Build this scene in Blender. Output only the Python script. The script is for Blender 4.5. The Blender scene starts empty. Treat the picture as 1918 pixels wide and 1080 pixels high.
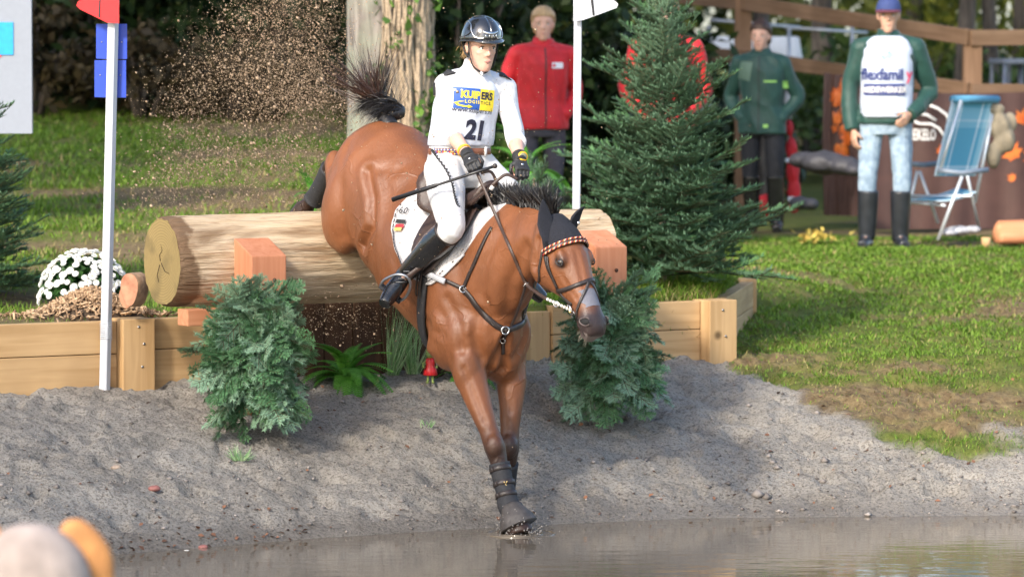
import bpy, bmesh, math, random
import numpy as np
from mathutils import Vector, Matrix
from mathutils.bvhtree import BVHTree

SC = bpy.context.scene
COL = SC.collection
R = math.radians

# ------------------------------------------------------------------ camera
CAM_H = 1.30                       # lens height over the lawn
F_PX = 7560.0                      # focal length in photo pixels (1918 wide)
PITCH = math.atan(403.0 / F_PX)
cam_d = bpy.data.cameras.new('camera')
cam_d.sensor_width = 36.0
cam_d.lens = 36.0 * F_PX / 1918.0
cam_d.clip_start = 0.5
cam_d.clip_end = 600.0
cam_d.dof.use_dof = True
cam_d.dof.focus_distance = 20.1
cam_d.dof.aperture_fstop = 3.0
cam = bpy.data.objects.new('camera', cam_d)
COL.objects.link(cam)
cam.location = (0, 0, CAM_H)
cam.rotation_euler = (R(90) - PITCH, 0, 0)
SC.camera = cam

# ------------------------------------------------------------------ light
SUN_ELEV = R(33)
SUN_AZ_VEC = Vector((-0.52, -0.854, 0)).normalized()     # towards the sun, on the ground plane
sun_to = Vector((SUN_AZ_VEC.x * math.cos(SUN_ELEV), SUN_AZ_VEC.y * math.cos(SUN_ELEV), math.sin(SUN_ELEV)))
world = bpy.data.worlds.new('World')
SC.world = world
world.use_nodes = True
wn = world.node_tree
bg = wn.nodes['Background']
sky = wn.nodes.new('ShaderNodeTexSky')
sky.sky_type = 'NISHITA'
sky.sun_disc = False
sky.sun_elevation = SUN_ELEV
sky.sun_rotation = math.atan2(sun_to.x, sun_to.y)
sky.air_density = 1.0
sky.dust_density = 2.0
wn.links.new(sky.outputs[0], bg.inputs[0])
bg.inputs[1].default_value = 0.15
sun_d = bpy.data.lights.new('sun', 'SUN')
sun_d.energy = 2.15
sun_d.angle = R(5.0)
sun_d.color = (1.0, 0.93, 0.82)
sun = bpy.data.objects.new('sun', sun_d)
COL.objects.link(sun)
sun.location = (0, 0, 30)
sun.rotation_euler = sun_to.to_track_quat('Z', 'Y').to_euler()
SC.view_settings.view_transform = 'Standard'
SC.view_settings.look = 'None'
SC.view_settings.gamma = 1.0
SC.view_settings.use_curve_mapping = False
SC.view_settings.exposure = 1.38
SC.render.engine = 'CYCLES'
SC.cycles.use_denoising = True
SC.cycles.max_bounces = 4
SC.cycles.diffuse_bounces = 3
SC.cycles.glossy_bounces = 3
SC.cycles.transparent_max_bounces = 6

# ------------------------------------------------------------------ geometry helpers
_CP, _SP = math.cos(PITCH), math.sin(PITCH)
def at(px, py, Y):
    """world point at depth Y that the photo shows at pixel (px, py)"""
    a = (px - 959.0) / F_PX; b = -(py - 540.0) / F_PX
    d = Vector((a, _CP + b * _SP, b * _CP - _SP))
    k = Y / d.y
    return Vector((d.x * k, Y, CAM_H + d.z * k))

def ray(px, py):
    a = (px - 959.0) / F_PX; b = -(py - 540.0) / F_PX
    return Vector((0, 0, CAM_H)), Vector((a, _CP + b * _SP, b * _CP - _SP)).normalized()

def vec(*a): return Vector(a)
def lerp(a, b, t): return a + (b - a) * t
def sstep(a, b, x):
    t = np.clip((np.asarray(x, float) - a) / (b - a), 0, 1)
    return t * t * (3 - 2 * t)

def _h(ix, iy, iz, seed):
    n = (ix.astype(np.int64) * 374761393 + iy.astype(np.int64) * 668265263 + iz.astype(np.int64) * 2147483647 + seed * 1274126177) & 0xffffffff
    n = ((n ^ (n >> 13)) * 1274126177) & 0xffffffff
    return ((n ^ (n >> 16)) & 0xffff) / 65535.0
def vnoise(P, seed=0):
    P = np.asarray(P, float)
    i = np.floor(P).astype(np.int64); f = P - i; f = f * f * (3 - 2 * f)
    out = 0
    for dx in (0, 1):
        wx = f[:, 0] if dx else 1 - f[:, 0]
        for dy in (0, 1):
            wy = f[:, 1] if dy else 1 - f[:, 1]
            for dz in (0, 1):
                wz = f[:, 2] if dz else 1 - f[:, 2]
                out = out + wx * wy * wz * _h(i[:, 0] + dx, i[:, 1] + dy, i[:, 2] + dz, seed)
    return out * 2 - 1
def fbm(P, scale=1.0, oct=4, seed=0, gain=0.5):
    P = np.asarray(P, float) * scale
    a = 1.0; s = 0; tot = 0
    for k in range(oct):
        s = s + a * vnoise(P * (2.03 ** k) + 17.3 * k, seed + k); tot += a; a *= gain
    return s / tot

class MB:
    """collects verts and faces, builds ONE mesh object"""
    def __init__(self): self.v = []; self.f = []; self.n = 0; self.mi = []; self.c = []
    def add(self, verts, faces, mi=0, col=None):
        verts = np.asarray(verts, float).reshape(-1, 3)
        b = self.n
        self.v.append(verts); self.n += len(verts)
        self.f.extend([tuple(i + b for i in f) for f in faces])
        self.mi.extend([mi] * len(faces))
        self.c.append(np.tile(np.array(col if col is not None else (1, 1, 1), float), (len(verts), 1)))
        return self
    def verts(self): return np.vstack(self.v) if self.v else np.zeros((0, 3))
    def box(self, c, size, rot=None, mi=0, col=None, taper=1.0):
        c = np.array(c, float); s = np.array(size, float) / 2
        P = np.array([[x, y, z] for z in (-1, 1) for y in (-1, 1) for x in (-1, 1)], float)
        P[P[:, 2] > 0, :2] *= taper
        P = P * s
        if rot is not None: P = P @ np.array(rot.to_3x3() if hasattr(rot, 'to_3x3') else rot).T
        return self.add(P + c, [(0, 2, 3, 1), (4, 5, 7, 6), (0, 1, 5, 4), (2, 6, 7, 3), (0, 4, 6, 2), (1, 3, 7, 5)], mi, col)
    def loft(self, rings, close=True, caps=True, mi=0, col=None):
        n = len(rings[0]); V = np.vstack([np.asarray(r, float) for r in rings]); F = []
        m = n if close else n - 1
        for k in range(len(rings) - 1):
            for j in range(m):
                a = k * n + j; b = k * n + (j + 1) % n
                F.append((a, b, b + n, a + n))
        if caps and close:
            F.append(tuple(range(n))[::-1]); F.append(tuple(range((len(rings) - 1) * n, len(rings) * n)))
        return self.add(V, F, mi, col)
    def tube(self, pts, radii, n=10, caps=True, mi=0, col=None, flat=1.0, up=None):
        pts = [Vector(p) for p in pts]
        if not hasattr(radii, '__len__'): radii = [radii] * len(pts)
        rings = []; prev = None
        for i, p in enumerate(pts):
            t = (pts[min(i + 1, len(pts) - 1)] - pts[max(i - 1, 0)])
            t = t.normalized() if t.length > 1e-9 else Vector((0, 0, 1))
            if prev is None:
                a = Vector(up) if up is not None else (Vector((0, 0, 1)) if abs(t.z) < 0.9 else Vector((1, 0, 0)))
            else: a = prev
            a = a - t * a.dot(t)
            if a.length < 1e-6: a = t.orthogonal()
            a.normalize(); b = t.cross(a); prev = a
            r = radii[i]
            rings.append([p + (a * math.cos(2 * math.pi * k / n) * flat + b * math.sin(2 * math.pi * k / n)) * r for k in range(n)])
        return self.loft(rings, True, caps, mi, col)
    def ell(self, c, r, rot=None, nu=16, nv=10, mi=0, col=None):
        V = []; F = []
        for i in range(nv + 1):
            th = math.pi * i / nv
            for j in range(nu):
                ph = 2 * math.pi * j / nu
                V.append((math.sin(th) * math.cos(ph), math.sin(th) * math.sin(ph), math.cos(th)))
        for i in range(nv):
            for j in range(nu):
                a = i * nu + j; b = i * nu + (j + 1) % nu
                F.append((a, a + nu, b + nu, b))
        V = np.array(V) * np.array(r if hasattr(r, '__len__') else (r, r, r), float)
        if rot is not None: V = V @ np.array(rot.to_3x3() if hasattr(rot, 'to_3x3') else rot).T
        return self.add(V + np.array(c, float), F, mi, col)
    def strap(self, pts, nrm, w, th, mi=0, col=None, closed=False):
        """flat strap: width w across, thickness th along the normals"""
        pts = [Vector(p) for p in pts]; N = len(pts)
        if not hasattr(w, '__len__'): w = [w] * N
        rings = []
        for i, p in enumerate(pts):
            a = pts[(i - 1) % N] if closed else pts[max(i - 1, 0)]
            b = pts[(i + 1) % N] if closed else pts[min(i + 1, N - 1)]
            t = (b - a).normalized(); n = Vector(nrm[i] if hasattr(nrm, '__len__') and not isinstance(nrm, Vector) else nrm)
            n = (n - t * n.dot(t)).normalized(); s = t.cross(n)
            h = w[i] / 2; q = th
            rings.append([p + s * h, p + s * h * 0.86 + n * q, p - s * h * 0.86 + n * q, p - s * h, p - n * q * 0.3])
        if closed: rings.append(rings[0])
        return self.loft(rings, True, not closed, mi, col)
    def build(self, name, mats, parent=None, smooth=True, off=None, label=None):
        me = bpy.data.meshes.new(name)
        V = self.verts()
        if off is not None: V = V - np.array(off, float)
        me.from_pydata(V.tolist(), [], self.f)
        if not isinstance(mats, (list, tuple)): mats = [mats]
        for m in mats: me.materials.append(m)
        me.polygons.foreach_set('material_index', self.mi)
        if smooth: me.polygons.foreach_set('use_smooth', [True] * len(me.polygons))
        C = np.vstack(self.c)
        if not np.all(C == 1):
            ca = me.color_attributes.new('Col', 'FLOAT_COLOR', 'POINT')
            ca.data.foreach_set('color', np.hstack([C, np.ones((len(C), 1))]).ravel())
        me.update()
        return link(name, me, parent, label)

def link(name, me, parent=None, label=None):
    o = bpy.data.objects.new(name, me); COL.objects.link(o)
    if parent is not None: o.parent = parent
    if label: o['label'] = label
    return o

def fast_mesh(name, V, F, mats, parent=None, col=None, smooth=False, mi=None):
    """V (n,3); F (m,k) all faces with k corners"""
    V = np.ascontiguousarray(V, dtype=np.float32); F = np.ascontiguousarray(F, dtype=np.int32)
    me = bpy.data.meshes.new(name); m, k = F.shape
    me.vertices.add(len(V)); me.vertices.foreach_set('co', V.ravel())
    me.loops.add(m * k); me.loops.foreach_set('vertex_index', F.ravel())
    me.polygons.add(m); me.polygons.foreach_set('loop_start', np.arange(0, m * k, k, dtype=np.int32))
    if smooth: me.polygons.foreach_set('use_smooth', np.ones(m, bool))
    for x in (mats if isinstance(mats, (list, tuple)) else [mats]): me.materials.append(x)
    if mi is not None: me.polygons.foreach_set('material_index', np.asarray(mi, np.int32))
    if col is not None:
        ca = me.color_attributes.new('Col', 'FLOAT_COLOR', 'POINT')
        ca.data.foreach_set('color', np.hstack([col, np.ones((len(col), 1))]).astype(np.float32).ravel())
    me.update(calc_edges=True)
    return link(name, me, parent) if parent is not False else me

def thing(name, label, cat, loc=(0, 0, 0), rz=0, group=None):
    o = bpy.data.objects.new(name, None); COL.objects.link(o)
    o.empty_display_size = 0.1
    o.location = loc; o.rotation_euler = (0, 0, rz)
    o['label'] = label; o['category'] = cat
    if group: o['group'] = group
    return o
def tag(o, label=None, cat=None, group=None, kind=None):
    if label: o['label'] = label
    if cat: o['category'] = cat
    if group: o['group'] = group
    if kind: o['kind'] = kind
    return o
def copy_tree(o, parent=None):
    c = o.copy(); COL.objects.link(c); c.parent = parent
    for ch in list(o.children): copy_tree(ch, c)
    return c

def remesh(mb, voxel=0.012, smooth=6, fac=0.5):
    """union of overlapping closed shapes -> one continuous skin; returns (verts, faces)"""
    me = bpy.data.meshes.new('tmp'); me.from_pydata(mb.verts().tolist(), [], mb.f)
    bm = bmesh.new(); bm.from_mesh(me); bmesh.ops.recalc_face_normals(bm, faces=bm.faces); bm.to_mesh(me); bm.free()
    o = bpy.data.objects.new('tmp', me); COL.objects.link(o)
    m = o.modifiers.new('r', 'REMESH'); m.mode = 'VOXEL'; m.voxel_size = voxel; m.adaptivity = 0
    if smooth:
        s = o.modifiers.new('s', 'SMOOTH'); s.factor = fac; s.iterations = smooth
    dg = bpy.context.evaluated_depsgraph_get()
    ev = o.evaluated_get(dg); em = ev.to_mesh()
    V = np.empty(len(em.vertices) * 3, np.float32); em.vertices.foreach_get('co', V); V = V.reshape(-1, 3)
    F = [tuple(p.vertices) for p in em.polygons]
    ev.to_mesh_clear(); bpy.data.objects.remove(o); bpy.data.meshes.remove(me)
    return V, F
def skin(name, mb, mat, parent=None, voxel=0.012, smooth=6, off=None, colfn=None, disp=None, label=None):
    V, F = remesh(mb, voxel, smooth)
    b = MB()
    if disp is not None: V = disp(V)
    b.add(V, F)
    if colfn is not None: b.c = [np.asarray(colfn(V), float)]
    o = b.build(name, mat, parent, True, off, label)
    return o, V, F

# ------------------------------------------------------------------ materials
def lin(r, g, b):
    f = lambda c: (c / 255) / 12.92 if c / 255 <= 0.04045 else ((c / 255 + 0.055) / 1.055) ** 2.4
    return (f(r), f(g), f(b))
def mat(name, col, rough=0.6, var=0.12, scale=30, bump=0.0, bscale=None, spec=0.5, metal=0.0, attr=False, stretch=None,
        sheen=0.0, coat=0.0, sss=0.0, trans=0.0, col2=None, detail=4, bdist=0.01, glossvar=0.0):
    m = bpy.data.materials.new(name); m.use_nodes = True
    nt = m.node_tree; b = nt.nodes['Principled BSDF']; L = nt.links.new
    tc = nt.nodes.new('ShaderNodeTexCoord'); co = tc.outputs['Object']
    if stretch:
        mp = nt.nodes.new('ShaderNodeMapping'); mp.inputs['Scale'].default_value = stretch; L(co, mp.inputs[0]); co = mp.outputs[0]
    nz = nt.nodes.new('ShaderNodeTexNoise'); nz.inputs['Scale'].default_value = scale; nz.inputs['Detail'].default_value = detail
    L(co, nz.inputs['Vector'])
    rp = nt.nodes.new('ShaderNodeValToRGB')
    c = np.array(col[:3]); c2 = np.array(col2[:3]) if col2 is not None else None
    lo = c * (1 - var); hi = np.minimum(c * (1 + var), 1) if c2 is None else c2
    rp.color_ramp.elements[0].position = 0.3; rp.color_ramp.elements[1].position = 0.7
    rp.color_ramp.elements[0].color = (*lo, 1); rp.color_ramp.elements[1].color = (*hi, 1)
    L(nz.outputs['Fac'], rp.inputs[0])
    out = rp.outputs[0]
    if attr:
        at_ = nt.nodes.new('ShaderNodeVertexColor'); at_.layer_name = 'Col'
        mx = nt.nodes.new('ShaderNodeMix'); mx.data_type = 'RGBA'; mx.blend_type = 'MULTIPLY'; mx.inputs[0].default_value = 1
        L(out, mx.inputs[6]); L(at_.outputs[0], mx.inputs[7]); out = mx.outputs[2]
    L(out, b.inputs['Base Color'])
    b.inputs['Roughness'].default_value = rough
    b.inputs['Specular IOR Level'].default_value = spec
    b.inputs['Metallic'].default_value = metal
    if glossvar:
        mr = nt.nodes.new('ShaderNodeMapRange'); mr.inputs[3].default_value = max(rough - glossvar, 0.02); mr.inputs[4].default_value = min(rough + glossvar, 1)
        L(nz.outputs['Fac'], mr.inputs[0]); L(mr.outputs[0], b.inputs['Roughness'])
    if sheen: b.inputs['Sheen Weight'].default_value = sheen; b.inputs['Sheen Roughness'].default_value = 0.4
    if coat: b.inputs['Coat Weight'].default_value = coat; b.inputs['Coat Roughness'].default_value = 0.12
    if sss:
        b.inputs['Subsurface Weight'].default_value = sss; b.inputs['Subsurface Radius'].default_value = (0.02, 0.008, 0.004); b.inputs['Subsurface Scale'].default_value = 0.4
    if bump:
        nb = nt.nodes.new('ShaderNodeTexNoise'); nb.inputs['Scale'].default_value = bscale or scale * 2; nb.inputs['Detail'].default_value = 5
        L(co, nb.inputs['Vector'])
        bp = nt.nodes.new('ShaderNodeBump'); bp.inputs['Strength'].default_value = bump; bp.inputs['Distance'].default_value = bdist
        L(nb.outputs['Fac'], bp.inputs['Height']); L(bp.outputs[0], b.inputs['Normal'])
    if trans:
        tr = nt.nodes.new('ShaderNodeBsdfTranslucent'); L(out, tr.inputs[0])
        ms = nt.nodes.new('ShaderNodeMixShader'); ms.inputs[0].default_value = trans
        L(b.outputs[0], ms.inputs[1]); L(tr.outputs[0], ms.inputs[2]); L(ms.outputs[0], nt.nodes['Material Output'].inputs[0])
    return m
def wood_mat(name, c1, c2, rough=0.7, axis='X', scale=1.0, grain=14, bump=0.25, knots=True, c3=None):
    """sawn timber: long grain along one axis of the object, a few knots"""
    m = bpy.data.materials.new(name); m.use_nodes = True
    nt = m.node_tree; b = nt.nodes['Principled BSDF']; L = nt.links.new
    tc = nt.nodes.new('ShaderNodeTexCoord'); oi = nt.nodes.new('ShaderNodeObjectInfo')
    ad = nt.nodes.new('ShaderNodeVectorMath'); ad.operation = 'MULTIPLY_ADD'
    cx = nt.nodes.new('ShaderNodeCombineXYZ')
    for k in range(3): L(oi.outputs['Random'], cx.inputs[k])
    L(cx.outputs[0], ad.inputs[0]); ad.inputs[1].default_value = (7.1, 3.3, 5.7); L(tc.outputs['Object'], ad.inputs[2])
    mp = nt.nodes.new('ShaderNodeMapping')
    s = [grain * scale] * 3; s['XYZ'.index(axis)] = 0.9 * scale
    mp.inputs['Scale'].default_value = s; L(ad.outputs[0], mp.inputs[0])
    n1 = nt.nodes.new('ShaderNodeTexNoise'); n1.inputs['Scale'].default_value = 1.6; n1.inputs['Detail'].default_value = 6; n1.inputs['Distortion'].default_value = 0.6
    L(mp.outputs[0], n1.inputs['Vector'])
    n2 = nt.nodes.new('ShaderNodeTexNoise'); n2.inputs['Scale'].default_value = 2.2 * scale; n2.inputs['Detail'].default_value = 3; L(ad.outputs[0], n2.inputs['Vector'])
    rp = nt.nodes.new('ShaderNodeValToRGB'); e = rp.color_ramp.elements
    e[0].position = 0.32; e[0].color = (*c2, 1); e[1].position = 0.68; e[1].color = (*c1, 1)
    L(n1.outputs['Fac'], rp.inputs[0])
    mx = nt.nodes.new('ShaderNodeMix'); mx.data_type = 'RGBA'; mx.blend_type = 'MIX'
    r2 = nt.nodes.new('ShaderNodeValToRGB'); r2.color_ramp.elements[0].position = 0.5; r2.color_ramp.elements[1].position = 0.75
    L(n2.outputs['Fac'], r2.inputs[0]); 
    mm = nt.nodes.new('ShaderNodeMath'); mm.operation = 'MULTIPLY'; mm.inputs[1].default_value = 0.55; L(r2.outputs[0], mm.inputs[0]); L(mm.outputs[0], mx.inputs[0])
    L(rp.outputs[0], mx.inputs[6]); mx.inputs[7].default_value = (*(c3 or tuple(x * 0.55 for x in c2)), 1)
    out = mx.outputs[2]
    if knots:
        vo = nt.nodes.new('ShaderNodeTexVoronoi'); vo.inputs['Scale'].default_value = 2.6 * scale; L(ad.outputs[0], vo.inputs['Vector'])
        kr = nt.nodes.new('ShaderNodeValToRGB'); kr.color_ramp.elements[0].position = 0.03; kr.color_ramp.elements[0].color = (1, 1, 1, 1)
        kr.color_ramp.elements[1].position = 0.09; kr.color_ramp.elements[1].color = (0, 0, 0, 1); L(vo.outputs['Distance'], kr.inputs[0])
        k2 = nt.nodes.new('ShaderNodeMix'); k2.data_type = 'RGBA'; L(kr.outputs[0], k2.inputs[0]); L(out, k2.inputs[6]); k2.inputs[7].default_value = (*[x * 0.3 for x in c2], 1)
        out = k2.outputs[2]
    L(out, b.inputs['Base Color']); b.inputs['Roughness'].default_value = rough; b.inputs['Specular IOR Level'].default_value = 0.25
    bp = nt.nodes.new('ShaderNodeBump'); bp.inputs['Strength'].default_value = bump; bp.inputs['Distance'].default_value = 0.004
    L(n1.outputs['Fac'], bp.inputs['Height']); L(bp.outputs[0], b.inputs['Normal'])
    return m
def bvh_of(V, F): return BVHTree.FromPolygons([tuple(v) for v in V], F)
SCREW = mat('screw_steel', (0.35, 0.34, 0.33), 0.35, metal=0.9)
rng = np.random.default_rng(7)
random.seed(7)
# ------------------------------------------------------------------ the lie of the land
ANG = R(30.6)                                    # the log and the timber edge run away to the right
U = Vector((math.cos(ANG), math.sin(ANG), 0)); Vd = Vector((math.sin(ANG), -math.cos(ANG), 0)); UP = Vector((0, 0, 1))
P0 = Vector((-2.02, 21.2, 0))
WATER = -0.95
_sx = np.array([-6, -2.4, -1.82, -0.93, 0.03, 0.92, 2.6, 6]); _sy = np.array([16.6, 18.3, 18.84, 19.5, 20.02, 20.36, 20.5, 20.7])
_gx = np.array([1.2, 1.29, 1.63, 1.96, 2.31, 2.71, 4, 9]); _gy = np.array([23.4, 23.0, 22.0, 21.5, 21.25, 21.4, 21.6, 21.8])
_r = random.Random(5)                                # hoof prints of earlier horses
PRINTS = [(_r.uniform(-2.4, 2.4), _r.uniform(19.4, 21.9), _r.uniform(-.6, .6)) for _ in range(46)]
def planter_mask(X, Y):
    d = (X - P0.x) * Vd.x + (Y - P0.y) * Vd.y
    front = 1 - sstep(-0.085, -0.03, d)
    xs = 1.22 + (Y - 23.1) * 0.12
    wdt = np.where(Y < 25.4, 0.03, 0.03 + (Y - 25.4) * 0.7)
    side = 1 - np.clip((X - (xs - 0.08)) / wdt, 0, 1)
    return front * side
def ground_z(X, Y, fine=True):
    X = np.asarray(X, float); Y = np.asarray(Y, float)
    ys = np.interp(X, _sx, _sy)
    yp = 21.2 + (X + 2.02) * 0.5914
    run = np.where(X < 1.2, yp - ys, np.interp(X, [1.2, 2.0], [23.1 - 20.4, 2.6]))
    t = (Y - ys) / run
    low = np.where(t < 0, WATER + t * 0.35, WATER + 0.61 * ((np.clip(t, 0, 1) + .06) ** .6 - .1849) / (1.0356 - .1849))
    low = low + np.where(t > 1, np.clip((Y - ys - run) / 6.0, 0, 1) * 0.34, 0)
    hump = 0.06 * np.exp(-(((X + 0.45) / 0.5) ** 2 + ((Y - 21.2) / 0.6) ** 2))
    low = low + hump
    M = planter_mask(X, Y)
    rise = sstep(0.4, -1.6, X) * np.clip((Y - 22.6) / 11.0, 0, 1.6) * 0.95
    z = low * (1 - M) + M * 0.0 + rise * M
    z = z + np.clip((Y - 34) / 40, 0, 1) * 1.4
    nb = np.clip((17.0 - Y) / 3.8, 0, 1)                     # the bank on the near side of the water
    z = np.maximum(z, -1.6) * (1 - nb) + nb * -0.36
    if fine:
        P = np.stack([X, Y, np.zeros_like(X)], -1).reshape(-1, 3)
        sand = ((1 - M).ravel() * sstep(0.0, 0.12, t).ravel())
        n = fbm(P, 3.2, 3, 11) * 0.035 + fbm(P, 13, 3, 5) * 0.020 + np.abs(fbm(P, 34, 2, 9)) * 0.022 + fbm(P, 75, 1, 21) * 0.006
        pits = np.clip(-fbm(P, 7.5, 2, 31) - 0.12, 0, 1) * 0.09
        g = fbm(P, 1.2, 3, 3) * 0.03
        for hx, hy, ha in PRINTS:
            dx = (P[:, 0] - hx) * math.cos(ha) + (P[:, 1] - hy) * math.sin(ha); dy = -(P[:, 0] - hx) * math.sin(ha) + (P[:, 1] - hy) * math.cos(ha); q = np.sqrt((dx / .075) ** 2 + (dy / .06) ** 2)
            n = n - .034 * np.exp(-q ** 4) + .014 * np.exp(-((q - 1.35) / .35) ** 2)
        z = z + (sand * (n - pits) + (1 - sand) * g * np.clip((Y.ravel() - 20) / 2, 0, 1)).reshape(z.shape)
    return z
def gz(x, y): return float(ground_z(np.array([x]), np.array([y]))[0])

def ground_at(px, py):
    o, d = ray(px, py); T = np.linspace(18.0, 36.0, 1801) / d.y; X = d.x * T; Y = d.y * T; Z = CAM_H + d.z * T
    k = int(np.argmax(Z < ground_z(X, Y))); return Vector((X[k], Y[k], Z[k]))
def grass_edge(X, Y):
    e = np.interp(X, _gx, _gy)
    P = np.stack([X, Y, X * 0], -1).reshape(-1, 3)
    n = fbm(P, 2.4, 4, 77).reshape(X.shape) * 0.55
    return sstep(-0.12, 0.16, (Y - e) + n) * (X > 1.15)

def build_ground():
    xs = np.concatenate([[-150, -60, -30, -15, -9], np.arange(-6, -3.2, 0.12), np.arange(-3.2, 3.6, 0.02), np.arange(3.6, 9, 0.12), [10, 15, 30, 60, 150]])
    ys = np.concatenate([[-20, 0, 6, 10], np.arange(12, 18, 0.2), np.arange(18, 24.4, 0.02), np.arange(24.4, 36, 0.1), [38, 42, 50, 65, 90, 140, 300]])
    X, Y = np.meshgrid(xs, ys)
    Z = ground_z(X, Y)
    V = np.stack([X, Y, Z], -1).reshape(-1, 3); nx, ny = len(xs), len(ys)
    i = (np.arange(ny - 1)[:, None] * nx + np.arange(nx - 1)[None, :]).ravel()
    F = np.stack([i, i + 1, i + 1 + nx, i + nx], -1)
    M = planter_mask(X, Y)
    g = np.maximum(M * (Y > 20), grass_edge(X, Y)).ravel()
    g = np.where(Y.ravel() < 15.5, 1, g)
    ysr = np.interp(X, _sx, _sy)
    wet = (1 - sstep(0.02, 0.30, (Y - ysr) + 0.1 * fbm(V * np.array([1, 1, 0]), 2.5, 2, 41).reshape(X.shape))).ravel()
    br = sstep(0.0, 0.32, fbm(V * np.array([0.55, 1.5, 0]), 1.0, 4, 55))
    o = fast_mesh('ground', V, F, ground_mat(), None, np.stack([g, wet, br], -1), True)
    return tag(o, kind='structure')

def ground_mat():
    m = bpy.data.materials.new('ground_sand_and_turf'); m.use_nodes = True
    nt = m.node_tree; b = nt.nodes['Principled BSDF']; L = nt.links.new
    def nz(scale, det=5, rough=0.6):
        n = nt.nodes.new('ShaderNodeTexNoise'); n.inputs['Scale'].default_value = scale; n.inputs['Detail'].default_value = det; n.inputs['Roughness'].default_value = rough
        L(tc.outputs['Object'], n.inputs['Vector']); return n.outputs['Fac']
    def ramp(f, stops):
        r = nt.nodes.new('ShaderNodeValToRGB'); el = r.color_ramp.elements
        for k, (p, c) in enumerate(stops):
            e = el[k] if k < 2 else el.new(p)
            e.position = p; e.color = (*c, 1)
        L(f, r.inputs[0]); return r.outputs[0]
    def mix(f, a, c, mode='MIX'):
        x = nt.nodes.new('ShaderNodeMix'); x.data_type = 'RGBA'; x.blend_type = mode
        if isinstance(f, float): x.inputs[0].default_value = f
        else: L(f, x.inputs[0])
        for s, k in ((a, 6), (c, 7)):
            if isinstance(s, tuple): x.inputs[k].default_value = (*s, 1)
            else: L(s, x.inputs[k])
        return x.outputs[2]
    tc = nt.nodes.new('ShaderNodeTexCoord')
    vc = nt.nodes.new('ShaderNodeVertexColor'); vc.layer_name = 'Col'
    sx = nt.nodes.new('ShaderNodeSeparateColor'); L(vc.outputs[0], sx.inputs[0])
    sand = ramp(nz(2.2), [(0.3, (0.315, 0.285, 0.246)), (0.7, (0.44, 0.402, 0.352))])
    speck = ramp(nz(70, 3), [(0.38, (0.25, 0.22, 0.20)), (0.50, (1, 1, 1))])
    sand = mix(0.6, sand, speck, 'MULTIPLY')
    sand = mix(ramp(nz(5.5, 6), [(0.60, (0, 0, 0)), (0.78, (0.6, 0.6, 0.6))]), sand, (0.13, 0.10, 0.075))
    wetc = mix(0.55, sand, (0.45, 0.42, 0.40), 'MULTIPLY')
    sand = mix(sx.outputs[1], sand, wetc)
    soil = ramp(nz(6), [(0.25, (0.07, 0.10, 0.018)), (0.5, (0.14, 0.17, 0.03)), (0.78, (0.26, 0.20, 0.08))])
    dry = ramp(nz(14, 6), [(0.3, (0.12, 0.075, 0.04)), (0.7, (0.32, 0.24, 0.12))])
    soil = mix(sx.outputs[2], soil, dry)
    col = mix(sx.outputs[0], sand, soil)
    L(col, b.inputs['Base Color'])
    rr = nt.nodes.new('ShaderNodeMapRange'); rr.inputs[3].default_value = 0.9; rr.inputs[4].default_value = 0.32; L(sx.outputs[1], rr.inputs[0]); L(rr.outputs[0], b.inputs['Roughness'])
    b.inputs['Specular IOR Level'].default_value = 0.3
    bp = nt.nodes.new('ShaderNodeBump'); bp.inputs['Strength'].default_value = 1.0; bp.inputs['Distance'].default_value = 0.02
    L(nz(55, 6, 0.7), bp.inputs['Height'])
    b2 = nt.nodes.new('ShaderNodeBump'); b2.inputs['Strength'].default_value = 0.9; b2.inputs['Distance'].default_value = 0.035
    L(nz(17, 7, 0.72), b2.inputs['Height']); L(bp.outputs[0], b2.inputs['Normal']); L(b2.outputs[0], b.inputs['Normal'])
    return m
build_ground()

def build_water():
    m = bpy.data.materials.new('muddy_water'); m.use_nodes = True
    nt = m.node_tree; b = nt.nodes['Principled BSDF']; L = nt.links.new
    b.inputs['Base Color'].default_value = (0.15, 0.12, 0.086, 1); b.inputs['Roughness'].default_value = 0.03; b.inputs['IOR'].default_value = 1.33
    b.inputs['Specular IOR Level'].default_value = 0.9
    tc = nt.nodes.new('ShaderNodeTexCoord'); mp = nt.nodes.new('ShaderNodeMapping'); mp.inputs['Scale'].default_value = (1.5, 4.0, 1); L(tc.outputs['Object'], mp.inputs[0])
    n = nt.nodes.new('ShaderNodeTexNoise'); n.inputs['Scale'].default_value = 2.5; n.inputs['Detail'].default_value = 3; L(mp.outputs[0], n.inputs['Vector'])
    bp = nt.nodes.new('ShaderNodeBump'); bp.inputs['Strength'].default_value = 0.10; bp.inputs['Distance'].default_value = 0.02
    L(n.outputs['Fac'], bp.inputs['Height']); L(bp.outputs[0], b.inputs['Normal'])
    xs = np.linspace(-9, 9, 91); ys = np.linspace(14.5, 21.0, 66)
    X, Y = np.meshgrid(xs, ys); V = np.stack([X, Y, X * 0 + WATER], -1).reshape(-1, 3)
    nx = len(xs); i = (np.arange(len(ys) - 1)[:, None] * nx + np.arange(nx - 1)[None, :]).ravel()
    return tag(fast_mesh('water', V, np.stack([i, i + 1, i + 1 + nx, i + nx], -1), m, None, None, True), kind='structure')
build_water()

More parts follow.
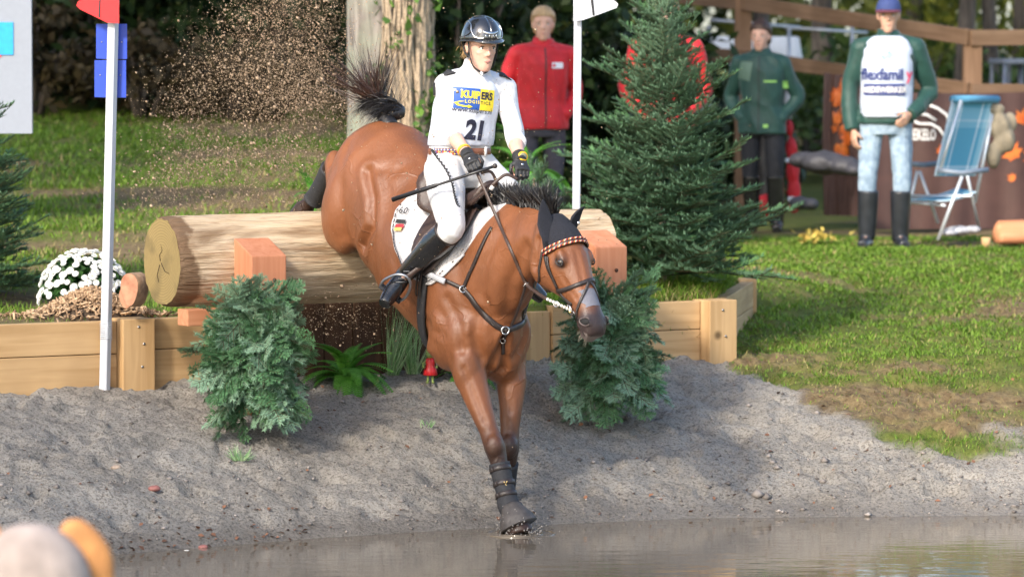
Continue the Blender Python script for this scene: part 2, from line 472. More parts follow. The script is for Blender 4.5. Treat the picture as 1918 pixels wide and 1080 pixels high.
# ------------------------------------------------------------------ timber edging, log and its blocks
PINE = wood_mat('pine_timber', (0.56, 0.37, 0.19), (0.42, 0.26, 0.12), c3=(0.34, 0.21, 0.10))
PINE_Z = wood_mat('pine_timber_upright', (0.56, 0.37, 0.19), (0.42, 0.26, 0.12), axis='Z', c3=(0.34, 0.21, 0.10))
DOUG = wood_mat('douglas_block', (0.56, 0.245, 0.135), (0.47, 0.18, 0.09), axis='Z', c3=(0.42, 0.13, 0.055), bump=0.15)
DOUG_X = wood_mat('douglas_beam', (0.60, 0.28, 0.15), (0.48, 0.19, 0.09), axis='X', c3=(0.42, 0.15, 0.07), bump=0.15)


def bevel_box_mesh(name, sx, sy, sz, bev, m, chamfer=None, wob=0.0, seed=0):
    bm = bmesh.new(); bmesh.ops.create_cube(bm, size=1.0)
    for v in bm.verts: v.co = Vector((v.co.x * sx, v.co.y * sy, v.co.z * sz))
    if chamfer:                                       # slope the top towards local -y
        for v in bm.verts:
            if v.co.z > 0 and v.co.y < 0: v.co.z -= chamfer[1]
    bmesh.ops.bevel(bm, geom=list(bm.edges), offset=bev, segments=2, affect='EDGES', profile=0.6)
    if wob:
        rr = random.Random(seed)
        for v in bm.verts: v.co += Vector((rr.uniform(-wob, wob), rr.uniform(-wob, wob), rr.uniform(-wob, wob)))
    me = bpy.data.meshes.new(name); bm.to_mesh(me); bm.free(); me.materials.append(m)
    return me
def uvp(u, d, z):  # along the timber line, in front of it, height
    return P0 + U * u + Vd * d + UP * z

planter = thing('timber_edging', 'pale pine sleeper edging of the raised lawn under the log fence', 'edging', P0, ANG)
def plank(u0, u1, z0, z1, d0, d1, name='plank', m=None, par=planter, bev=0.006):
    me = bevel_box_mesh(name, u1 - u0, d1 - d0, z1 - z0, bev, m or PINE)
    o = link(name, me, par); o.location = ((u0 + u1) / 2, -(d0 + d1) / 2, (z0 + z1) / 2); return o
# local y of the edging runs away from the camera, so in-front distance d is -y
for (u0, u1) in ((-6.0, -3.1), (-3.096, -0.064)):
    plank(u0, u1, -0.170, 0.0, -0.09, -0.005); plank(u0, u1, -0.52, -0.174, -0.09, -0.004)
plank(-0.06, 0.125, -0.50, 0.012, -0.14, 0.065, 'post', PINE_Z)                    # the stout post on the left
plank(0.129, 0.86, -0.155, 0.006, -0.10, -0.014); plank(0.129, 0.86, -0.50, -0.159, -0.10, -0.013)   # set back under the log
plank(0.80, 0.97, -0.75, -0.05, -0.24, -0.06, 'post', DOUG)
plank(2.18, 2.42, -0.62, -0.02, -0.16, -0.02, 'post', PINE_Z)
plank(2.424, 2.62, -0.62, -0.03, -0.13, -0.04, 'post', PINE_Z)
for z0, z1 in ((-0.16, 0.0), (-0.34, -0.164), (-0.60, -0.344)): plank(2.624, 3.61, z0, z1, -0.10, -0.02)
plank(3.614, 3.80, -0.62, 0.006, -0.11, 0.075, 'post', PINE_Z)
# the side of the raised bed, running back, and its last post
pt = uvp(3.70, -0.03, 0); q = Vector((1.50, 25.5, 0)); dd = q - pt
for z0, z1 in ((-0.16, -0.004), (-0.50, -0.164)):
    me = bevel_box_mesh('plank', dd.length, 0.08, z1 - z0, 0.006, PINE); o = link('plank', me, planter)
    c = (pt + q) / 2 - P0; o.location = (c.dot(U), -c.dot(Vd), (z0 + z1) / 2 - 0.004); o.rotation_euler = (0, 0, math.atan2(dd.y, dd.x) - ANG)
me = bevel_box_mesh('post', 0.11, 0.14, 0.62, 0.008, PINE_Z); o = link('post', me, planter)
c = Vector((1.485, 25.42, 0)) - P0; o.location = (c.dot(U), -c.dot(Vd), -0.30); o.rotation_euler = (0, 0, -ANG)
for u_, z_ in ((0.03, -0.03), (0.06, -0.12), (0.05, -0.24), (3.70, -0.05), (3.72, -0.2)):
    s = MB().tube([(u_, -0.062 if u_ < 1 else -0.074, z_), (u_, -0.069 if u_ < 1 else -0.081, z_)], 0.007, 8).build('screw', SCREW, planter)
# cross beams and dark boards under the log
def log_point(u, z=0.335): return LOG_A + U * u + UP * (z - 0.335)
LOG_A = at(303, 489, 20.74); LOG_R = 0.232; LOG_L = 2.63

def log_mat():
    m = bpy.data.materials.new('peeled_log'); m.use_nodes = True
    nt = m.node_tree; b = nt.nodes['Principled BSDF']; L = nt.links.new
    tc = nt.nodes.new('ShaderNodeTexCoord')
    def nz(sc, vecscale, det=6, dist=0.0):
        mp = nt.nodes.new('ShaderNodeMapping'); mp.inputs['Scale'].default_value = vecscale; L(tc.outputs['Object'], mp.inputs[0])
        n = nt.nodes.new('ShaderNodeTexNoise'); n.inputs['Scale'].default_value = sc; n.inputs['Detail'].default_value = det; n.inputs['Distortion'].default_value = dist; L(mp.outputs[0], n.inputs['Vector']); return n.outputs['Fac']
    def ramp(f, stops):
        r = nt.nodes.new('ShaderNodeValToRGB'); el = r.color_ramp.elements
        for k, (p, c) in enumerate(stops):
            e = el[k] if k < 2 else el.new(p)
            e.position = p; e.color = (*c, 1)
        L(f, r.inputs[0]); return r.outputs[0]
    def mix(f, a, c):
        x = nt.nodes.new('ShaderNodeMix'); x.data_type = 'RGBA'; L(f, x.inputs[0]); L(a, x.inputs[6])
        if isinstance(c, tuple): x.inputs[7].default_value = (*c, 1)
        else: L(c, x.inputs[7])
        return x.outputs[2]
    c = ramp(nz(3.5, (1, 9, 9), 7, 0.4), [(0.30, (0.36, 0.24, 0.14)), (0.42, (0.52, 0.385, 0.245)), (0.75, (0.64, 0.51, 0.355))])
    c = mix(ramp(nz(2.3, (0.8, 3.2, 3.2), 6, 0.8), [(0.50, (0, 0, 0)), (0.66, (0.8, 0.8, 0.8))]), c, (0.21, 0.13, 0.07))
    c = mix(ramp(nz(9, (0.5, 8, 8), 5, 0.2), [(0.60, (0, 0, 0)), (0.68, (0.7, 0.7, 0.7))]), c, (0.27, 0.16, 0.08))
    mk = nt.nodes.new('ShaderNodeMapping'); mk.inputs['Scale'].default_value = (2.6, 5, 5); L(tc.outputs['Object'], mk.inputs[0])
    vo = nt.nodes.new('ShaderNodeTexVoronoi'); vo.inputs['Scale'].default_value = 1.0; L(mk.outputs[0], vo.inputs['Vector'])
    c = mix(ramp(vo.outputs['Distance'], [(0.07, (.85, .85, .85)), (0.13, (0, 0, 0))]), c, (0.13, 0.07, 0.035))
    # bark left near the sawn end
    sp = nt.nodes.new('ShaderNodeSeparateXYZ'); L(tc.outputs['Object'], sp.inputs[0])
    ma = nt.nodes.new('ShaderNodeMath'); ma.operation = 'MULTIPLY_ADD'; ma.inputs[1].default_value = 0.34; L(nz(5, (1, 1, 1), 5), ma.inputs[0]); L(sp.outputs[0], ma.inputs[2])
    c = mix(ramp(ma.outputs[0], [(0.245, (0.9, 0.9, 0.9)), (0.27, (0, 0, 0))]), c, (0.15, 0.085, 0.045))
    L(c, b.inputs['Base Color']); b.inputs['Roughness'].default_value = 0.75; b.inputs['Specular IOR Level'].default_value = 0.25
    bp = nt.nodes.new('ShaderNodeBump'); bp.inputs['Strength'].default_value = 1.0; bp.inputs['Distance'].default_value = 0.022
    L(nz(5, (1, 12, 12), 7, 0.3), bp.inputs['Height']); L(bp.outputs[0], b.inputs['Normal'])
    return m
def end_mat():
    m = bpy.data.materials.new('log_end_grain'); m.use_nodes = True
    nt = m.node_tree; b = nt.nodes['Principled BSDF']; L = nt.links.new
    tc = nt.nodes.new('ShaderNodeTexCoord')
    w = nt.nodes.new('ShaderNodeTexWave'); w.wave_type = 'RINGS'; w.rings_direction = 'X'; w.inputs['Scale'].default_value = 22; w.inputs['Distortion'].default_value = 3; w.inputs['Detail'].default_value = 3; w.inputs['Detail Scale'].default_value = 1.2
    L(tc.outputs['Object'], w.inputs['Vector'])
    r = nt.nodes.new('ShaderNodeValToRGB'); r.color_ramp.elements[0].color = (0.23, 0.165, 0.062, 1); r.color_ramp.elements[1].color = (0.30, 0.215, 0.085, 1); L(w.outputs[0], r.inputs[0])
    n = nt.nodes.new('ShaderNodeTexNoise'); n.inputs['Scale'].default_value = 7; n.inputs['Detail'].default_value = 5; L(tc.outputs['Object'], n.inputs['Vector'])
    r2 = nt.nodes.new('ShaderNodeValToRGB'); r2.color_ramp.elements[0].position = 0.5; r2.color_ramp.elements[1].position = 0.75; L(n.outputs[0], r2.inputs[0])
    x = nt.nodes.new('ShaderNodeMix'); x.data_type = 'RGBA'; L(r2.outputs[0], x.inputs[0]); L(r.outputs[0], x.inputs[6]); x.inputs[7].default_value = (0.15, 0.11, 0.045, 1)
    L(x.outputs[2], b.inputs['Base Color']); b.inputs['Roughness'].default_value = 0.85
    bp = nt.nodes.new('ShaderNodeBump'); bp.inputs['Strength'].default_value = 0.35; bp.inputs['Distance'].default_value = 0.006; L(n.outputs[0], bp.inputs['Height']); L(bp.outputs[0], b.inputs['Normal'])
    return m
def build_log():
    nx, na = 110, 72
    a = np.linspace(0, 2 * np.pi, na, endpoint=False)
    rings = []
    for i in range(nx + 1):
        x = LOG_L * i / nx
        P = np.stack([np.full(na, x * 0.55), np.cos(a) * 0.5, np.sin(a) * 0.5], -1)
        r = LOG_R * (1 + 0.07 * fbm(P, 2.2, 4, 2)) + 0.013 * fbm(P * np.array([1.5, 9, 9]), 3, 4, 4) - .016 * np.clip(fbm(P * np.array([.5, 6, 6]), 3, 2, 14) - .15, 0, 1)
        r = r * (1.0 + 0.02 * math.sin(x * 2.1)) - 0.012 * math.exp(-x / 0.02)
        rings.append(np.stack([np.full(na, x), np.cos(a) * r, np.sin(a) * r], -1))
    lg = thing('log', 'thick peeled log lying across the jump, one sawn end showing', 'log', LOG_A, ANG)
    b = MB(); b.loft(rings, True, False); b.build('trunk', log_mat(), lg)
    EM = end_mat()
    for nm, ring, sgn, x in (('sawn_end', rings[0], -1, -0.001), ('sawn_end', rings[-1], 1, LOG_L + 0.001)):
        e = MB(); V = [(x, 0, 0)]; F = []
        for k in range(1, 9):
            rr = ring * np.array([0, k / 8, k / 8]); rr[:, 0] = x + 0.002 * fbm(rr, 20, 2, 3)
            V.extend(rr.tolist())
        for j in range(na):
            F.append((0, 1 + (j + 1) % na, 1 + j) if sgn < 0 else (0, 1 + j, 1 + (j + 1) % na))
        for k in range(7):
            for j in range(na):
                p, q = 1 + k * na + j, 1 + k * na + (j + 1) % na
                F.append((p, q, q + na, p + na) if sgn < 0 else (p, p + na, q + na, q))
        e.add(V, F); eo = e.build(nm, EM, lg, True)
        if sgn < 0:                                     # drying cracks in the end
            DK = mat('crack_dark', (0.05, 0.03, 0.015), 0.9)
            for pts in ([(0.01, 0.00), (0.02, 0.03), (-0.01, 0.055), (0.005, 0.085)], [(0.0, -0.01), (-0.04, -0.05), (-0.09, -0.06)], [(0.02, -0.02), (0.05, -0.075), (0.03, -0.11)]):
                c = MB(); c.tube([(-0.003, y, z) for y, z in pts], [0.0022, 0.0018, 0.0012, 0.0006][:len(pts)], 5); c.build('crack', DK, eo)
    return lg
build_log()

def block(u, name, label):
    o = link(name, bevel_box_mesh(name, 0.20, 0.20, 0.90, 0.007, DOUG, chamfer=(0, 0.085)))
    p = LOG_A + U * u + Vd * (LOG_R + 0.095); o.location = (p.x, p.y, 0.455 - 0.45); o.rotation_euler = (0, 0, ANG)
    tag(o, label, 'post', 'reddish blocks holding the log'); return o
b1 = block(0.40, 'support_block', 'reddish sawn support block near the sawn end of the log, fir bunch below')
b2 = block(2.46, 'support_block', 'reddish sawn support block behind the horse head')
for b_ in (b1, b2):
    MB().tube([(0.03, -0.101, 0.24), (0.03, -0.1035, 0.24)], 0.011, 10).build('bolt_hole', mat('hole_dark', (0.10, 0.04, 0.02), 0.9), b_)
def beam(u0, u1, d, z, h, w, label):
    o = link('cross_beam', bevel_box_mesh('cross_beam', u1 - u0, w, h, 0.006, DOUG_X)); p = LOG_A + U * ((u0 + u1) / 2) + Vd * d
    o.location = (p.x, p.y, z); o.rotation_euler = (0, 0, ANG); return tag(o, label, 'beam', 'beams under the log')
beam(0.02, 0.296, 0.20, 0.055, 0.085, 0.12, 'reddish beam under the sawn end of the log')
DARKB = wood_mat('shade_dark_board', (0.10, 0.050, 0.028), (0.05, 0.025, 0.015), axis='Z')  # board colour darkened to carry the shade below the log
shade = thing('board_wall', 'upright boards coloured dark for the shadow below the log', 'boarding', uvp(0.98, .0, -.5), ANG)
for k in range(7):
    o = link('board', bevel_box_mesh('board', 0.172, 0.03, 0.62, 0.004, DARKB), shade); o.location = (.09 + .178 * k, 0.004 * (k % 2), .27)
# ------------------------------------------------------------------ vegetation builders
def leaf_mat(name, c1, c2, rough=0.55, trans=0.25):
    m = bpy.data.materials.new(name); m.use_nodes = True
    nt = m.node_tree; b = nt.nodes['Principled BSDF']; L = nt.links.new
    vc = nt.nodes.new('ShaderNodeVertexColor'); vc.layer_name = 'Col'
    sp = nt.nodes.new('ShaderNodeSeparateColor'); L(vc.outputs[0], sp.inputs[0])
    r = nt.nodes.new('ShaderNodeValToRGB'); r.color_ramp.elements[0].color = (*c1, 1); r.color_ramp.elements[1].color = (*c2, 1); L(sp.outputs[0], r.inputs[0])
    x = nt.nodes.new('ShaderNodeTexNoise'); x.inputs['Scale'].default_value = 60; tc = nt.nodes.new('ShaderNodeTexCoord'); L(tc.outputs['Object'], x.inputs['Vector'])
    mr = nt.nodes.new('ShaderNodeMapRange'); mr.inputs[3].default_value = 0.75; mr.inputs[4].default_value = 1.25; L(x.outputs['Fac'], mr.inputs[0])
    mu = nt.nodes.new('ShaderNodeMix'); mu.data_type = 'RGBA'; mu.blend_type = 'MULTIPLY'; mu.inputs[0].default_value = 1; L(r.outputs[0], mu.inputs[6]); L(mr.outputs[0], mu.inputs[7])
    L(mu.outputs[2], b.inputs['Base Color']); b.inputs['Roughness'].default_value = rough; b.inputs['Specular IOR Level'].default_value = 0.35
    if trans:
        t = nt.nodes.new('ShaderNodeBsdfTranslucent'); L(mu.outputs[2], t.inputs[0]); ms = nt.nodes.new('ShaderNodeMixShader'); ms.inputs[0].default_value = trans
        L(b.outputs[0], ms.inputs[1]); L(t.outputs[0], ms.inputs[2]); L(ms.outputs[0], nt.nodes['Material Output'].inputs[0])
    return m
def rand_dirs(n, g):
    d = g.normal(size=(n, 3)); return d / np.linalg.norm(d, axis=1, keepdims=True)
def leaf_cloud(g, C, size, aspect=0.55, up_bias=0.5):
    """rhombic leaves at centres C -> verts, quad faces, colour (n*4)"""
    n = len(C)
    nrm = rand_dirs(n, g); nrm[:, 2] += up_bias; nrm /= np.linalg.norm(nrm, axis=1, keepdims=True)
    t = rand_dirs(n, g); t -= nrm * np.sum(t * nrm, 1, keepdims=True); t /= np.linalg.norm(t, axis=1, keepdims=True) + 1e-9
    s = np.cross(nrm, t)
    L = (size * g.uniform(0.6, 1.3, n))[:, None]
    V = np.stack([C - t * L * 0.5, C + s * L * aspect * 0.5 + nrm * L * 0.08, C + t * L * 0.5 - nrm * L * 0.1, C - s * L * aspect * 0.5 + nrm * L * 0.08], 1).reshape(-1, 3)
    F = np.arange(n * 4).reshape(-1, 4)
    c = np.repeat(g.uniform(0, 1, (n, 1)), 4, 0)
    return V, F, np.hstack([c, c, c])
def clumps(g, n, center, radii, nc, clump=0.35, hollow=0.3):
    d = rand_dirs(nc, g) * (g.uniform(hollow, 1, (nc, 1)) ** 0.6)
    cc = np.array(center) + d * np.array(radii)
    k = g.integers(0, nc, n)
    r = clump * np.mean(radii)
    sz = g.uniform(0.6, 1.3, nc)
    return cc[k] + g.normal(size=(n, 3)) * r * 0.5 * sz[k][:, None] * np.array([1, 1, 0.7])

BARK = None
def bark_mat(name, c1, c2, sc=1.0, moss=None):
    m = bpy.data.materials.new(name); m.use_nodes = True
    nt = m.node_tree; b = nt.nodes['Principled BSDF']; L = nt.links.new
    tc = nt.nodes.new('ShaderNodeTexCoord'); mp = nt.nodes.new('ShaderNodeMapping'); mp.inputs['Scale'].default_value = (22 * sc, 22 * sc, 3.2 * sc); L(tc.outputs['Object'], mp.inputs[0])
    n = nt.nodes.new('ShaderNodeTexNoise'); n.inputs['Scale'].default_value = 1; n.inputs['Detail'].default_value = 7; n.inputs['Distortion'].default_value = 0.7; L(mp.outputs[0], n.inputs['Vector'])
    r = nt.nodes.new('ShaderNodeValToRGB'); r.color_ramp.elements[0].position = 0.36; r.color_ramp.elements[1].position = 0.64; r.color_ramp.elements[0].color = (*c1, 1); r.color_ramp.elements[1].color = (*c2, 1); L(n.outputs[0], r.inputs[0])
    out = r.outputs[0]
    if moss:
        n2 = nt.nodes.new('ShaderNodeTexNoise'); n2.inputs['Scale'].default_value = 3; n2.inputs['Detail'].default_value = 5; L(tc.outputs['Object'], n2.inputs['Vector'])
        r2 = nt.nodes.new('ShaderNodeValToRGB'); r2.color_ramp.elements[0].position = 0.45; r2.color_ramp.elements[1].position = 0.7; L(n2.outputs[0], r2.inputs[0])
        x = nt.nodes.new('ShaderNodeMix'); x.data_type = 'RGBA'; L(r2.outputs[0], x.inputs[0]); L(out, x.inputs[6]); x.inputs[7].default_value = (*moss, 1); out = x.outputs[2]
    L(out, b.inputs['Base Color']); b.inputs['Roughness'].default_value = 0.9
    bp = nt.nodes.new('ShaderNodeBump'); bp.inputs['Strength'].default_value = 0.9; bp.inputs['Distance'].default_value = 0.03; L(n.outputs[0], bp.inputs['Height']); L(bp.outputs[0], b.inputs['Normal'])
    return m
BARK = bark_mat('bark_dark', (0.045, 0.035, 0.028), (0.13, 0.105, 0.085))
BARK_OAK = bark_mat('bark_oak', (0.12, 0.10, 0.088), (0.29, 0.255, 0.23), 0.9, (0.24, 0.27, 0.20))

def trunk_mesh(name, r0, r1, h, m, parent, lean=(0, 0), seed=0, flare=1.5, n=28, bumps=0.05):
    rings = []; K = 40
    for i in range(K + 1):
        t = i / K; z = h * t
        a = np.linspace(0, 2 * np.pi, n, endpoint=False)
        P = np.stack([np.cos(a), np.sin(a), np.full(n, z * 0.6)], -1)
        r = lerp(r0, r1, t) * (1 + (flare - 1) * math.exp(-z / 0.25)) * (1 + bumps * fbm(P, 2.2, 3, seed))
        cx = lean[0] * t + 0.06 * r0 * math.sin(3 * t + seed); cy = lean[1] * t
        rings.append(np.stack([cx + np.cos(a) * r, cy + np.sin(a) * r, np.full(n, z - 0.05)], -1))
    b = MB(); b.loft(rings); return b.build(name, m, parent)

def tree(name, label, x, y, r, h, crown_c, crown_r, nleaf, lsize, lm, group=None, seed=0, bark=None, nc=40, limbs=7, clump=0.3, lean=(0, 0), cat='tree'):
    g = np.random.default_rng(seed)
    t = thing(name, label, cat, (x, y, gz(x, y)), 0, group)
    tr = trunk_mesh('trunk', r, r * 0.55, h, bark or BARK, t, lean, seed)
    lb = MB()
    for k in range(limbs):
        a = 2 * math.pi * k / limbs + g.uniform(-.4, .4); z0 = h * g.uniform(0.6, 0.97)
        s = Vector((lean[0] * z0 / h, lean[1] * z0 / h, z0)); e = Vector(crown_c) + Vector((math.cos(a) * crown_r[0] * .75, math.sin(a) * crown_r[1] * .75, crown_r[2] * g.uniform(-.3, .6)))
        mid = (s + e) / 2 + Vector((0, 0, 0.12 * (e - s).length))
        lb.tube([s, (s + mid) / 2 + Vector((g.normal() * .05, 0, 0.05)), mid, (mid + e) / 2, e], [r * .42, r * .33, r * .24, r * .15, r * .05], 7)
    lb.build('limbs', bark or BARK, t)
    C = clumps(g, nleaf, crown_c, crown_r, nc, clump)
    V, F, c = leaf_cloud(g, C, lsize)
    fast_mesh('crown', V, F, lm, t, c)
    return t

def shrub(name, label, x, y, w, d, h, n, lsize, lm, seed, group=None, nc=26, z0=0.0, clump=.42):
    g = np.random.default_rng(seed)
    t = thing(name, label, 'shrub', (x, y, gz(x, y)), 0, group)
    st = MB()
    for k in range(9):
        a = g.uniform(0, 6.28); e = Vector((math.cos(a) * w * .7 * g.uniform(.3, 1), math.sin(a) * d * .7 * g.uniform(.3, 1), h * g.uniform(.5, .9)))
        st.tube([(0.05 * math.cos(a), 0.05 * math.sin(a), -0.05), e * 0.5 + Vector((0, 0, .1 * h)), e], [0.03, 0.018, 0.006], 6)
    st.build('stems', BARK, t)
    C = clumps(g, n, (0, 0, h * .52 + z0), (w, d, h * .5), nc, clump, 0.15)
    C[:, 2] = np.abs(C[:, 2] - 0.02)
    V, F, c = leaf_cloud(g, C, lsize)
    fast_mesh('foliage', V, F, lm, t, c)
    return t

# ---- fir branches: real needles on flat sprays
NEEDLE = {}
def fir_mat(name, c1, c2, under):
    m = leaf_mat(name, c1, c2, 0.5, 0.0)
    nt = m.node_tree; L = nt.links.new; b = nt.nodes['Principled BSDF']
    ge = nt.nodes.new('ShaderNodeNewGeometry'); src = b.inputs['Base Color'].links[0].from_socket
    x = nt.nodes.new('ShaderNodeMix'); x.data_type = 'RGBA'; L(ge.outputs['Backfacing'], x.inputs[0]); L(src, x.inputs[6]); x.inputs[7].default_value = (*under, 1)
    L(x.outputs[2], b.inputs['Base Color'])
    return m
def spray(seed, L=0.6, droop=0.0, spread=0.55, step=0.055, needle=0.021, sub=True, nw=0.0034, dens=0.0062, cup=0.0):
    """a fir bough in its own frame: along +x, flat in xy, top side +z. returns stem segs, needle verts/faces/colour"""
    g = np.random.default_rng(seed)
    segs = []     # (p0, p1, up, r, age)
    def shoot(p, d, up, ln, r, lvl):
        pos = p.copy(); n = max(2, int(ln / 0.05)); st = ln / n
        for k in range(n):
            d2 = d + np.array([0, 0, -droop * st * 2]) + g.normal(size=3) * 0.05; d2 /= np.linalg.norm(d2)
            q = pos + d2 * st
            segs.append((pos.copy(), q.copy(), up, r * (1 - k / n * 0.6), 1 - (k + 1) / n * (1 if lvl else .8)))
            d = d2; pos = q
            rem = ln - (k + 1) * st
            if lvl < 2 and rem > 0.02 and ((k % 1 == 0 and lvl == 0) or (k % 2 == 1 and sub)):
                for s in (-1, 1):
                    if g.uniform() < 0.10: continue
                    side = np.cross(up, d); ang = g.uniform(0.8, 1.05)
                    dd = d * math.cos(ang) + side * s * math.sin(ang) + up * g.uniform(-.12, .22) + np.array([0, 0, cup])
                    dd /= np.linalg.norm(dd)
                    shoot(pos, dd, up, min(rem * spread, 0.30) * g.uniform(.75, 1.1) + 0.035, r * .6, lvl + 1)
    shoot(np.zeros(3), np.array([1., 0, 0]), np.array([0, 0, 1.]), L, 0.0042, 0)
    S = np.array([s[0] for s in segs]); E = np.array([s[1] for s in segs]); UPV = np.array([s[2] for s in segs]); AG = np.array([s[4] for s in segs])
    D = E - S; ln = np.linalg.norm(D, axis=1); D = D / ln[:, None]; SD = np.cross(UPV, D); SD /= np.linalg.norm(SD, axis=1, keepdims=True)
    NV = []; NC = []
    cnt = np.maximum(2, (ln / dens).astype(int)); idx = np.repeat(np.arange(len(segs)), cnt * 3)
    side = np.tile(np.array([-1, 1, 0]), int(cnt.sum()))
    t = g.uniform(0, 1, len(idx))
    P = S[idx] + D[idx] * (t * ln[idx])[:, None]
    N = np.cross(D, SD)[idx]
    fw = g.uniform(0.45, 0.85, len(idx))[:, None]
    dirv = D[idx] * fw + SD[idx] * (side * g.uniform(.75, 1.0, len(idx)))[:, None] + N * (g.uniform(-.05, .35, len(idx)) + (side == 0) * 0.5)[:, None]
    dirv /= np.linalg.norm(dirv, axis=1, keepdims=True)
    nl = needle * g.uniform(.7, 1.15, len(idx))[:, None]
    wv = np.cross(dirv, N); wv /= np.linalg.norm(wv, axis=1, keepdims=True) + 1e-9
    V = np.stack([P - wv * nw * .5, P + wv * nw * .5, P + dirv * nl], 1).reshape(-1, 3)
    c = np.repeat(np.clip(AG[idx] * -0.55 + 0.75 + g.uniform(-.25, .25, len(idx)), 0, 1)[:, None], 3, 0)
    NVn = len(V)
    # woody stems as thin 3-sided prisms
    r = np.array([s[3] for s in segs])[:, None]
    Na = np.cross(D, SD)
    def ringp(Q, rr): return np.stack([Q + SD * rr, Q - SD * rr * .5 + Na * rr * .87, Q - SD * rr * .5 - Na * rr * .87], 1)
    RV = np.concatenate([ringp(S, r), ringp(E, r * .8)], 1).reshape(-1, 3)
    b0 = (np.arange(len(segs)) * 6)[:, None, None] + NVn
    tri = np.array([[0, 1, 4], [0, 4, 3], [1, 2, 5], [1, 5, 4], [2, 0, 3], [2, 3, 5]])[None]
    RF = (b0 + tri).reshape(-1, 3)
    F = np.vstack([np.arange(NVn).reshape(-1, 3), RF]); VV = np.vstack([V, RV])
    cc = np.vstack([np.hstack([c, c, c]), np.full((len(RV), 3), .5)])
    mi = np.concatenate([np.zeros(NVn // 3, int), np.ones(len(RF), int)])
    return VV, F, cc, mi
TWIG = mat('fir_twig', (0.075, 0.060, 0.028), 0.8)
FIR = fir_mat('fir_needles', (0.026, 0.100, 0.044), (0.15, 0.30, 0.125), (0.15, 0.26, 0.16))
FIRB = fir_mat('cut_fir_needles', (0.030, 0.098, 0.040), (0.125, 0.265, 0.120), (0.18, 0.30, 0.19))
def spray_mesh(seed, m, **k):
    V, F, c, mi = spray(seed, **k)
    return fast_mesh('branch', V, F, [m, TWIG], False, c, False, mi)

def frame_mat(p, d, up, s=1.0):
    x = Vector(d).normalized(); z = Vector(up); z = (z - x * z.dot(x)).normalized(); y = z.cross(x)
    M = Matrix((x, y, z)).transposed().to_4x4()
    return Matrix.Translation(p) @ M @ Matrix.Diagonal((s, s, s, 1)) if not hasattr(s, '__len__') else Matrix.Translation(p) @ M @ Matrix.Diagonal((*s, 1))
FIR_SPRAYS = [spray_mesh(100 + k, FIR, L=0.6, droop=-0.25, spread=0.55, dens=0.0040, nw=0.0050, needle=0.025) for k in range(6)]
def fir_tree(label, x, y, h, rad, seed, z=None, nb=150, skipf=None, group=None):
    g = np.random.default_rng(seed)
    t = thing('fir_tree', label, 'tree', (x, y, gz(x, y) if z is None else z), 0, group)
    trunk_mesh('trunk', 0.035 * h / 2, 0.008, h, mat('fir_bark', (0.20, 0.16, 0.11), .9, .3, 40, .5), t, (0, 0), seed, 1.1, 10)
    for k in range(nb):
        f = (k + g.uniform(0, .8)) / nb; f = f ** 1.12
        if f > .45 and g.uniform() < .30: continue
        zz = h * (0.05 + 0.93 * f)
        a = k * 2.39996 + g.uniform(-.3, .3)
        ln = rad * (1 - f) ** 0.85 * g.uniform(0.60, 1.25) + 0.10
        el = lerp(-0.10, 0.75, f) + g.uniform(-.15, .15)
        d = Vector((math.cos(a) * math.cos(el), math.sin(a) * math.cos(el), math.sin(el)))
        if skipf and skipf(d, zz, ln): continue
        o = link('branch', FIR_SPRAYS[k % len(FIR_SPRAYS)], t)
        o.matrix_local = frame_mat(Vector((0, 0, zz)), d, UP, (ln / 0.6, ln / 0.6 * 0.95 if ln < .7 else .95, max(ln / 0.6, .7)))
    return t

LEAF_DK = leaf_mat('leaf_dark', (0.008, 0.022, 0.007), (0.040, 0.070, 0.020), 0.45)
LEAF_MID = leaf_mat('leaf_mid', (0.02, 0.05, 0.01), (0.09, 0.14, 0.03), 0.5)
LEAF_YEL = leaf_mat('leaf_yellow_green', (0.06, 0.10, 0.015), (0.34, 0.33, 0.05), 0.5, 0.4)
LEAF_BRN = leaf_mat('leaf_brown', (0.025, 0.018, 0.008), (0.085, 0.062, 0.026), 0.6)
IVY = leaf_mat('ivy_leaf', (0.04, 0.10, 0.015), (0.14, 0.26, 0.05), 0.4)
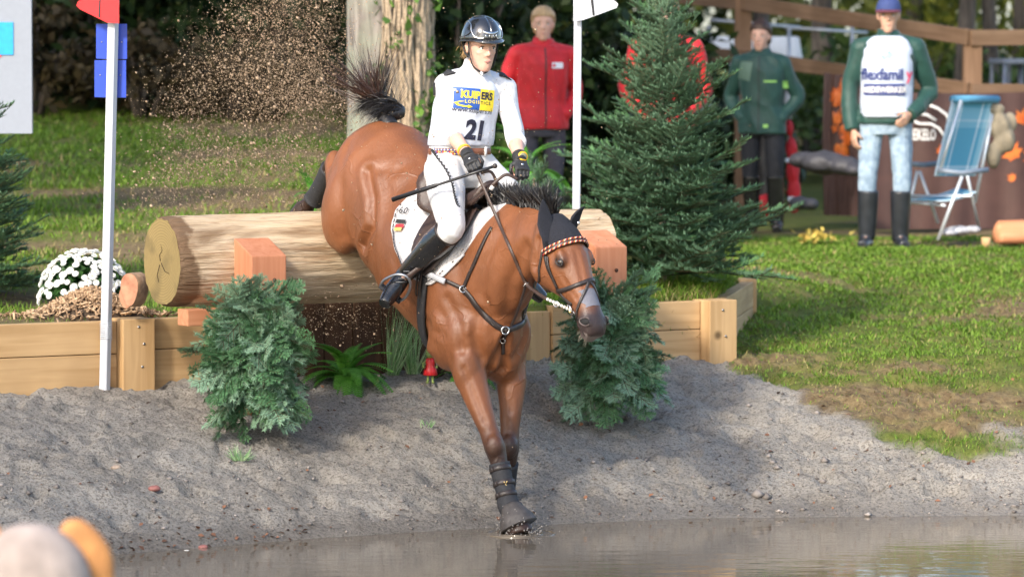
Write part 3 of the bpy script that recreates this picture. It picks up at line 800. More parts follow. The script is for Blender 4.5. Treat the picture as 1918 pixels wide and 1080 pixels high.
# ------------------------------------------------------------------ wood behind the lawn
def build_oak():
    x, y = at(727, 400, 28.0).x, 28.0
    t = thing('oak_tree', 'big grey barked tree with ivy and bare vines, behind the horse rump', 'tree', (x, y, gz(x, y)))
    tr = trunk_mesh('trunk', 0.285, 0.255, 6.5, BARK_OAK, t, (0.02, 0), 3, 1.25, 48, 0.06)
    g = np.random.default_rng(5)
    def surf(a, z, off=0.0):
        r = 0.285 * (1 + .25 * math.exp(-z / .25)) * (1 - 0.016 * z) + off
        return Vector((r * math.cos(a), r * math.sin(a), z))
    vb = MB(); VINE = mat('vine', (0.34, 0.26, 0.18), .9, .35, 60)
    for k in range(64):                                          # bare vines on the right-hand face
        a = g.uniform(-1.55, 0.25); pts = []
        z = g.uniform(-0.1, 0.5); L = g.uniform(1.0, 3.0)
        for i in range(14):
            a += g.normal() * 0.05; pts.append(surf(a, z + L * i / 13, 0.012 + g.uniform(0, .03)))
        vb.tube(pts, [g.uniform(.006, .014)] * 14, 5)
    vb.build('vines', VINE, t)
    C = []
    for k in range(30):
        a = g.uniform(-1.75, -0.2); z = g.uniform(0.9, 3.6) if k > 12 else g.uniform(.2, .9)
        for j in range(g.integers(5, 16)):
            C.append(surf(a + g.normal() * .12, z + g.normal() * .10, g.uniform(.03, .11)))
    V, F, c = leaf_cloud(g, np.array([tuple(p) for p in C]), 0.07, .85, 0.0)
    fast_mesh('ivy', V, F, IVY, t, c)
    lb = MB()
    for k in range(9):
        a = 2 * math.pi * k / 9; s = Vector((0, 0, 4.6 + .2 * k)); e = Vector((math.cos(a) * 3.2, math.sin(a) * 3.2, 7.0 + g.uniform(-.8, 1.5)))
        lb.tube([s, s * .6 + e * .4 + Vector((0, 0, .4)), e], [.13, .08, .03], 7)
    lb.build('limbs', BARK_OAK, t)
    CC = clumps(g, 9000, (0.8, 1.6, 8.0), (4.2, 3.8, 2.0), 70, .26)
    V, F, c = leaf_cloud(g, CC, 0.22); fast_mesh('crown', V, F, LEAF_MID, t, c)
build_oak()

# slim trees that can be told apart behind the fence
for (px, Y, r, lab, sd, lean) in ((1425, 36.5, 0.085, 'slim mossy tree behind the fence post, between fir and green jacket', 21, (0, 0)),
                               (1790, 40, .10, 'dark slim leaning tree right of the cap, yellow leaves behind it', 22, (0.35, 0)),
                               (1545, 42, .13, 'dark tree behind the fence just left of the bib', 23, (-.1, 0)),
                               (1868, 41, .085, 'dark slim tree behind the fence above the folding chair', 24, (-.3, 0)),
                               (1905, 43, .10, 'dark tree at the right border behind the fence', 25, (.1, 0)),
                               (1700, 46, .10, 'thin dark tree far behind the shoulder of the bib', 26, (.2, 0)),
                               (120, 37, .12, 'dark tree in the left hand wood beside the white board', 27, (.2, 0)),
                               (575, 39, .11, 'dark tree in the wood seen through the flying sand', 28, (-.1, 0)),
                               (960, 38, .10, 'dark tree in the wood between rider and red jacket', 29, (.05, 0))):
    x = at(px, 300, Y).x
    tree('broadleaf_tree', lab, x, Y, r, 5.5, (0, 0, 6.4), (2.3, 2.3, 1.7), 3200, 0.20, LEAF_DK if px < 1300 else LEAF_MID, 'slim trees of the wood', sd, nc=36, limbs=6, lean=lean)

# undergrowth: single shrubs along the foot of the wood
k = 0
for (px, Y, w, h, m, lab) in (
        (-60, 35, 1.6, 1.9, LEAF_DK, 'dark shrub at the left border behind the white board'),
        (170, 34.5, 1.3, 2.0, LEAF_DK, 'dark leafy shrub behind the blue boards of the flag pole'),
        (60, 33.6, .8, .9, LEAF_BRN, 'low brownish shrub under the white board'),
        (330, 35.2, 1.5, 2.1, LEAF_DK, 'dark shrub right of the red flag behind the flying sand'),
        (270, 33.4, .75, .75, LEAF_BRN, 'low brown bracken clump right of the flag pole'),
        (500, 34.6, 1.3, 2.1, LEAF_DK, 'dark shrub behind the thickest of the flying sand'),
        (450, 33.2, .7, .6, LEAF_BRN, 'low brown bracken clump behind the flying sand'),
        (620, 35.6, 1.1, 2.3, LEAF_DK, 'dark shrub left of the ivy tree'),
        (850, 33.5, 1.1, 2.5, LEAF_DK, 'dark bluish shrub right of the ivy tree, left of the helmet'),
        (985, 34.6, 1.2, 2.6, LEAF_DK, 'dark shrub behind the red jacket'),
        (905, 31.8, .65, .85, LEAF_MID, 'mid green low shrub behind the rider waist'),
        (1120, 35.4, 1.2, 2.3, LEAF_DK, 'dark shrub behind the white flag'),
        (1250, 37.5, 1.1, 1.5, LEAF_DK, 'dark shrub behind the top of the fir'),
        (1480, 40, 1.3, 1.0, LEAF_MID, 'green shrub behind the white table cloth'),
        (1700, 41, 1.5, 1.5, LEAF_MID, 'green shrub behind the fence right of the bib'),
        (1850, 43, 1.6, 1.6, LEAF_YEL, 'yellow green shrub behind the stools'),
        (1760, 47, 1.9, 2.6, LEAF_YEL, 'bright yellow leaved shrub high behind the fence')):
    x = at(px, 300, Y).x; k += 1
    shrub('shrub', lab, x, Y, w, w * .7, h, 2600 if h > 1.2 else 1200, .15 if h > 1.2 else .11, m, 300 + k)

# the far wood, one mass nobody could count
def woodland():
    g = np.random.default_rng(91)
    n = 30000
    X = g.uniform(-16, 16, n); Y = g.uniform(48, 60, n); Z = g.uniform(0, 9.5, n)
    P = np.stack([X, Y * .4, Z], -1)
    dens = fbm(P, 0.55, 3, 8)
    thr = np.where(X > 4.0, 0.02, -0.35)
    keep = dens > thr
    C = np.stack([X, Y, Z + 1.0], -1)[keep]
    V, F, c = leaf_cloud(g, C, 0.42, .7)
    yel = sstep(2.0, 6.0, V[:, 0]); 
    c[:, 0] = np.clip(c[:, 0] * .5 + yel * .5, 0, 1)
    m = leaf_mat('far_wood_leaf', (0.012, 0.028, 0.010), (0.22, 0.25, 0.05), .6, .3)
    o = fast_mesh('woodland', V, F, m, None, c)
    tag(o, 'far leafy wood behind everything, yellowing to the right', 'woodland', kind='stuff')
woodland()
# unseen trees added outside the frame, sun side, to shade bank and wood
for (x, y, h, cr, n, ls, lab, sd) in ((-5.7, 12.3, 3.75, (2.7, 2.6, 1.45), 2300, .17, 'added unseen low tree left of the picture that shades the sand bank', 81),
                                (-11.5, 20.5, 8.0, (4.0, 3.6, 3.2), 5600, .30, 'added unseen tall tree left of the picture shading the wood edge', 82),
                                (-6.6, 23.5, 8.6, (3.9, 3.6, 3.2), 5600, .30, 'added unseen tall tree left of the white board, shading the wood', 83),
                                (-15.0, 24.0, 8.5, (4.6, 4.2, 3.6), 5200, .32, 'farther added unseen tree left of the picture, shading the wood', 84)):
    tree('added_shade_tree', lab, x, y, .22, h, (0, 0, h + cr[2] * .8), cr, n, ls, LEAF_MID, 'unseen trees added left of the picture for shade', sd, nc=80, limbs=8, clump=.30)
# ------------------------------------------------------------------ text helpers
def text_polys(s, size, bold=0.0, res=3, spacing=1.0, shear=0.0):
    cu = bpy.data.curves.new('t', 'FONT'); cu.body = s; cu.size = size; cu.offset = bold; cu.resolution_u = res; cu.space_character = spacing; cu.shear = shear
    o = bpy.data.objects.new('t', cu); COL.objects.link(o)
    dg = bpy.context.evaluated_depsgraph_get(); me = o.evaluated_get(dg).to_mesh()
    V = np.array([tuple(v.co) for v in me.vertices]); F = [tuple(p.vertices) for p in me.polygons]
    o.evaluated_get(dg).to_mesh_clear(); bpy.data.objects.remove(o); bpy.data.curves.remove(cu)
    return V, F
def flat_print(V2, F, o, xd, yd, n, off, bvh=None, reach=0.3):
    """lay 2-D shapes (V2: n x 2/3) on a surface: o + x*xd + y*yd, dropped along -n onto bvh"""
    out = []
    for v in V2:
        p = Vector(o) + Vector(xd) * float(v[0]) + Vector(yd) * float(v[1])
        if bvh is not None:
            h = bvh.ray_cast(p + Vector(n) * reach, -Vector(n), reach * 2.5)
            if h[0] is not None: p = h[0]
        out.append(p + Vector(n) * off)
    return out, F
def subdiv(V, F, ln):
    """split long faces so that print can follow a curved surface"""
    bm = bmesh.new(); vs = [bm.verts.new((v[0], v[1], 0)) for v in V]
    for f in F:
        try: bm.faces.new([vs[i] for i in f])
        except ValueError: pass
    bmesh.ops.triangulate(bm, faces=bm.faces)
    for _ in range(5):
        es = [e for e in bm.edges if e.calc_length() > ln]
        if not es: break
        bmesh.ops.subdivide_edges(bm, edges=es, cuts=1)
        bmesh.ops.triangulate(bm, faces=bm.faces)
    bm.verts.index_update()
    V2 = np.array([tuple(v.co) for v in bm.verts]); F2 = [tuple(v.index for v in f.verts) for f in bm.faces]; bm.free()
    return V2, F2
def rect2(x0, y0, x1, y1): return np.array([(x0, y0, 0), (x1, y0, 0), (x1, y1, 0), (x0, y1, 0)]), [(0, 1, 2, 3)]


WHITE_P = mat('white_plastic', (0.50, 0.52, 0.56), .4, .06, 12)
RED_P = mat('red_plastic', (0.75, 0.02, 0.025), .4, .06, 20)
BLUE_P = mat('blue_board', (0.014, 0.055, 0.42), .45, .08, 10)
BLACKM = mat('black_print', (0.015, 0.015, 0.018), .6)

# ------------------------------------------------------------------ flag poles
def flag_pole(base, top, label):
    t = thing('flag_pole', label, 'pole', base, 0, 'flag poles of the jump')
    b = MB(); d = (Vector(top) - Vector(base)); q = d.to_track_quat('Z', 'Y').to_matrix().to_4x4()
    w = .0215
    prof = [(-w, -w * .75), (-w * .75, -w), (w * .75, -w), (w, -w * .75), (w, w), (-w, w)]
    rings = []
    for k in (-.03, 1): rings.append([Vector(d * k) + (q @ Vector((x, y, 0))) for x, y in prof])
    b.loft(rings); b.build('pole', WHITE_P, t, False)
    return t, d
lb = at(197, 714, 21.09); lt = at(215, -60, 21.05)
fp, d_ = flag_pole(lb, lt, 'white square pole with red flag and blue boards before the sleepers')
def flag(par, base, pts, thick, m, stripe=None, name='flag', y=21.0):
    b = MB(); n = len(pts); V = []
    for dy in (-thick, thick):
        for (px, py) in pts: p = at(px, py, y + dy); V.append(p - Vector(base))
    F = [tuple(range(n))[::-1], tuple(range(n, 2 * n))] + [(k, (k + 1) % n, (k + 1) % n + n, k + n) for k in range(n)]
    b.add([tuple(v) for v in V], F)
    o = b.build(name, m, par, False)
    if stripe:
        s = MB(); V = [at(px, py, y - thick - .002) - Vector(base) for px, py in stripe]; k = len(V)
        V2 = [at(px, py, y - thick - .0005) - Vector(base) for px, py in stripe]
        s.add([tuple(v) for v in V + V2], [tuple(range(k))[::-1], tuple(range(k, 2 * k))] + [(i, (i + 1) % k, (i + 1) % k + k, i + k) for i in range(k)]); s.build('fold_mark', BLACKM, o, False)
    return o
flag(fp, lb, [(223, -60), (223, 44), (201, 43), (150, 18), (143, 11), (146, 3), (160, -2), (170, -20), (178, -60)], .006, RED_P, [(186, -3), (188.5, -3), (187.5, 34), (184, 32)], y=21.0)
for x0, x1 in ((180, 203), (220, 238)):
    for y0, y1 in ((45, 111), (113, 183)):
        s = -3 if y0 > 100 else 0
        bo = flag(fp, lb, [(x0 + s, y0), (x1 + s * .6, y0), (x1 + s * .6, y1), (x0 + s, y1 - (1 if x0 < 200 else 0))], .005, BLUE_P, None, 'blue_board', 21.1)
        px, py = (x0 + x1) / 2 + s - 1, y0 + 34 if y0 < 100 else y1 - 42
        c = at(px, py, 21.093) - lb; MB().ell(c, (.004, .002, .004), nu=8, nv=5).build('screw', SCREW, bo)
spg = MB()                                               # coil spring round the foot of the pole
pts = [lb + Vector((.032 * math.cos(a), .032 * math.sin(a), .22 + .011 * a / 6.28)) - lb + Vector((0.006, 0, 0)) for a in np.linspace(0, 6.28 * 8, 96)]
spg.tube(pts, .0022, 5).build('spring', WHITE_P, fp)

rb = at(1079, 392, 22.0); rb.z = 0.5; rt = at(1083, -60, 22.0)
rb0 = Vector((rb.x - .005, rb.y + .02, -0.02)); 
LOGTOP_Y = 22.18
rb0 = at(1078, 560, LOGTOP_Y); rb0.z = -0.01
rt = at(1083, -60, LOGTOP_Y)
fp2, d2 = flag_pole(rb0, rt, 'white square pole with white flag behind the log, left of the fir')
flag(fp2, rb0, [(1074, -50), (1121, -50), (1126, -8), (1152, 2), (1158, 8), (1155, 15), (1120, 28), (1092, 38), (1074, 40)], .006, WHITE_P, [(1106, -3), (1111, -3), (1114, 29), (1110, 30)], y=LOGTOP_Y - .06)

# ------------------------------------------------------------------ white board at the left edge
t = thing('sign_board', 'big pale grey sign board with cyan patch at the left border', 'sign', at(0, 470, 26.0) * 1.0)
wb = t.location
b = MB(); a0 = at(-260, -150, 26.0); a1 = at(61, 250, 26.0)
c = (a0 + a1) / 2; b.box(c - wb, (a1.x - a0.x, .05, a0.z - a1.z)); b.build('panel', mat('board_white', (0.25, 0.275, 0.33), .5, .03), t, False)
a0 = at(-120, 42, 25.97); a1 = at(25, 103, 25.97); c = (a0 + a1) / 2
MB().box(c - wb, (a1.x - a0.x, .006, a0.z - a1.z)).build('cyan_patch', mat('cyan_print', (0.01, 0.32, 0.68), .5), t, False)
a0 = at(-120, 103.5, 25.97); a1 = at(2, 107, 25.97); c = (a0 + a1) / 2
MB().box(c - wb, (a1.x - a0.x, .006, a0.z - a1.z)).build('red_print', RED_P, t, False)
for px in (-200, -10):
    a0 = at(px, 250, 26.05); MB().tube([(a0.x - wb.x, .05, a0.z - wb.z + .3), (a0.x - wb.x, .05, gz(a0.x, 26.05) - wb.z - .1)], .02, 8).build('leg', SCREW, t)

# ------------------------------------------------------------------ plank fence, banners, table, stools
FEN = wood_mat('fence_wood', (0.27, 0.17, 0.105), (0.18, 0.105, 0.06), axis='X', knots=False)
FENZ = wood_mat('fence_post_wood', (0.27, 0.16, 0.095), (0.18, 0.10, 0.055), axis='Z', knots=False)
fence = thing('plank_fence', 'brown plank fence with thick posts behind the helpers', 'fence', (3.0, 33.5, 0))
FB = Vector((3.0, 33.5, 0))
def fpost(px, Y, y0, y1, w=.13):
    a = at(px, y0, Y); b_ = at(px, y1, Y); zb = gz(a.x, Y)
    o = link('post', bevel_box_mesh('post', w, w, a.z - zb + .1, .008, FENZ), fence); o.location = Vector((a.x, Y, (a.z + zb - .1) / 2)) - FB; return a
def frail(p, q, h, th=.045):
    d = q - p; o = link('rail', bevel_box_mesh('rail', d.length, th, h, .006, FEN), fence)
    o.location = (p + q) / 2 - FB; o.rotation_mode = 'QUATERNION'; o.rotation_quaternion = d.to_track_quat('X', 'Z')
fpost(1392, 36, -40, 110, .15); fpost(1821, 33.5, 78, 165, .15); fpost(1235, 37.5, -40, 110, .14); fpost(1990, 33.8, 60, 165, .15)
frail(at(1180, -16, 37.4), at(1395, 6, 35.9), .13); frail(at(1397, 6, 35.9), at(1815, 70, 33.4), .13); frail(at(1818, 71, 33.4), at(2010, 70, 33.7), .13)
frail(at(1180, 92, 37.4), at(1395, 107, 35.9), .12); frail(at(1397, 107, 35.9), at(1815, 168, 33.42), .12); frail(at(1818, 170, 33.42), at(2010, 172, 33.7), .12)

BROWN_B = mat('banner_brown', (0.075, 0.035, 0.028), .55, .15, 6, .25, 14)
MAPLE = mat('maple_orange', (0.72, 0.10, 0.015), .55, .3, 8, col2=(0.80, 0.22, 0.03))
def maple(r, seed=0, rot=0):
    spokes = [(90, 1), (68, .45), (45, .85), (30, .42), (8, .72), (-20, .35), (-45, .45), (-80, .25), (-90, .3), (-100, .25), (-135, .45), (-160, .35), (172, .72), (150, .42), (135, .85), (112, .45)]
    return np.array([(math.cos(R(a) + rot) * r * k, math.sin(R(a) + rot) * r * k, 0) for a, k in spokes]), [tuple(range(16))]
def banner(label, p0, p1, h0, h1, sag=.02):
    """upright cloth from ground point p0 to p1, wavy"""
    t = thing('banner', label, 'banner', p0)
    d = Vector((p1.x - p0.x, p1.y - p0.y, 0)); n = 40; m = 10
    nrm = Vector((d.y, -d.x, 0)).normalized()
    if nrm.y > 0: nrm = -nrm
    V = []
    for j in range(m + 1):
        for i in range(n + 1):
            s = i / n; z = lerp(h0, h1, j / m) - sag * 4 * s * (1 - s) * (j / m)
            w = .018 * math.sin(s * 17 + j * .3) + .012 * math.sin(s * 41 + 1)
            V.append(d * s + nrm * w + UP * z)
    F = [(j * (n + 1) + i, j * (n + 1) + i + 1, (j + 1) * (n + 1) + i + 1, (j + 1) * (n + 1) + i) for j in range(m) for i in range(n)]
    b = MB(); b.add([tuple(v) for v in V], F)
    b.build('cloth', BROWN_B, t)
    bv = bvh_of([tuple(v) for v in V], F)
    return t, d.normalized(), nrm, bv
def print_on(par, name, V2, F2, org, xd, yd, n, off, bv, m, ln=.05, reach=.3):
    V2, F2 = subdiv(V2, F2, ln); P, F = flat_print(V2, F2, org, xd, yd, n, off, bv, reach)
    b = MB(); b.add([tuple(p) for p in P], F); return b.build(name, m, par, True)
BWHITE = mat('banner_white_print', (0.72, 0.70, 0.68), .6, .05)
p0 = at(1612, 340, 33.0); p0.z = gz(p0.x, 33.0); p1 = at(1990, 340, 33.35)
zt = at(1800, 170, 33.1).z - p0.z
ban, bx, bn, bv = banner('long dark brown banner with white lettering hung on the fence behind the chair', p0, p1, .02, zt)
V2, F2 = text_polys('Y BOEKELO', .125, .004); V2 = V2 * np.array([.52, 1, 1])
wid = V2[:, 0].max()
org = at(1757, 262, 33.05) - p0
print_on(ban, 'lettering', V2 - np.array([wid, 0, 0]), F2, org, bx, UP, bn, .006, bv, BWHITE)
for pts in ([(1705, 225), (1722, 232), (1742, 232), (1757, 240), (1772, 262)], [(1735, 195), (1755, 203), (1772, 215), (1776, 232)], [(1712, 212), (1735, 215), (1752, 226)], [(1700, 205), (1712, 218)]):
    P = [at(px, py, 33.05) - p0 + bn * .02 for px, py in pts]
    MB().strap(P, bn, .022, .002).build('horse_outline', BWHITE, ban)
for (px, py, r, ro) in ((1908, 290, .14, .4), (1925, 225, .11, -.3), (1908, 335, .06, 1.0), (1765, 285, .07, .2), (1950, 300, .12, .9)):
    V2, F2 = maple(r, 0, ro); print_on(ban, 'maple_leaf', V2, F2, at(px, py, 33.1) - p0, bx, UP, bn, .005, bv, MAPLE)
p0b = at(1545, 292, 33.9); p0b.z = gz(p0b.x, 33.9); p1b = at(1612, 290, 33.6)
ban2, bx, bn, bv = banner('narrow banner covered with orange maple leaves left of the bib', p0b, p1b, .1, at(1580, 136, 33.8).z - p0b.z)
g = random.Random(4)
for k in range(20):
    V2, F2 = maple(g.uniform(.07, .13), 0, g.uniform(-3, 3)); print_on(ban2, 'maple_leaf', V2, F2, at(1549 + 60 * g.random(), 142 + 145 * g.random(), 33.75) - p0b, bx, UP, bn, .004 + .0008 * k, bv, MAPLE)

# trestle table with white cloth behind the fence
CLOTH = mat('white_cloth', (0.74, 0.76, 0.80), .8, .05, 12, .3, 9, bdist=.03)
def table(label, px0, px1, Y, ytop, yhem):
    a = at(px0, ytop, Y); b_ = at(px1, ytop, Y); zb = gz((a.x + b_.x) / 2, Y)
    t = thing('trestle_table', label, 'table', ((a.x + b_.x) / 2, Y, zb))
    w = b_.x - a.x; h = a.z - zb; hem = at(px0, yhem, Y).z - zb
    rings = []
    for z, o in ((h, -.35), (h + .004, -.02), (h - .01, .0), (h - .15, .012), (hem, .03)):
        ring = []
        for k in range(64):
            an = 2 * math.pi * k / 64; cx = math.cos(an); cy = math.sin(an); sq = max(abs(cx), abs(cy)); wob = (.018 * math.sin(k * 1.9) + .012 * math.sin(k * 3.1)) * max(0, (h - z)) * 3
            ring.append((cx / sq * (w / 2 + o + wob), cy / sq * (.38 + o + wob), z))
        rings.append(ring)
    m = MB(); m.loft(rings, True, False); m.add([rings[0][k] for k in range(64)], [tuple(range(64))]); m.build('table_cloth', CLOTH, t)
    for sx in (-1, 1):
        for sy in (-1, 1): MB().tube([(sx * w * .42, sy * .28, -.03), (sx * w * .42, sy * .28, h - .02)], .018, 8).build('leg', SCREW, t)
    return t
table('white clothed table behind the fence above the green jacket', 1300, 1492, 39.0, 70, 122)
METAL = mat('galvanised_tube', (0.55, 0.57, 0.6), .35, .05, metal=.7)
rl = thing('metal_barrier', 'thin grey metal barrier rail behind the plank fence', 'barrier', (at(1500, 60, 37.5).x, 37.5, gz(at(1500, 60, 37.5).x, 37.5)))
for (x0, y0, x1, y1) in ((1330, 38, 1500, 52), (1470, 52, 1625, 62)):
    a, b_ = at(x0, y0, 37.5) - rl.location, at(x1, y1, 37.5) - rl.location; MB().tube([a, b_], .017, 8).build('rail', METAL, rl)
for px in (1328, 1478, 1596):
    a = at(px, 48, 37.5) - rl.location; MB().tube([a, (a.x, 0, -.05)], .017, 8).build('upright', METAL, rl)
def stool(label, px, Y, ytop):
    a = at(px, ytop, Y); zb = gz(a.x, Y); t = thing('bar_stool', label, 'stool', (a.x, Y, zb), .3, 'stools behind the banner'); h = a.z - zb
    G = mat('stool_grey', (0.20, 0.22, 0.27), .5)
    link('seat', bevel_box_mesh('seat', .34, .34, .05, .012, G), t).location = (0, 0, h - .025)
    for sx in (-1, 1):
        for sy in (-1, 1): MB().tube([(sx * .18, sy * .18, -.03), (sx * .14, sy * .14, h - .05)], .02, 6).build('leg', G, t)
    for z in (.25, .5):
        for s in (-1, 1):
            MB().tube([(-.165, s * .165, z * h), (.165, s * .165, z * h)], .012, 6).build('stretcher', G, t)
stool('dark grey bar stool behind the banner at the right border', 1896, 38, 110)
stool('dark grey bar stool half cut off by the right border', 1928, 38.3, 112)
# ------------------------------------------------------------------ the horse, dropping off the log
WI = at(905, 400, 20.1)                                       # withers
HP = R(29)
HF = (Vd * math.cos(HP) - UP * math.sin(HP)).normalized(); HT = (Vd * math.sin(HP) + UP * math.cos(HP)).normalized()
def TR(x, y, z): return WI + HF * (x - .38) + U * y + HT * (z - .5)
HBASE = Vector((WI.x, WI.y, WATER))
horse = thing('horse', 'bay horse with black points dropping off the log towards the water', 'horse', HBASE)

def ering(c, ax, ay, hw, top, bot, n=28, p=2.2, pinch=0.0):
    """egg-shaped ring; ax sideways, ay up"""
    out = []
    for k in range(n):
        a = 2 * math.pi * k / n; ca, sa = math.cos(a), math.sin(a)
        x = math.copysign(abs(ca) ** (2 / p), ca); y = math.copysign(abs(sa) ** (2 / p), sa)
        w = hw * (1 - pinch * max(0, y) ** 2)
        out.append(c + ax * (w * x) + ay * ((top if y > 0 else bot) * y))
    return out
def build_horse_mesh():
    b = MB()
    # trunk: x, top, bottom, half-width, pinch of the top line
    T = [(-.83, .27, .06, .10, .1), (-.79, .36, -.02, .19, .15), (-.70, .43, -.10, .268, .25), (-.54, .478, -.17, .305, .30), (-.36, .462, -.205, .296, .30), (-.16, .42, -.245, .276, .25),
         (.04, .395, -.280, .280, .25), (.22, .425, -.275, .262, .35), (.37, .495, -.275, .244, .55), (.52, .45, -.275, .228, .5), (.68, .33, -.26, .212, .35), (.80, .20, -.20, .17, .2), (.86, .10, -.10, .09, .0)]
    rings = []
    for x, tp, bt, w, pi_ in T:
        mid = lerp(bt, tp, .46); rings.append(ering(TR(x, 0, mid), U, HT, w, tp - mid, mid - bt, 32, 2.25, pi_))
    b.loft(rings)
    rot = Matrix((HF, U, HT)).transposed()
    def E(x, y, z, rx, ry, rz, extra=None):
        m = rot if extra is None else rot @ extra
        b.ell(TR(x, y, z), (rx, ry, rz), m, 24, 14)
    Ry = lambda a: Matrix.Rotation(R(a), 3, 'Y')
    for s in (-1, 1):
        E(-.52, s * .148, .08, .27, .132, .28, Ry(14))       # quarter
        E(-.68, s * .115, .10, .16, .12, .28, Ry(5))         # buttock
        E(-.53, s * .205, .0, .165, .132, .25, Ry(-14))     # thigh to stifle
        E(-.46, s * .215, -.13, .085, .080, .10)
        E(.52, s * .150, .10, .18, .105, .33, Ry(-24))       # shoulder
        E(.66, s * .140, -.05, .16, .110, .20, Ry(20))       # point of shoulder
        E(.76, s * .088, -.10, .105, .095, .15)              # breast
    # neck
    poll = at(1046, 424, 19.47); throat = at(1000, 560, 19.62)
    n0 = TR(.50, 0, .10); n1 = TR(.62, 0, .23)
    NR = [(TR(.46, 0, .12), .235, .34, .33, .6), (WI + Vd * .20 + UP * -.19, .165, .26, .29, .6), (WI + Vd * .37 + UP * -.135, .122, .205, .22, .55),
          (WI + Vd * .52 + UP * -.105, .100, .160, .165, .5), (WI + Vd * .63 + UP * -.10, .092, .132, .130, .45), (WI + Vd * .72 + UP * -.115, .085, .105, .11, .3)]
    rings = []
    for k, (c, w, tp, bt, pi_) in enumerate(NR):
        d = ((NR[min(k + 1, len(NR) - 1)][0] - NR[max(k - 1, 0)][0])).normalized(); up = (UP * 1.0 - d * UP.dot(d) - Vd * .10 * (k == 0)).normalized()
        rings.append(ering(c, U, up, w, tp, bt, 28, 2.1, pi_))
    b.loft(rings)
    # legs -----------------------------------------------------------
    def leg(pts, rad): b.tube([Vector(p) for p in pts], rad, 18)
    fr = [TR(.60, -.15, .05), TR(.60, -.155, -.14), at(868, 664, 20.02), at(884, 715, 19.95), at(901, 765, 19.90), at(916, 806, 19.86), at(927, 838, 19.83), at(934, 862, 19.82), at(941, 895, 19.80), at(948, 928, 19.77), at(952, 944, 19.755), at(960, 962, 19.72), at(966, 974, 19.70)]
    leg(fr, [.115, .098, .098, .078, .060, .049, .054, .045, .036, .036, .044, .037, .044])
    b.ell(at(873, 690, 19.93), (.07, .06, .125), None, 16, 10)
    b.ell(at(926, 836, 19.80), (.047, .042, .062), None, 16, 10)
    fl = [TR(.60, .15, .05), TR(.60, .15, -.14), at(955, 664, 20.22), at(958, 715, 20.18), at(957, 765, 20.15), at(955, 806, 20.13), at(954, 838, 20.12), at(952, 862, 20.15), at(950, 892, 20.19), at(948, 922, 20.23), at(947, 936, 20.25), at(948, 950, 20.26), at(949, 957, 20.26)]
    leg(fl, [.115, .098, .094, .076, .058, .048, .052, .045, .036, .036, .044, .038, .045])
    b.ell(at(953, 836, 20.08), (.047, .042, .062), None, 16, 10)
    # hooves of the forelegs
    def hoof(cor, bot, r0, r1, fwd):
        cor, bot = Vector(cor), Vector(bot); ax = (cor - bot).normalized(); f = (Vector(fwd) - ax * ax.dot(Vector(fwd))).normalized(); s = ax.cross(f)
        rg = []
        for t in (0, .5, 1):
            c = cor.lerp(bot, t); rr = lerp(r0, r1, t)
            rg.append([c + f * math.cos(a) * rr * 1.12 + s * math.sin(a) * rr for a in [2 * math.pi * k / 18 for k in range(18)]])
        b.loft(rg)
    hoof(at(966, 972, 19.70), at(974, 1000, 19.68), .052, .068, Vd)
    hoof(at(949, 954, 20.26), at(952, 972, 20.25), .05, .062, Vd)
    # hind legs folded up behind the rump, above the log
    for s in (-1, 1):
        st = TR(-.47, s * .21, -.12)
        if s < 0: hk, fe, ho = at(627, 302, 21.18), at(592, 368, 21.42), at(572, 388, 21.50)
        else: hk, fe, ho = TR(-.98, .20, -.02), TR(-1.22, .20, -.26), TR(-1.34, .20, -.32)
        m1 = st.lerp(hk, .3); 
        leg([st, m1, st.lerp(hk, .65), hk, hk.lerp(fe, .2), hk.lerp(fe, .6), fe, fe.lerp(ho, .5), ho], [.09, .095, .066, .055, .047, .036, .046, .038, .046])
        b.ell(hk, (.05, .045, .06), None, 14, 10)
        hoof(ho, ho + (ho - fe).normalized() * .075 + UP * -.03, .05, .062, -UP)
    # head ------------------------------------------------------------
    A, N, S, PO = HEAD['A'], HEAD['N'], HEAD['S'], HEAD['P']
    def hp(s, n, l=0.0): return PO + A * s + N * n + S * l
    # s, front line, back line, half-width upper, half width
    HR = [(-.055, .03, -.10, .062), (.0, .062, -.145, .084), (.07, .088, -.19, .100), (.14, .098, -.215, .108), (.20, .096, -.215, .112), (.26, .086, -.175, .096), (.33, .072, -.118, .076), (.40, .060, -.085, .064), (.465, .052, -.068, .062), (.52, .046, -.068, .067), (.565, .032, -.068, .064), (.592, .008, -.060, .050)]
    rings = []
    for s_, f_, k_, w in HR:
        mid = lerp(k_, f_, .60); rings.append(ering(hp(s_, mid), S, N, w, f_ - mid, mid - k_, 28, 2.3, .22))
    b.loft(rings)
    mh = Matrix((A, S, N)).transposed()
    def EH(s_, n_, l_, r): b.ell(hp(s_, n_, l_), r, mh, 18, 12)
    for q in (-1, 1):
        EH(.145, -.125, q * .056, (.105, .034, .090))       # jowl
        EH(.190, .042, q * .088, (.048, .022, .028))       # brow ridge
        EH(.33, .0, q * .062, (.10, .014, .012))           # facial crest
        EH(.525, -.004, q * .048, (.042, .024, .040))      # nostril flesh
        pass
    EH(.55, -.062, 0, (.050, .044, .032))                # lower lip
    EH(.50, -.072, 0, (.045, .036, .024))                # chin groove
    return b
def _head_frame():
    yaw = Vector((.66, -.75, 0)).normalized(); be = R(59)
    A = (yaw * math.cos(be) - UP * math.sin(be)).normalized()
    N = (yaw * math.sin(be) + UP * math.cos(be)).normalized()
    S = A.cross(N); S = S if S.x > 0 else -S                    # to the horse's left
    # roll the head a touch
    return dict(A=A, N=N, S=S, P=at(1046, 420, 19.46) - N * .02)
HEAD = _head_frame()
def HPt(s, n, l=0.0): return HEAD['P'] + HEAD['A'] * s + HEAD['N'] * n + HEAD['S'] * l

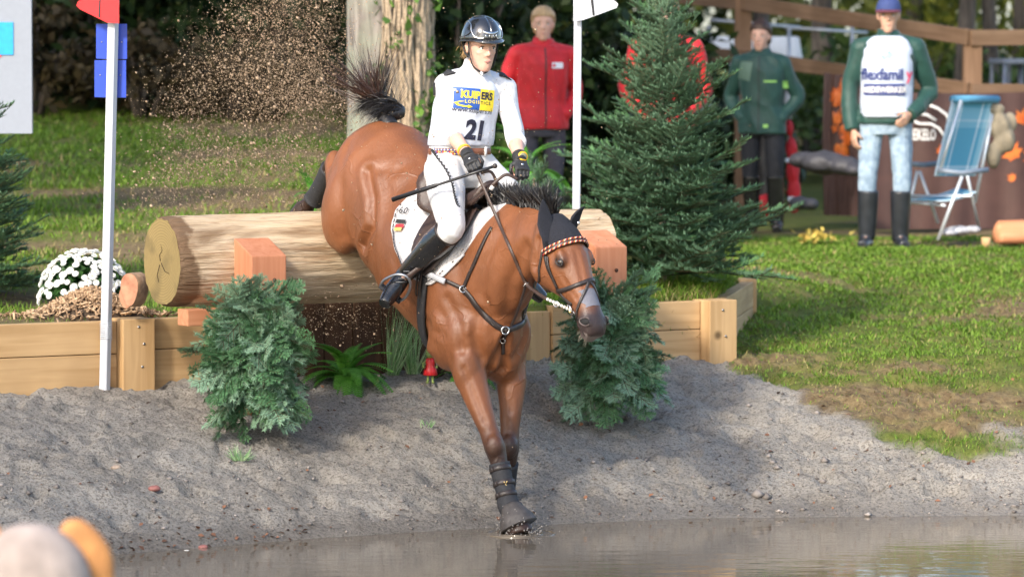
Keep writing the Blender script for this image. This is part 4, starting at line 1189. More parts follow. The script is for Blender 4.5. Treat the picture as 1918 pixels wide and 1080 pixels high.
BAY = np.array((0.212, 0.076, 0.029)); 
def horse_col(V):
    n = len(V); c = np.tile(BAY, (n, 1))
    P = V.astype(float)
    pat = fbm(P, 5, 3, 61)[:, None]
    c = c * (1 + .16 * pat)
    # dark points: lower legs
    Xr = P - np.array(HBASE)
    def near(a, b_, r0, r1):
        a, b_ = np.array(a), np.array(b_); d = b_ - a; t = np.clip(((P - a) @ d) / (d @ d), 0, 1); q = np.linalg.norm(P - (a + t[:, None] * d), axis=1); return 1 - sstep(r0, r1, q)
    def to(c, k, col): return c * (1 - k[:, None]) + np.array(col) * k[:, None]
    DK = (0.030, 0.017, 0.013)
    z = P[:, 2]; front = P[:, 1] < 20.55
    zr = sstep(-.30, -.60, z + .05 * fbm(P, 9, 3, 7)) * (z < -.22)
    c = to(c, zr * .93, DK)
    for pl in ((at(627, 302, 21.18), at(592, 368, 21.42), at(572, 388, 21.5)), (TR(-.98, .20, -.02), TR(-1.22, .20, -.26), TR(-1.34, .20, -.32))):
        k = np.maximum(near(pl[0].lerp(pl[1], .25), pl[1], .06, .12), near(pl[1], pl[2] + (pl[2] - pl[1]) * .6, .07, .13)); c = to(c, k * .95, DK)
    # muzzle
    H = P - np.array(HEAD['P']); s = H @ np.array(HEAD['A']); nn = H @ np.array(HEAD['N']); ll = H @ np.array(HEAD['S'])
    inh = (np.abs(ll) < .16) & (nn > -.26) & (nn < .16) & (s > -.05) & (s < .72)
    k = sstep(.41, .50, s + .03 * fbm(P, 18, 2, 8)) * inh
    c = to(c, k * .93, (0.030, 0.024, 0.026))
    k = sstep(.55, .578, s + .02 * fbm(P, 40, 2, 8)) * inh * (nn < -.02); c = to(c, k * .6, (.30, .25, .23))
    # mealy inside of flank, paler belly and girth
    TL = P - np.array(WI); x = TL @ np.array(HF) + .38; zz = TL @ np.array(HT) + .5; yy = TL @ np.array(U)
    k = sstep(-.05, -.30, zz) * (x > -.7) * (x < .5) * .35; c = to(c, k, (.46, .23, .11))
    k = sstep(.35, .5, zz) * (x < .3) * .30; c = to(c, k, (.22, .078, .03))
    # eye surround
    for q in (-1, 1):
        e = np.array(HPt(.212, .032, q * .105)); d = np.linalg.norm(P - e, axis=1); c = to(c, (1 - sstep(.022, .05, d)) * .75, (.035, .018, .012))
    return np.clip(c, 0, 1)
def veined(m):
    """thin raised veins and skin folds in patches, on top of the hair bump"""
    nt = m.node_tree; L = nt.links.new; b = nt.nodes['Principled BSDF']; tc = nt.nodes.new('ShaderNodeTexCoord')
    nz = nt.nodes.new('ShaderNodeTexNoise'); nz.inputs['Scale'].default_value = 7; L(tc.outputs['Object'], nz.inputs['Vector'])
    mx = nt.nodes.new('ShaderNodeMix'); mx.data_type = 'RGBA'; mx.inputs[0].default_value = .12; L(tc.outputs['Object'], mx.inputs[6]); L(nz.outputs['Color'], mx.inputs[7])
    vo = nt.nodes.new('ShaderNodeTexVoronoi'); vo.feature = 'DISTANCE_TO_EDGE'; vo.inputs['Scale'].default_value = 7.5; L(mx.outputs[2], vo.inputs['Vector'])
    r = nt.nodes.new('ShaderNodeMapRange'); r.inputs[1].default_value = 0; r.inputs[2].default_value = .05; r.inputs[3].default_value = 1; r.inputs[4].default_value = 0; L(vo.outputs['Distance'], r.inputs[0])
    n2 = nt.nodes.new('ShaderNodeTexNoise'); n2.inputs['Scale'].default_value = 3.2; L(tc.outputs['Object'], n2.inputs['Vector'])
    k = nt.nodes.new('ShaderNodeMapRange'); k.inputs[1].default_value = .5; k.inputs[2].default_value = .62; L(n2.outputs['Fac'], k.inputs[0])
    mu = nt.nodes.new('ShaderNodeMath'); mu.operation = 'MULTIPLY'; L(r.outputs[0], mu.inputs[0]); L(k.outputs[0], mu.inputs[1])
    bp = nt.nodes.new('ShaderNodeBump'); bp.inputs['Strength'].default_value = .45; bp.inputs['Distance'].default_value = .006; L(mu.outputs[0], bp.inputs['Height'])
    L(b.inputs['Normal'].links[0].from_socket, bp.inputs['Normal']); L(bp.outputs[0], b.inputs['Normal'])
    return m
def coat_mat():
    m = veined(mat('horse_coat', (.92, .92, .92), .45, .20, 6, .5, 80, .45, attr=True, glossvar=.10, bdist=.005, stretch=(1, 1, .5)))
    return m
COAT = coat_mat()
def horse_disp(V):
    P = V.astype(float)
    Nn = None
    return V
def relax(V, F, w, it):
    """weighted, volume-keeping smoothing"""
    V = V.astype(float); Fa = np.array([f for f in F if len(f) == 4])
    E = np.vstack([Fa[:, [0, 1]], Fa[:, [1, 2]], Fa[:, [2, 3]], Fa[:, [3, 0]]]); n = len(V)
    i, j = E[:, 0], E[:, 1]; deg = np.bincount(i, minlength=n) + np.bincount(j, minlength=n)
    for k in range(it):
        for lam in (.65, -.50 if k % 4 else -.35):
            A = np.stack([np.bincount(i, V[j, a], n) + np.bincount(j, V[i, a], n) for a in range(3)], 1) / np.maximum(deg, 1)[:, None]
            V = V + (A - V) * (lam * w)[:, None]
    return V
def horse_weight(V):
    P = V.astype(float)
    def near(pts, r0, r1):
        q = np.full(len(P), 9.)
        for a, c in zip(pts[:-1], pts[1:]):
            a, c = np.array(a), np.array(c); d = c - a; t = np.clip(((P - a) @ d) / (d @ d), 0, 1); q = np.minimum(q, np.linalg.norm(P - (a + t[:, None] * d), axis=1))
        return 1 - sstep(r0, r1, q)
    k = near([at(893, 740, 19.9), at(927, 838, 19.83), at(951, 940, 19.76), at(974, 1000, 19.68)], .10, .17)
    k = np.maximum(k, near([at(958, 740, 20.2), at(954, 838, 20.12), at(948, 940, 20.25), at(952, 972, 20.25)], .10, .17))
    k = np.maximum(k, near([at(627, 302, 21.18), at(592, 368, 21.42), at(572, 388, 21.5)], .07, .11))
    k = np.maximum(k, near([TR(-.98, .2, -.02), TR(-1.22, .2, -.26), TR(-1.34, .2, -.32)], .07, .11))
    k = np.maximum(k, near([HPt(.04, -.03), HPt(.3, -.02), HPt(.55, -.02)], .14, .22))
    return 1 - .88 * k
V_, HFc = remesh(build_horse_mesh(), .0085, 4)
HV = relax(V_, HFc, horse_weight(V_), 34)
def muscle(V, F):
    Fa = np.array(F); n = np.cross(V[Fa[:, 2]] - V[Fa[:, 0]], V[Fa[:, 3]] - V[Fa[:, 1]]); N = np.zeros_like(V)
    for k in range(4): np.add.at(N, Fa[:, k], n)
    N /= np.linalg.norm(N, axis=1, keepdims=True) + 1e-12
    TL = V - np.array(WI); x = TL @ np.array(HF); z = TL @ np.array(HT); y = TL @ np.array(U)
    Q = np.stack([x * 1.0 + z * .5, y * .8, z * .55 - x * .3], 1)
    d = fbm(Q, 6.5, 2, 71) * .011 + fbm(Q, 15, 2, 72) * .0022
    ribs = np.sin((x * 1.0 + z * .25) * 62) * .0012 * np.exp(-((x + .35) / .22) ** 2) * (z < -.1)
    return V + N * ((d + ribs) * horse_weight(V))[:, None]
HV = muscle(HV, HFc)
def vnormals(V, F):
    Fa = np.array(F); n = np.cross(V[Fa[:, 2]] - V[Fa[:, 0]], V[Fa[:, 3]] - V[Fa[:, 1]]); N = np.zeros_like(V)
    for k in range(4): np.add.at(N, Fa[:, k], n)
    return N / (np.linalg.norm(N, axis=1, keepdims=True) + 1e-12)
def sculpt(V, F):
    """grooves between the muscles: way-points on the near side, mirrored to the far side of the trunk"""
    bv = bvh_of(V, F); N = vnormals(V, F); D = np.zeros(len(V))
    G = (([(688, 320), (698, 370), (698, 425), (680, 462)], .022, .026), ([(655, 262), (640, 330), (634, 400), (645, 440)], .007, .03), ([(936, 438), (908, 495), (902, 550), (922, 590)], .011, .030),
         ([(838, 560), (862, 612), (866, 655)], .010, .022), ([(900, 585), (888, 630), (905, 668)], .010, .024), ([(945, 632), (941, 690)], .016, .02), ([(868, 690), (890, 745), (908, 790)], .006, .014),
         ([(985, 462), (955, 530), (948, 590)], .012, .028), ([(1008, 450), (1003, 500), (1010, 548)], .014, .018), ([(1052, 515), (1068, 545), (1080, 560)], .004, .010), ([(1078, 470), (1088, 510), (1094, 535)], .004, .012),
         ([(720, 340), (745, 420), (742, 500)], .005, .03), ([(760, 560), (800, 600), (830, 630)], .005, .02), ([(780, 300), (740, 320), (705, 318)], .006, .03), ([(955, 700), (957, 770)], .005, .014), ([(1062, 600), (1075, 590), (1090, 596)], .004, .008))
    for pts, dep, w in G:
        P = []
        for p in pts:
            o, d = ray(*p); h = bv.ray_cast(o, d)
            if h[0] is not None: P.append(h[0])
        for Q in (P, [WI + HF * (p - WI).dot(HF) + HT * (p - WI).dot(HT) - U * (p - WI).dot(U) for p in P]) if pts[0][0] < 1000 and pts[0][1] < 640 else (P,):
            q = np.full(len(V), 9.)
            for a, c in zip(Q[:-1], Q[1:]):
                a, c = np.array(a), np.array(c); e = c - a; t = np.clip(((V - a) @ e) / (e @ e), 0, 1); q = np.minimum(q, np.linalg.norm(V - (a + t[:, None] * e), axis=1))
            D = D - dep * np.exp(-(q / w) ** 2) + dep * .30 * np.exp(-((q - w * 2.0) / (w * .9)) ** 2)
    return V + N * D[:, None]
HV = relax(sculpt(HV, HFc), HFc, horse_weight(HV) * .6 + .1, 3)
_b = MB(); _b.add(HV, HFc); _b.c = [horse_col(HV)]
hobj = _b.build('body', COAT, horse, True, HBASE)
HBV = bvh_of(HV, HFc)
def hit(px, py, off=0.0, bv=None):
    o, d = ray(px, py); h = (bv or HBV).ray_cast(o, d)
    if h[0] is None:                                    # just past the outline: take the nearest skin
        best = min((( (bv or HBV).find_nearest(o + d * t), o + d * t) for t in np.linspace(19.2, 20.9, 60)), key=lambda k: k[0][3])
        h = best[0]
    return h[0] + h[1] * off, h[1]
def surf_path(pts, n=40, off=.004, bv=None):
    """pixel way-points on the horse -> smooth path lying on the skin"""
    P = []
    for p in pts:
        if len(p) == 2:
            h = hit(*p, bv=bv); P.append(h[0] if h else None)
        else: P.append(Vector(p))
    P = [p for p in P if p is not None]
    P = spline(P, n); out = []; nr = []
    for p in P:
        h = (bv or HBV).find_nearest(p); nm = h[1]
        out.append(h[0] + nm * off); nr.append(nm)
    # relax
    for _ in range(3):
        out = [out[0]] + [(out[i - 1] + out[i] * 2 + out[i + 1]) / 4 for i in range(1, len(out) - 1)] + [out[-1]]
        nr = [nr[0]] + [(nr[i - 1] + nr[i] * 2 + nr[i + 1]).normalized() for i in range(1, len(nr) - 1)] + [nr[-1]]
    return out, nr
def spline(P, n):
    P = [Vector(p) for p in P]; m = len(P)
    if m < 3: return [P[0].lerp(P[-1], i / (n - 1)) for i in range(n)]
    out = []
    for i in range(n):
        t = i / (n - 1) * (m - 1); k = min(int(t), m - 2); f = t - k
        p0 = P[max(k - 1, 0)]; p1 = P[k]; p2 = P[k + 1]; p3 = P[min(k + 2, m - 1)]
        out.append(0.5 * ((2 * p1) + (p2 - p0) * f + (2 * p0 - 5 * p1 + 4 * p2 - p3) * f * f + (3 * p1 - p0 - 3 * p2 + p3) * f ** 3))
    return out
# ------------------------------------------------------------------ horse: eyes, nostrils, mane, tail
EYE = mat('horse_eye', (0.012, 0.008, 0.006), .06, .1, spec=.9, coat=1.0)
DARKSKIN = mat('dark_skin', (0.022, 0.017, 0.016), .5, .2, 40)
HAIR = mat('black_horsehair', (0.012, 0.010, 0.010), .42, .3, 60, spec=.6)
HAIRB = mat('tail_horsehair', (0.030, 0.014, 0.010), .45, .5, 5, spec=.6, col2=(0.06, 0.024, 0.014))
LEATHER = mat('dark_leather', (0.028, 0.020, 0.018), .42, .25, 60, .2, 90, glossvar=.08)
LEATHER_B = mat('brown_leather', (0.052, 0.030, 0.023), .45, .25, 60, .2, 90, glossvar=.08)
STEEL = mat('bright_steel', (0.62, 0.61, 0.60), .22, .05, metal=1.0)
PADW = mat('quilted_white', (0.58, 0.56, 0.56), .85, .06, 8, .8, 120, bdist=.01)
WOOLN = mat('navy_knit', (0.012, 0.013, 0.020), .9, .4, 160, .9, 260, bdist=.006)
NEO = mat('black_neoprene', (0.022, 0.022, 0.025), .75, .25, 60, .3, 120)
RUB = mat('grey_rubber', (0.060, 0.052, 0.048), .6, .35, 25, .3, 60)
HB = HBASE
for q in (-1, 1):
    c = HPt(.212, .034, q * .0875)
    e = MB(); e.ell(c - HB, (.0225, .0225, .0225), None, 18, 12); eo = e.build('eye', EYE, horse)
    lid = MB(); pts = []
    S_, A_, N_ = HEAD['S'] * q, HEAD['A'], HEAD['N']
    for k in range(21):
        a = 2 * math.pi * k / 20
        pts.append(c + S_ * .0165 + (A_ * .78 + N_ * .62).normalized() * math.cos(a) * .024 + (N_ * .78 - A_ * .62).normalized() * math.sin(a) * .017 - HB)
    lid.tube(pts, .0042, 7); lid.build('eyelid', DARKSKIN, eo)
for q in (-1, 1):
    h = HBV.ray_cast(HPt(.525, .012, q * .3), -HEAD['S'] * q)
    if h[0] is not None:
        n = h[1]; t1 = (HEAD['A'] * .55 + HEAD['N'] * .85); t1 = (t1 - n * t1.dot(n)).normalized(); t2 = n.cross(t1)
        mrot = Matrix((t1, t2, n)).transposed()
        b = MB(); b.ell(h[0] - HB, (.026, .016, .005), mrot, 16, 8); b.build('nostril', mat('nostril_dark', (.006, .005, .005), .8), horse)
        b = MB(); b.tube([h[0] - HB + t1 * math.cos(a) * .031 + t2 * math.sin(a) * (.019 + .004 * math.cos(a)) + n * .0005 for a in np.linspace(.6, 5.9, 22)], [.002 + .002 * math.sin(x) for x in np.linspace(0, 3.14, 22)], 7); b.build('nostril_rim', mat('nostril_skin', (.10, .075, .07), .5), horse)
# mouth line
P, nr = surf_path([HPt(.575, -.034, -.045), HPt(.545, -.040, -.075), HPt(.50, -.043, -.075), HPt(.455, -.040, -.07)], 16, .0005)
b = MB(); b.strap([p - HB for p in P], nr, .006, .0015); b.build('mouth', mat('lip_line', (.02, .014, .013), .7), horse)
def whisk():
    g = np.random.default_rng(3); b = MB()
    for k in range(26):
        p = HPt(g.uniform(.52, .60), g.uniform(-.10, -.075), g.uniform(-.045, .03)); h = HBV.find_nearest(p)
        d = (h[1] + HEAD['A'] * .5 + Vector(g.normal(size=3)) * .25).normalized(); b.tube([h[0] - HB, h[0] + d * g.uniform(.015, .035) - HB], [.0009, .0004], 3)
    b.build('whiskers', mat('whisker', (.30, .26, .2), .6), horse)
whisk()

def strands(name, roots, dirs, lens, m, parent, off, width=.004, segs=7, grav=(0, 0, -.3), curl=.25, seed=0, clump=None, wind=None):
    g = np.random.default_rng(seed); n = len(roots)
    P = roots.copy(); D = dirs / np.linalg.norm(dirs, axis=1, keepdims=True)
    side = np.cross(D, rand_dirs(n, g)); side /= np.linalg.norm(side, axis=1, keepdims=True)
    ng = max(4, n // 16); grp = np.minimum((np.arange(n) * ng) // n, ng - 1); bend = (g.normal(size=(ng, 3)) * curl * 1.1)[grp] + g.normal(size=(n, 3)) * curl * .3
    D = D + (g.normal(size=(ng, 3)) * .16)[grp]; D /= np.linalg.norm(D, axis=1, keepdims=True); lens = lens * g.uniform(.7, 1.15, ng)[grp]
    L = (lens / segs)[:, None]; rows = []
    for k in range(segs + 1):
        w = width * (1 - (k / segs) ** 2 * .85) * .5
        rows.append(np.stack([P - side * w, P + side * w], 1))
        D = D + (np.array(grav) + bend) / segs
        if wind is not None: D = D + wind / segs
        D /= np.linalg.norm(D, axis=1, keepdims=True); P = P + D * L
    V = np.stack(rows, 1)                     # n, segs+1, 2, 3
    base = (np.arange(n) * (segs + 1) * 2)[:, None]; k = (np.arange(segs) * 2)[None]
    i = (base + k).ravel(); F = np.stack([i, i + 1, i + 3, i + 2], -1)
    return fast_mesh(name, V.reshape(-1, 3) - np.array(off), F, m, parent, None, True)

def crest(t):  # 0 withers .. 1 poll
    p = WI.lerp(HPt(-.04, .02), t); h = HBV.ray_cast(p + UP * .35, -UP)
    return h[0] if h[0] is not None else p
def build_mane():
    g = np.random.default_rng(12); n = 2600
    T = np.sort(g.uniform(.12, 1.0, n)); cp_ = [crest(x) for x in np.linspace(.1, 1.0, 40)]
    ca = np.array([tuple(p) for p in cp_])
    k = (T - .1) / .9 * 39; i = np.clip(k.astype(int), 0, 38); f = (k - i)[:, None]
    root = ca[i] * (1 - f) + ca[i + 1] * f + np.array(U) * g.normal(size=(n, 1)) * .008 - np.array(UP) * .005
    D = np.array(UP) * .95 + np.array(U) * g.uniform(-.22, .40, (n, 1)) - np.array(Vd) * g.uniform(.0, .40, (n, 1))
    ln = g.uniform(.06, .105, n) * (1 + .55 * T)
    strands('mane', root, D, ln, HAIR, horse, HB, .0055, 6, (0, 0, -.5), .28, 4)
build_mane()
def build_tail():
    g = np.random.default_rng(15)
    dock = [TR(-.66, 0, .40), TR(-.73, 0, .43), at(748, 210, 20.98), at(732, 197, 21.03), at(714, 194, 21.08), at(700, 200, 21.12)]
    D = spline(dock, 24)
    b = MB(); b.tube([p - HB for p in D], list(np.linspace(.050, .016, 24)), 12); to = b.build('tail', HAIR, horse)
    DA = np.array([tuple(p) for p in D])
    def bunch(i0, i1, n, dvec, spread, l0, l1, grav, curl, seed, m=HAIR, w=.0045, wind=None):
        g = np.random.default_rng(seed); k = np.sort(g.uniform(i0, i1, n)); i = np.clip(k.astype(int), 0, 22); f = (k - i)[:, None]
        rr = np.interp(k, [0, 23], [.045, .014])[:, None]; o = rand_dirs(n, g); o[:, 2] = np.abs(o[:, 2])
        R0 = DA[i] * (1 - f) + DA[i + 1] * f + o * rr
        dv = np.array(dvec) + o * .35 + g.normal(size=(n, 3)) * spread
        strands('tail_hair', R0, dv, g.uniform(l0, l1, n), m, to, HB, w, 9, grav, curl, seed, wind=wind)
    bunch(4, 23, 1700, (-.75, .0, .30), .16, .08, .17, (-.55, 0, -1.9), .35, 1)          # arched cap of hair over the dock
    bunch(16, 23, 300, (-.80, .25, .50), .20, .16, .42, (-.2, .1, .45), .50, 2, HAIRB, .0035)  # blown back through the sand
    bunch(18, 23, 130, (-.18, .1, .98), .10, .22, .36, (.10, 0, .1), .22, 3, HAIRB, .004)
    bunch(10, 22, 60, (.10, 0, .9), .28, .14, .30, (.2, 0, .1), .6, 6, HAIR, .0022)
build_tail()

# ------------------------------------------------------------------ ear bonnet
def head_patch(s0, s1, a0f, a1f, ns, na, off, base=-.04):
    rows = []
    for i in range(ns + 1):
        s = lerp(s0, s1, i / ns); row = []
        for j in range(na + 1):
            a = R(lerp(a0f(i / ns), a1f(i / ns), j / na)); d = HEAD['N'] * math.cos(a) + HEAD['S'] * math.sin(a); c = HPt(s, base)
            h = HBV.ray_cast(c + d * .4, -d, .5)
            row.append((h[0] if h[0] is not None else c + d * .09) + d * off)
        rows.append(row)
    return rows
def grid_mb(rows, thick=None, nrm=None):
    b = MB(); n = len(rows[0]); V = [p for r in rows for p in r]
    F = [(i * n + j, i * n + j + 1, (i + 1) * n + j + 1, (i + 1) * n + j) for i in range(len(rows) - 1) for j in range(n - 1)]
    b.add([tuple(p) for p in V], F); return b
bonnet = thing('ear_bonnet', 'dark knitted ear bonnet over the horse ears and forehead', 'ear bonnet', HPt(.05, .08))
BB = bonnet.location
rows = head_patch(-.06, .125, lambda t: -lerp(62, 84, t), lambda t: lerp(62, 84, t), 12, 22, .006)
cap = grid_mb([[p - BB for p in r] for r in rows]).build('cap', WOOLN, bonnet)
cap.modifiers.new('thick', 'SOLIDIFY').thickness = .004
def ear(base, tip, face, w):
    base, tip = Vector(base), Vector(tip); ax = tip - base; d = ax.normalized(); f = (Vector(face) - d * d.dot(Vector(face))).normalized(); s = d.cross(f); rg = []
    for t, k in ((-.18, .75), (0, .85), (.15, 1.0), (.4, 1.0), (.65, .72), (.85, .40), (.97, .14), (1, .04)):
        c = base + ax * t - f * .012 * math.sin(max(t, 0) * 3.14)
        rg.append([c + s * math.cos(a) * w * k + f * (math.sin(a) * w * k * (.62 if math.sin(a) < 0 else .16)) for a in [2 * math.pi * q / 18 for q in range(18)]])
    b = MB(); b.loft([[p - BB for p in r] for r in rg]); return b
eR = hit(1030, 447)[0]; eL = HPt(.035, .045, .062)
ear(eR - HEAD['A'] * .0, at(1017, 373, eR.y + .02), Vector((.5, -.85, 0)), .046).build('ear_cover', WOOLN, bonnet)
ear(eL, at(1095, 386, eL.y - .05), Vector((.75, -.6, 0)), .034).build('ear_cover', WOOLN, bonnet)
c = hit(1088, 448); c = (c[0] if c else HPt(.06, .05, .07))
MB().ell(eL.lerp(at(1095, 386, eL.y - .05), .22) + Vector((.012, -.024, 0)) - BB, (.007, .005, .010)).build('badge', STEEL, bonnet)

# ------------------------------------------------------------------ bridle
bridle = thing('bridle', 'dark leather bridle with braided browband and long brown reins', 'bridle', HPt(.2, .1))
BR = bridle.location
def bstrap(name, pts, w, th, m, n=30, off=.003, par=None, bv=None):
    P, nr = surf_path(pts, n, off, bv); b = MB(); b.strap([p - BR for p in P], nr, w, th); return b.build(name, m, par or bridle)
# browband with braid: two twisted rows
def browband():
    def row(s):
        out = []
        for j in range(61):
            a = R(lerp(-88, 80, j / 60)); d = HEAD['N'] * math.cos(a) + HEAD['S'] * math.sin(a); c = HPt(s - .012 * math.cos(a * 1.1) * 1.0 + .035 * (1 - math.cos(a)) * -.6 + .02, -.035)
            h = HBV.ray_cast(c + d * .4, -d, .5); out.append(((h[0] if h[0] is not None else c + d * .1) + d * .012, d))
        return out
    r = row(.125); b = MB(); b.strap([p - BR for p, d in r], [d for p, d in r], .034, .005); bb = b.build('browband', LEATHER, bridle)
    cols = [mat('braid_orange', (.62, .16, .03), .6), mat('braid_white', (.62, .56, .42), .6), mat('braid_red', (.40, .03, .03), .6), LEATHER]
    for k, (ds, ph) in enumerate(((-.009, 0), (.010, 1.5))):
        b = MB()
        for j in range(1, 60):
            p, d = r[j]; t = (r[j + 1][0] - r[j - 1][0]).normalized() if j < 60 else t
            s = d.cross(t); q = p - s * ds * (1 if s.dot(HEAD['A']) < 0 else -1) + d * .006
            ro = Matrix((( t + s * .6).normalized(), d.cross((t + s * .6).normalized()), d)).transposed()
            b.ell(q - BR, (.0085, .0042, .0045), ro, 8, 5, mi=(j + int(ph)) % 4)
        b.build('braid', cols, bb)
browband()
bstrap('cheekpiece', [(1019, 466), (1024, 492), (1038, 525), (1052, 552), (1072, 570)], .018, .004, LEATHER)
bstrap('throat_lash', [(1017, 468), (1011, 500), (1008, 530), (1012, 548)], .013, .004, LEATHER)
bstrap('cheekpiece', [(1027, 480), (1031, 505), (1045, 538)], .012, .004, LEATHER, 20, .008)
bstrap('noseband', [(1044, 545), (1062, 541), (1085, 532), (1100, 526), HPt(.335, .075, .02), HPt(.335, .06, .06), HPt(.33, .0, .08)], .022, .005, LEATHER)
bstrap('flash_strap', [HPt(.345, .08, -.008), (1096, 545), (1088, 562), (1082, 580), HPt(.47, -.04, -.065), HPt(.475, -.075, -.02)], .014, .004, LEATHER)
bstrap('flash_strap', [HPt(.345, .08, .0), HPt(.38, .07, .035), HPt(.42, .04, .06), HPt(.46, -.01, .07)], .014, .004, LEATHER)
def ring(c, n, r, tube, m, name, par, off, sx=1.0):
    n = Vector(n).normalized(); t1 = n.orthogonal().normalized(); t2 = n.cross(t1); b = MB()
    b.tube([Vector(c) - off + t1 * math.cos(a) * r * sx + t2 * math.sin(a) * r for a in np.linspace(0, 6.2832, 25)], tube, 7); return b.build(name, m, par)
bit = hit(1072, 578); bitp = bit[0] + bit[1] * .012
ring(bitp, bit[1], .026, .0038, STEEL, 'bit_ring', bridle, BR)
MB().tube([bitp - BR, HPt(.455, -.045, -.05) - BR], .006, 8).build('mouthpiece', STEEL, bridle)
MB().ell(bitp - BR + UP * -.01, (.008, .006, .008)).build('bit_stud', mat('brass', (.7, .5, .2), .25, metal=1), bridle)
# nasal strip on the nose
ns = thing('nasal_strip', 'grey adhesive nasal strip across the nose of the horse', 'nasal strip', HPt(.41, .06))
rows = head_patch(.375, .462, lambda t: -48 + 10 * math.sin(t * 9), lambda t: 44 + 8 * math.sin(t * 9), 8, 14, .0016, -.02)
grid_mb([[p - ns.location for p in r] for r in rows]).build('strip', mat('strip_grey', (.15, .15, .18), .75, .08, 30, .3, 60), ns)

# ------------------------------------------------------------------ saddle pad, saddle, girth
def TD(x, th, off=0.0):
    """on the horse's trunk: x along, th degrees round from the spine (minus = right side)"""
    c = TR(x, 0, .08); d = U * math.sin(R(th)) + HT * math.cos(R(th)); h = HBV.ray_cast(c + d * .8, -d, .8)
    return (h[0] if h[0] is not None else c + d * .3) + d * off
PADX = [-.075, -.06, -.03, 0, .10, .23, .33, .43, .50, .55, .575]; PADT = [20, 45, 58, 66, 79, 88, 86, 79, 70, 56, 30]
pad = thing('saddle_pad', 'white quilted saddle pad with dark corded edge', 'saddle pad', TR(.2, 0, .45))
PB = pad.location
def padrow(x, off):
    tm = float(np.interp(x, PADX, PADT)); return [TD(x, lerp(-tm, tm, j / 44), off) for j in range(45)]
rows = [padrow(x, .008) for x in np.linspace(-.075, .575, 34)]
po = grid_mb([[p - PB for p in r] for r in rows]).build('quilt', PADW, pad); md = po.modifiers.new('thick', 'SOLIDIFY'); md.thickness = .012; md.offset = 1
edge = [r[0] for r in rows]
e2 = spline(edge, 120); b = MB(); b.tube([p - PB for p in e2], .007, 7); b.build('binding', PADW, pad)
b = MB()
for k in range(2, 118, 1):
    if k % 3 == 2: continue
    p = e2[k] + (TR(.25, -.1, .3) - e2[k]).normalized() * .014; t = (e2[min(k + 1, 119)] - e2[k - 1]).normalized(); h = HBV.find_nearest(p); nn = h[1]
    ro = Matrix((t, nn.cross(t).normalized(), nn)).transposed(); b.ell(h[0] + nn * .022 - PB, (.0075, .0035, .003), ro, 6, 4)
b.build('cord', mat('dark_cord', (.03, .025, .03), .8), pad)['kind'] = 'stuff'
def on_pad(name, V2, F2, px, py, size, m, rot=0.0, off=.0225):
    h = hit(px, py); c = h[0]; n = h[1]; xd = (HF * -1 + UP * 0); xd = Vector((1, 0, -.35)); xd = (xd - n * xd.dot(n)).normalized(); yd = n.cross(xd); xd2 = xd * math.cos(rot) + yd * math.sin(rot); yd2 = n.cross(xd2)
    V2, F2 = subdiv(V2, F2, .02); P, F = flat_print(V2, F2, c, xd2, yd2, n, off, HBV, .1)
    b = MB(); b.add([tuple(p - PB) for p in P], F); return b.build(name, m, pad)
V2, F2 = rect2(-.035, -.008, .035, .012); on_pad('flag_patch', V2, F2, 756, 418, 1, mat('patch_black', (.02, .02, .02), .7))
V2, F2 = rect2(-.035, -.026, .030, -.008); on_pad('flag_patch', V2, F2, 756, 420, 1, mat('patch_red', (.55, .03, .04), .7))
V2, F2 = rect2(-.035, -.044, .022, -.026); on_pad('flag_patch', V2, F2, 756, 420, 1, mat('patch_gold', (.62, .42, .12), .7))
V2, F2 = text_polys('60', .050, .0006, spacing=1.2); on_pad('number', V2 - np.array([.02, .02, 0]), F2, 758, 396, 1, BLACKM)

saddle = thing('saddle', 'dark brown leather jumping saddle under the rider', 'saddle', TR(.2, 0, .5))
SB = saddle.location
def flap_mesh(poly, off, name, m, thick, side=-1):
    V2, F2 = np.array([(x * 10, th / 10., 0) for x, th in poly]), [tuple(range(len(poly)))]
    V2, F2 = subdiv(V2, F2, .35)
    b = MB(); b.add([tuple(TD(v[0] / 10, side * v[1] * 10, off) - SB) for v in V2], F2); o = b.build(name, m, saddle)
    s = o.modifiers.new('thick', 'SOLIDIFY'); s.thickness = thick; s.offset = 0; return o
FL = [(.30, 6), (.42, 9), (.50, 22), (.53, 40), (.50, 58), (.44, 70), (.36, 75), (.29, 72), (.24, 62), (.20, 46), (.16, 28), (.15, 10)]
FL2 = [(x - .005 if x > .3 else x + .005, t * .90) for x, t in FL]
for s in (-1, 1):
    flap_mesh(FL, .034, 'sweat_flap', LEATHER, .006, s); flap_mesh(FL2, .052, 'flap', LEATHER_B, .007, s)
    pts = [TD(x, s * t, .064) - SB for x, t in ((.44, 22), (.485, 34), (.49, 46), (.455, 58), (.41, 66))]
    MB().tube(spline(pts, 20), [.008 + .012 * math.sin(math.pi * k / 19) for k in range(20)], 10).build('knee_roll', LEATHER_B, saddle)
def seat_mesh():
    rows = []
    for i in range(25):
        t = i / 24; x = lerp(-.06, .40, t); top = TD(x, 0).copy(); h = .055 + .115 * (1 - sstep(0, .38, t)) + .075 * float(sstep(.55, 1, t)); w = float(np.interp(t, [0, .12, .3, .6, .85, 1], [.07, .165, .18, .12, .10, .07]))
        row = []
        for j in range(21):
            q = lerp(-1, 1, j / 20); row.append(top + HT * (h - .10 * abs(q) ** 2.4) + U * q * w - SB)
        rows.append(row)
    o = grid_mb(rows).build('seat', LEATHER_B, saddle); s = o.modifiers.new('thick', 'SOLIDIFY'); s.thickness = .03; s.offset = -1
seat_mesh()
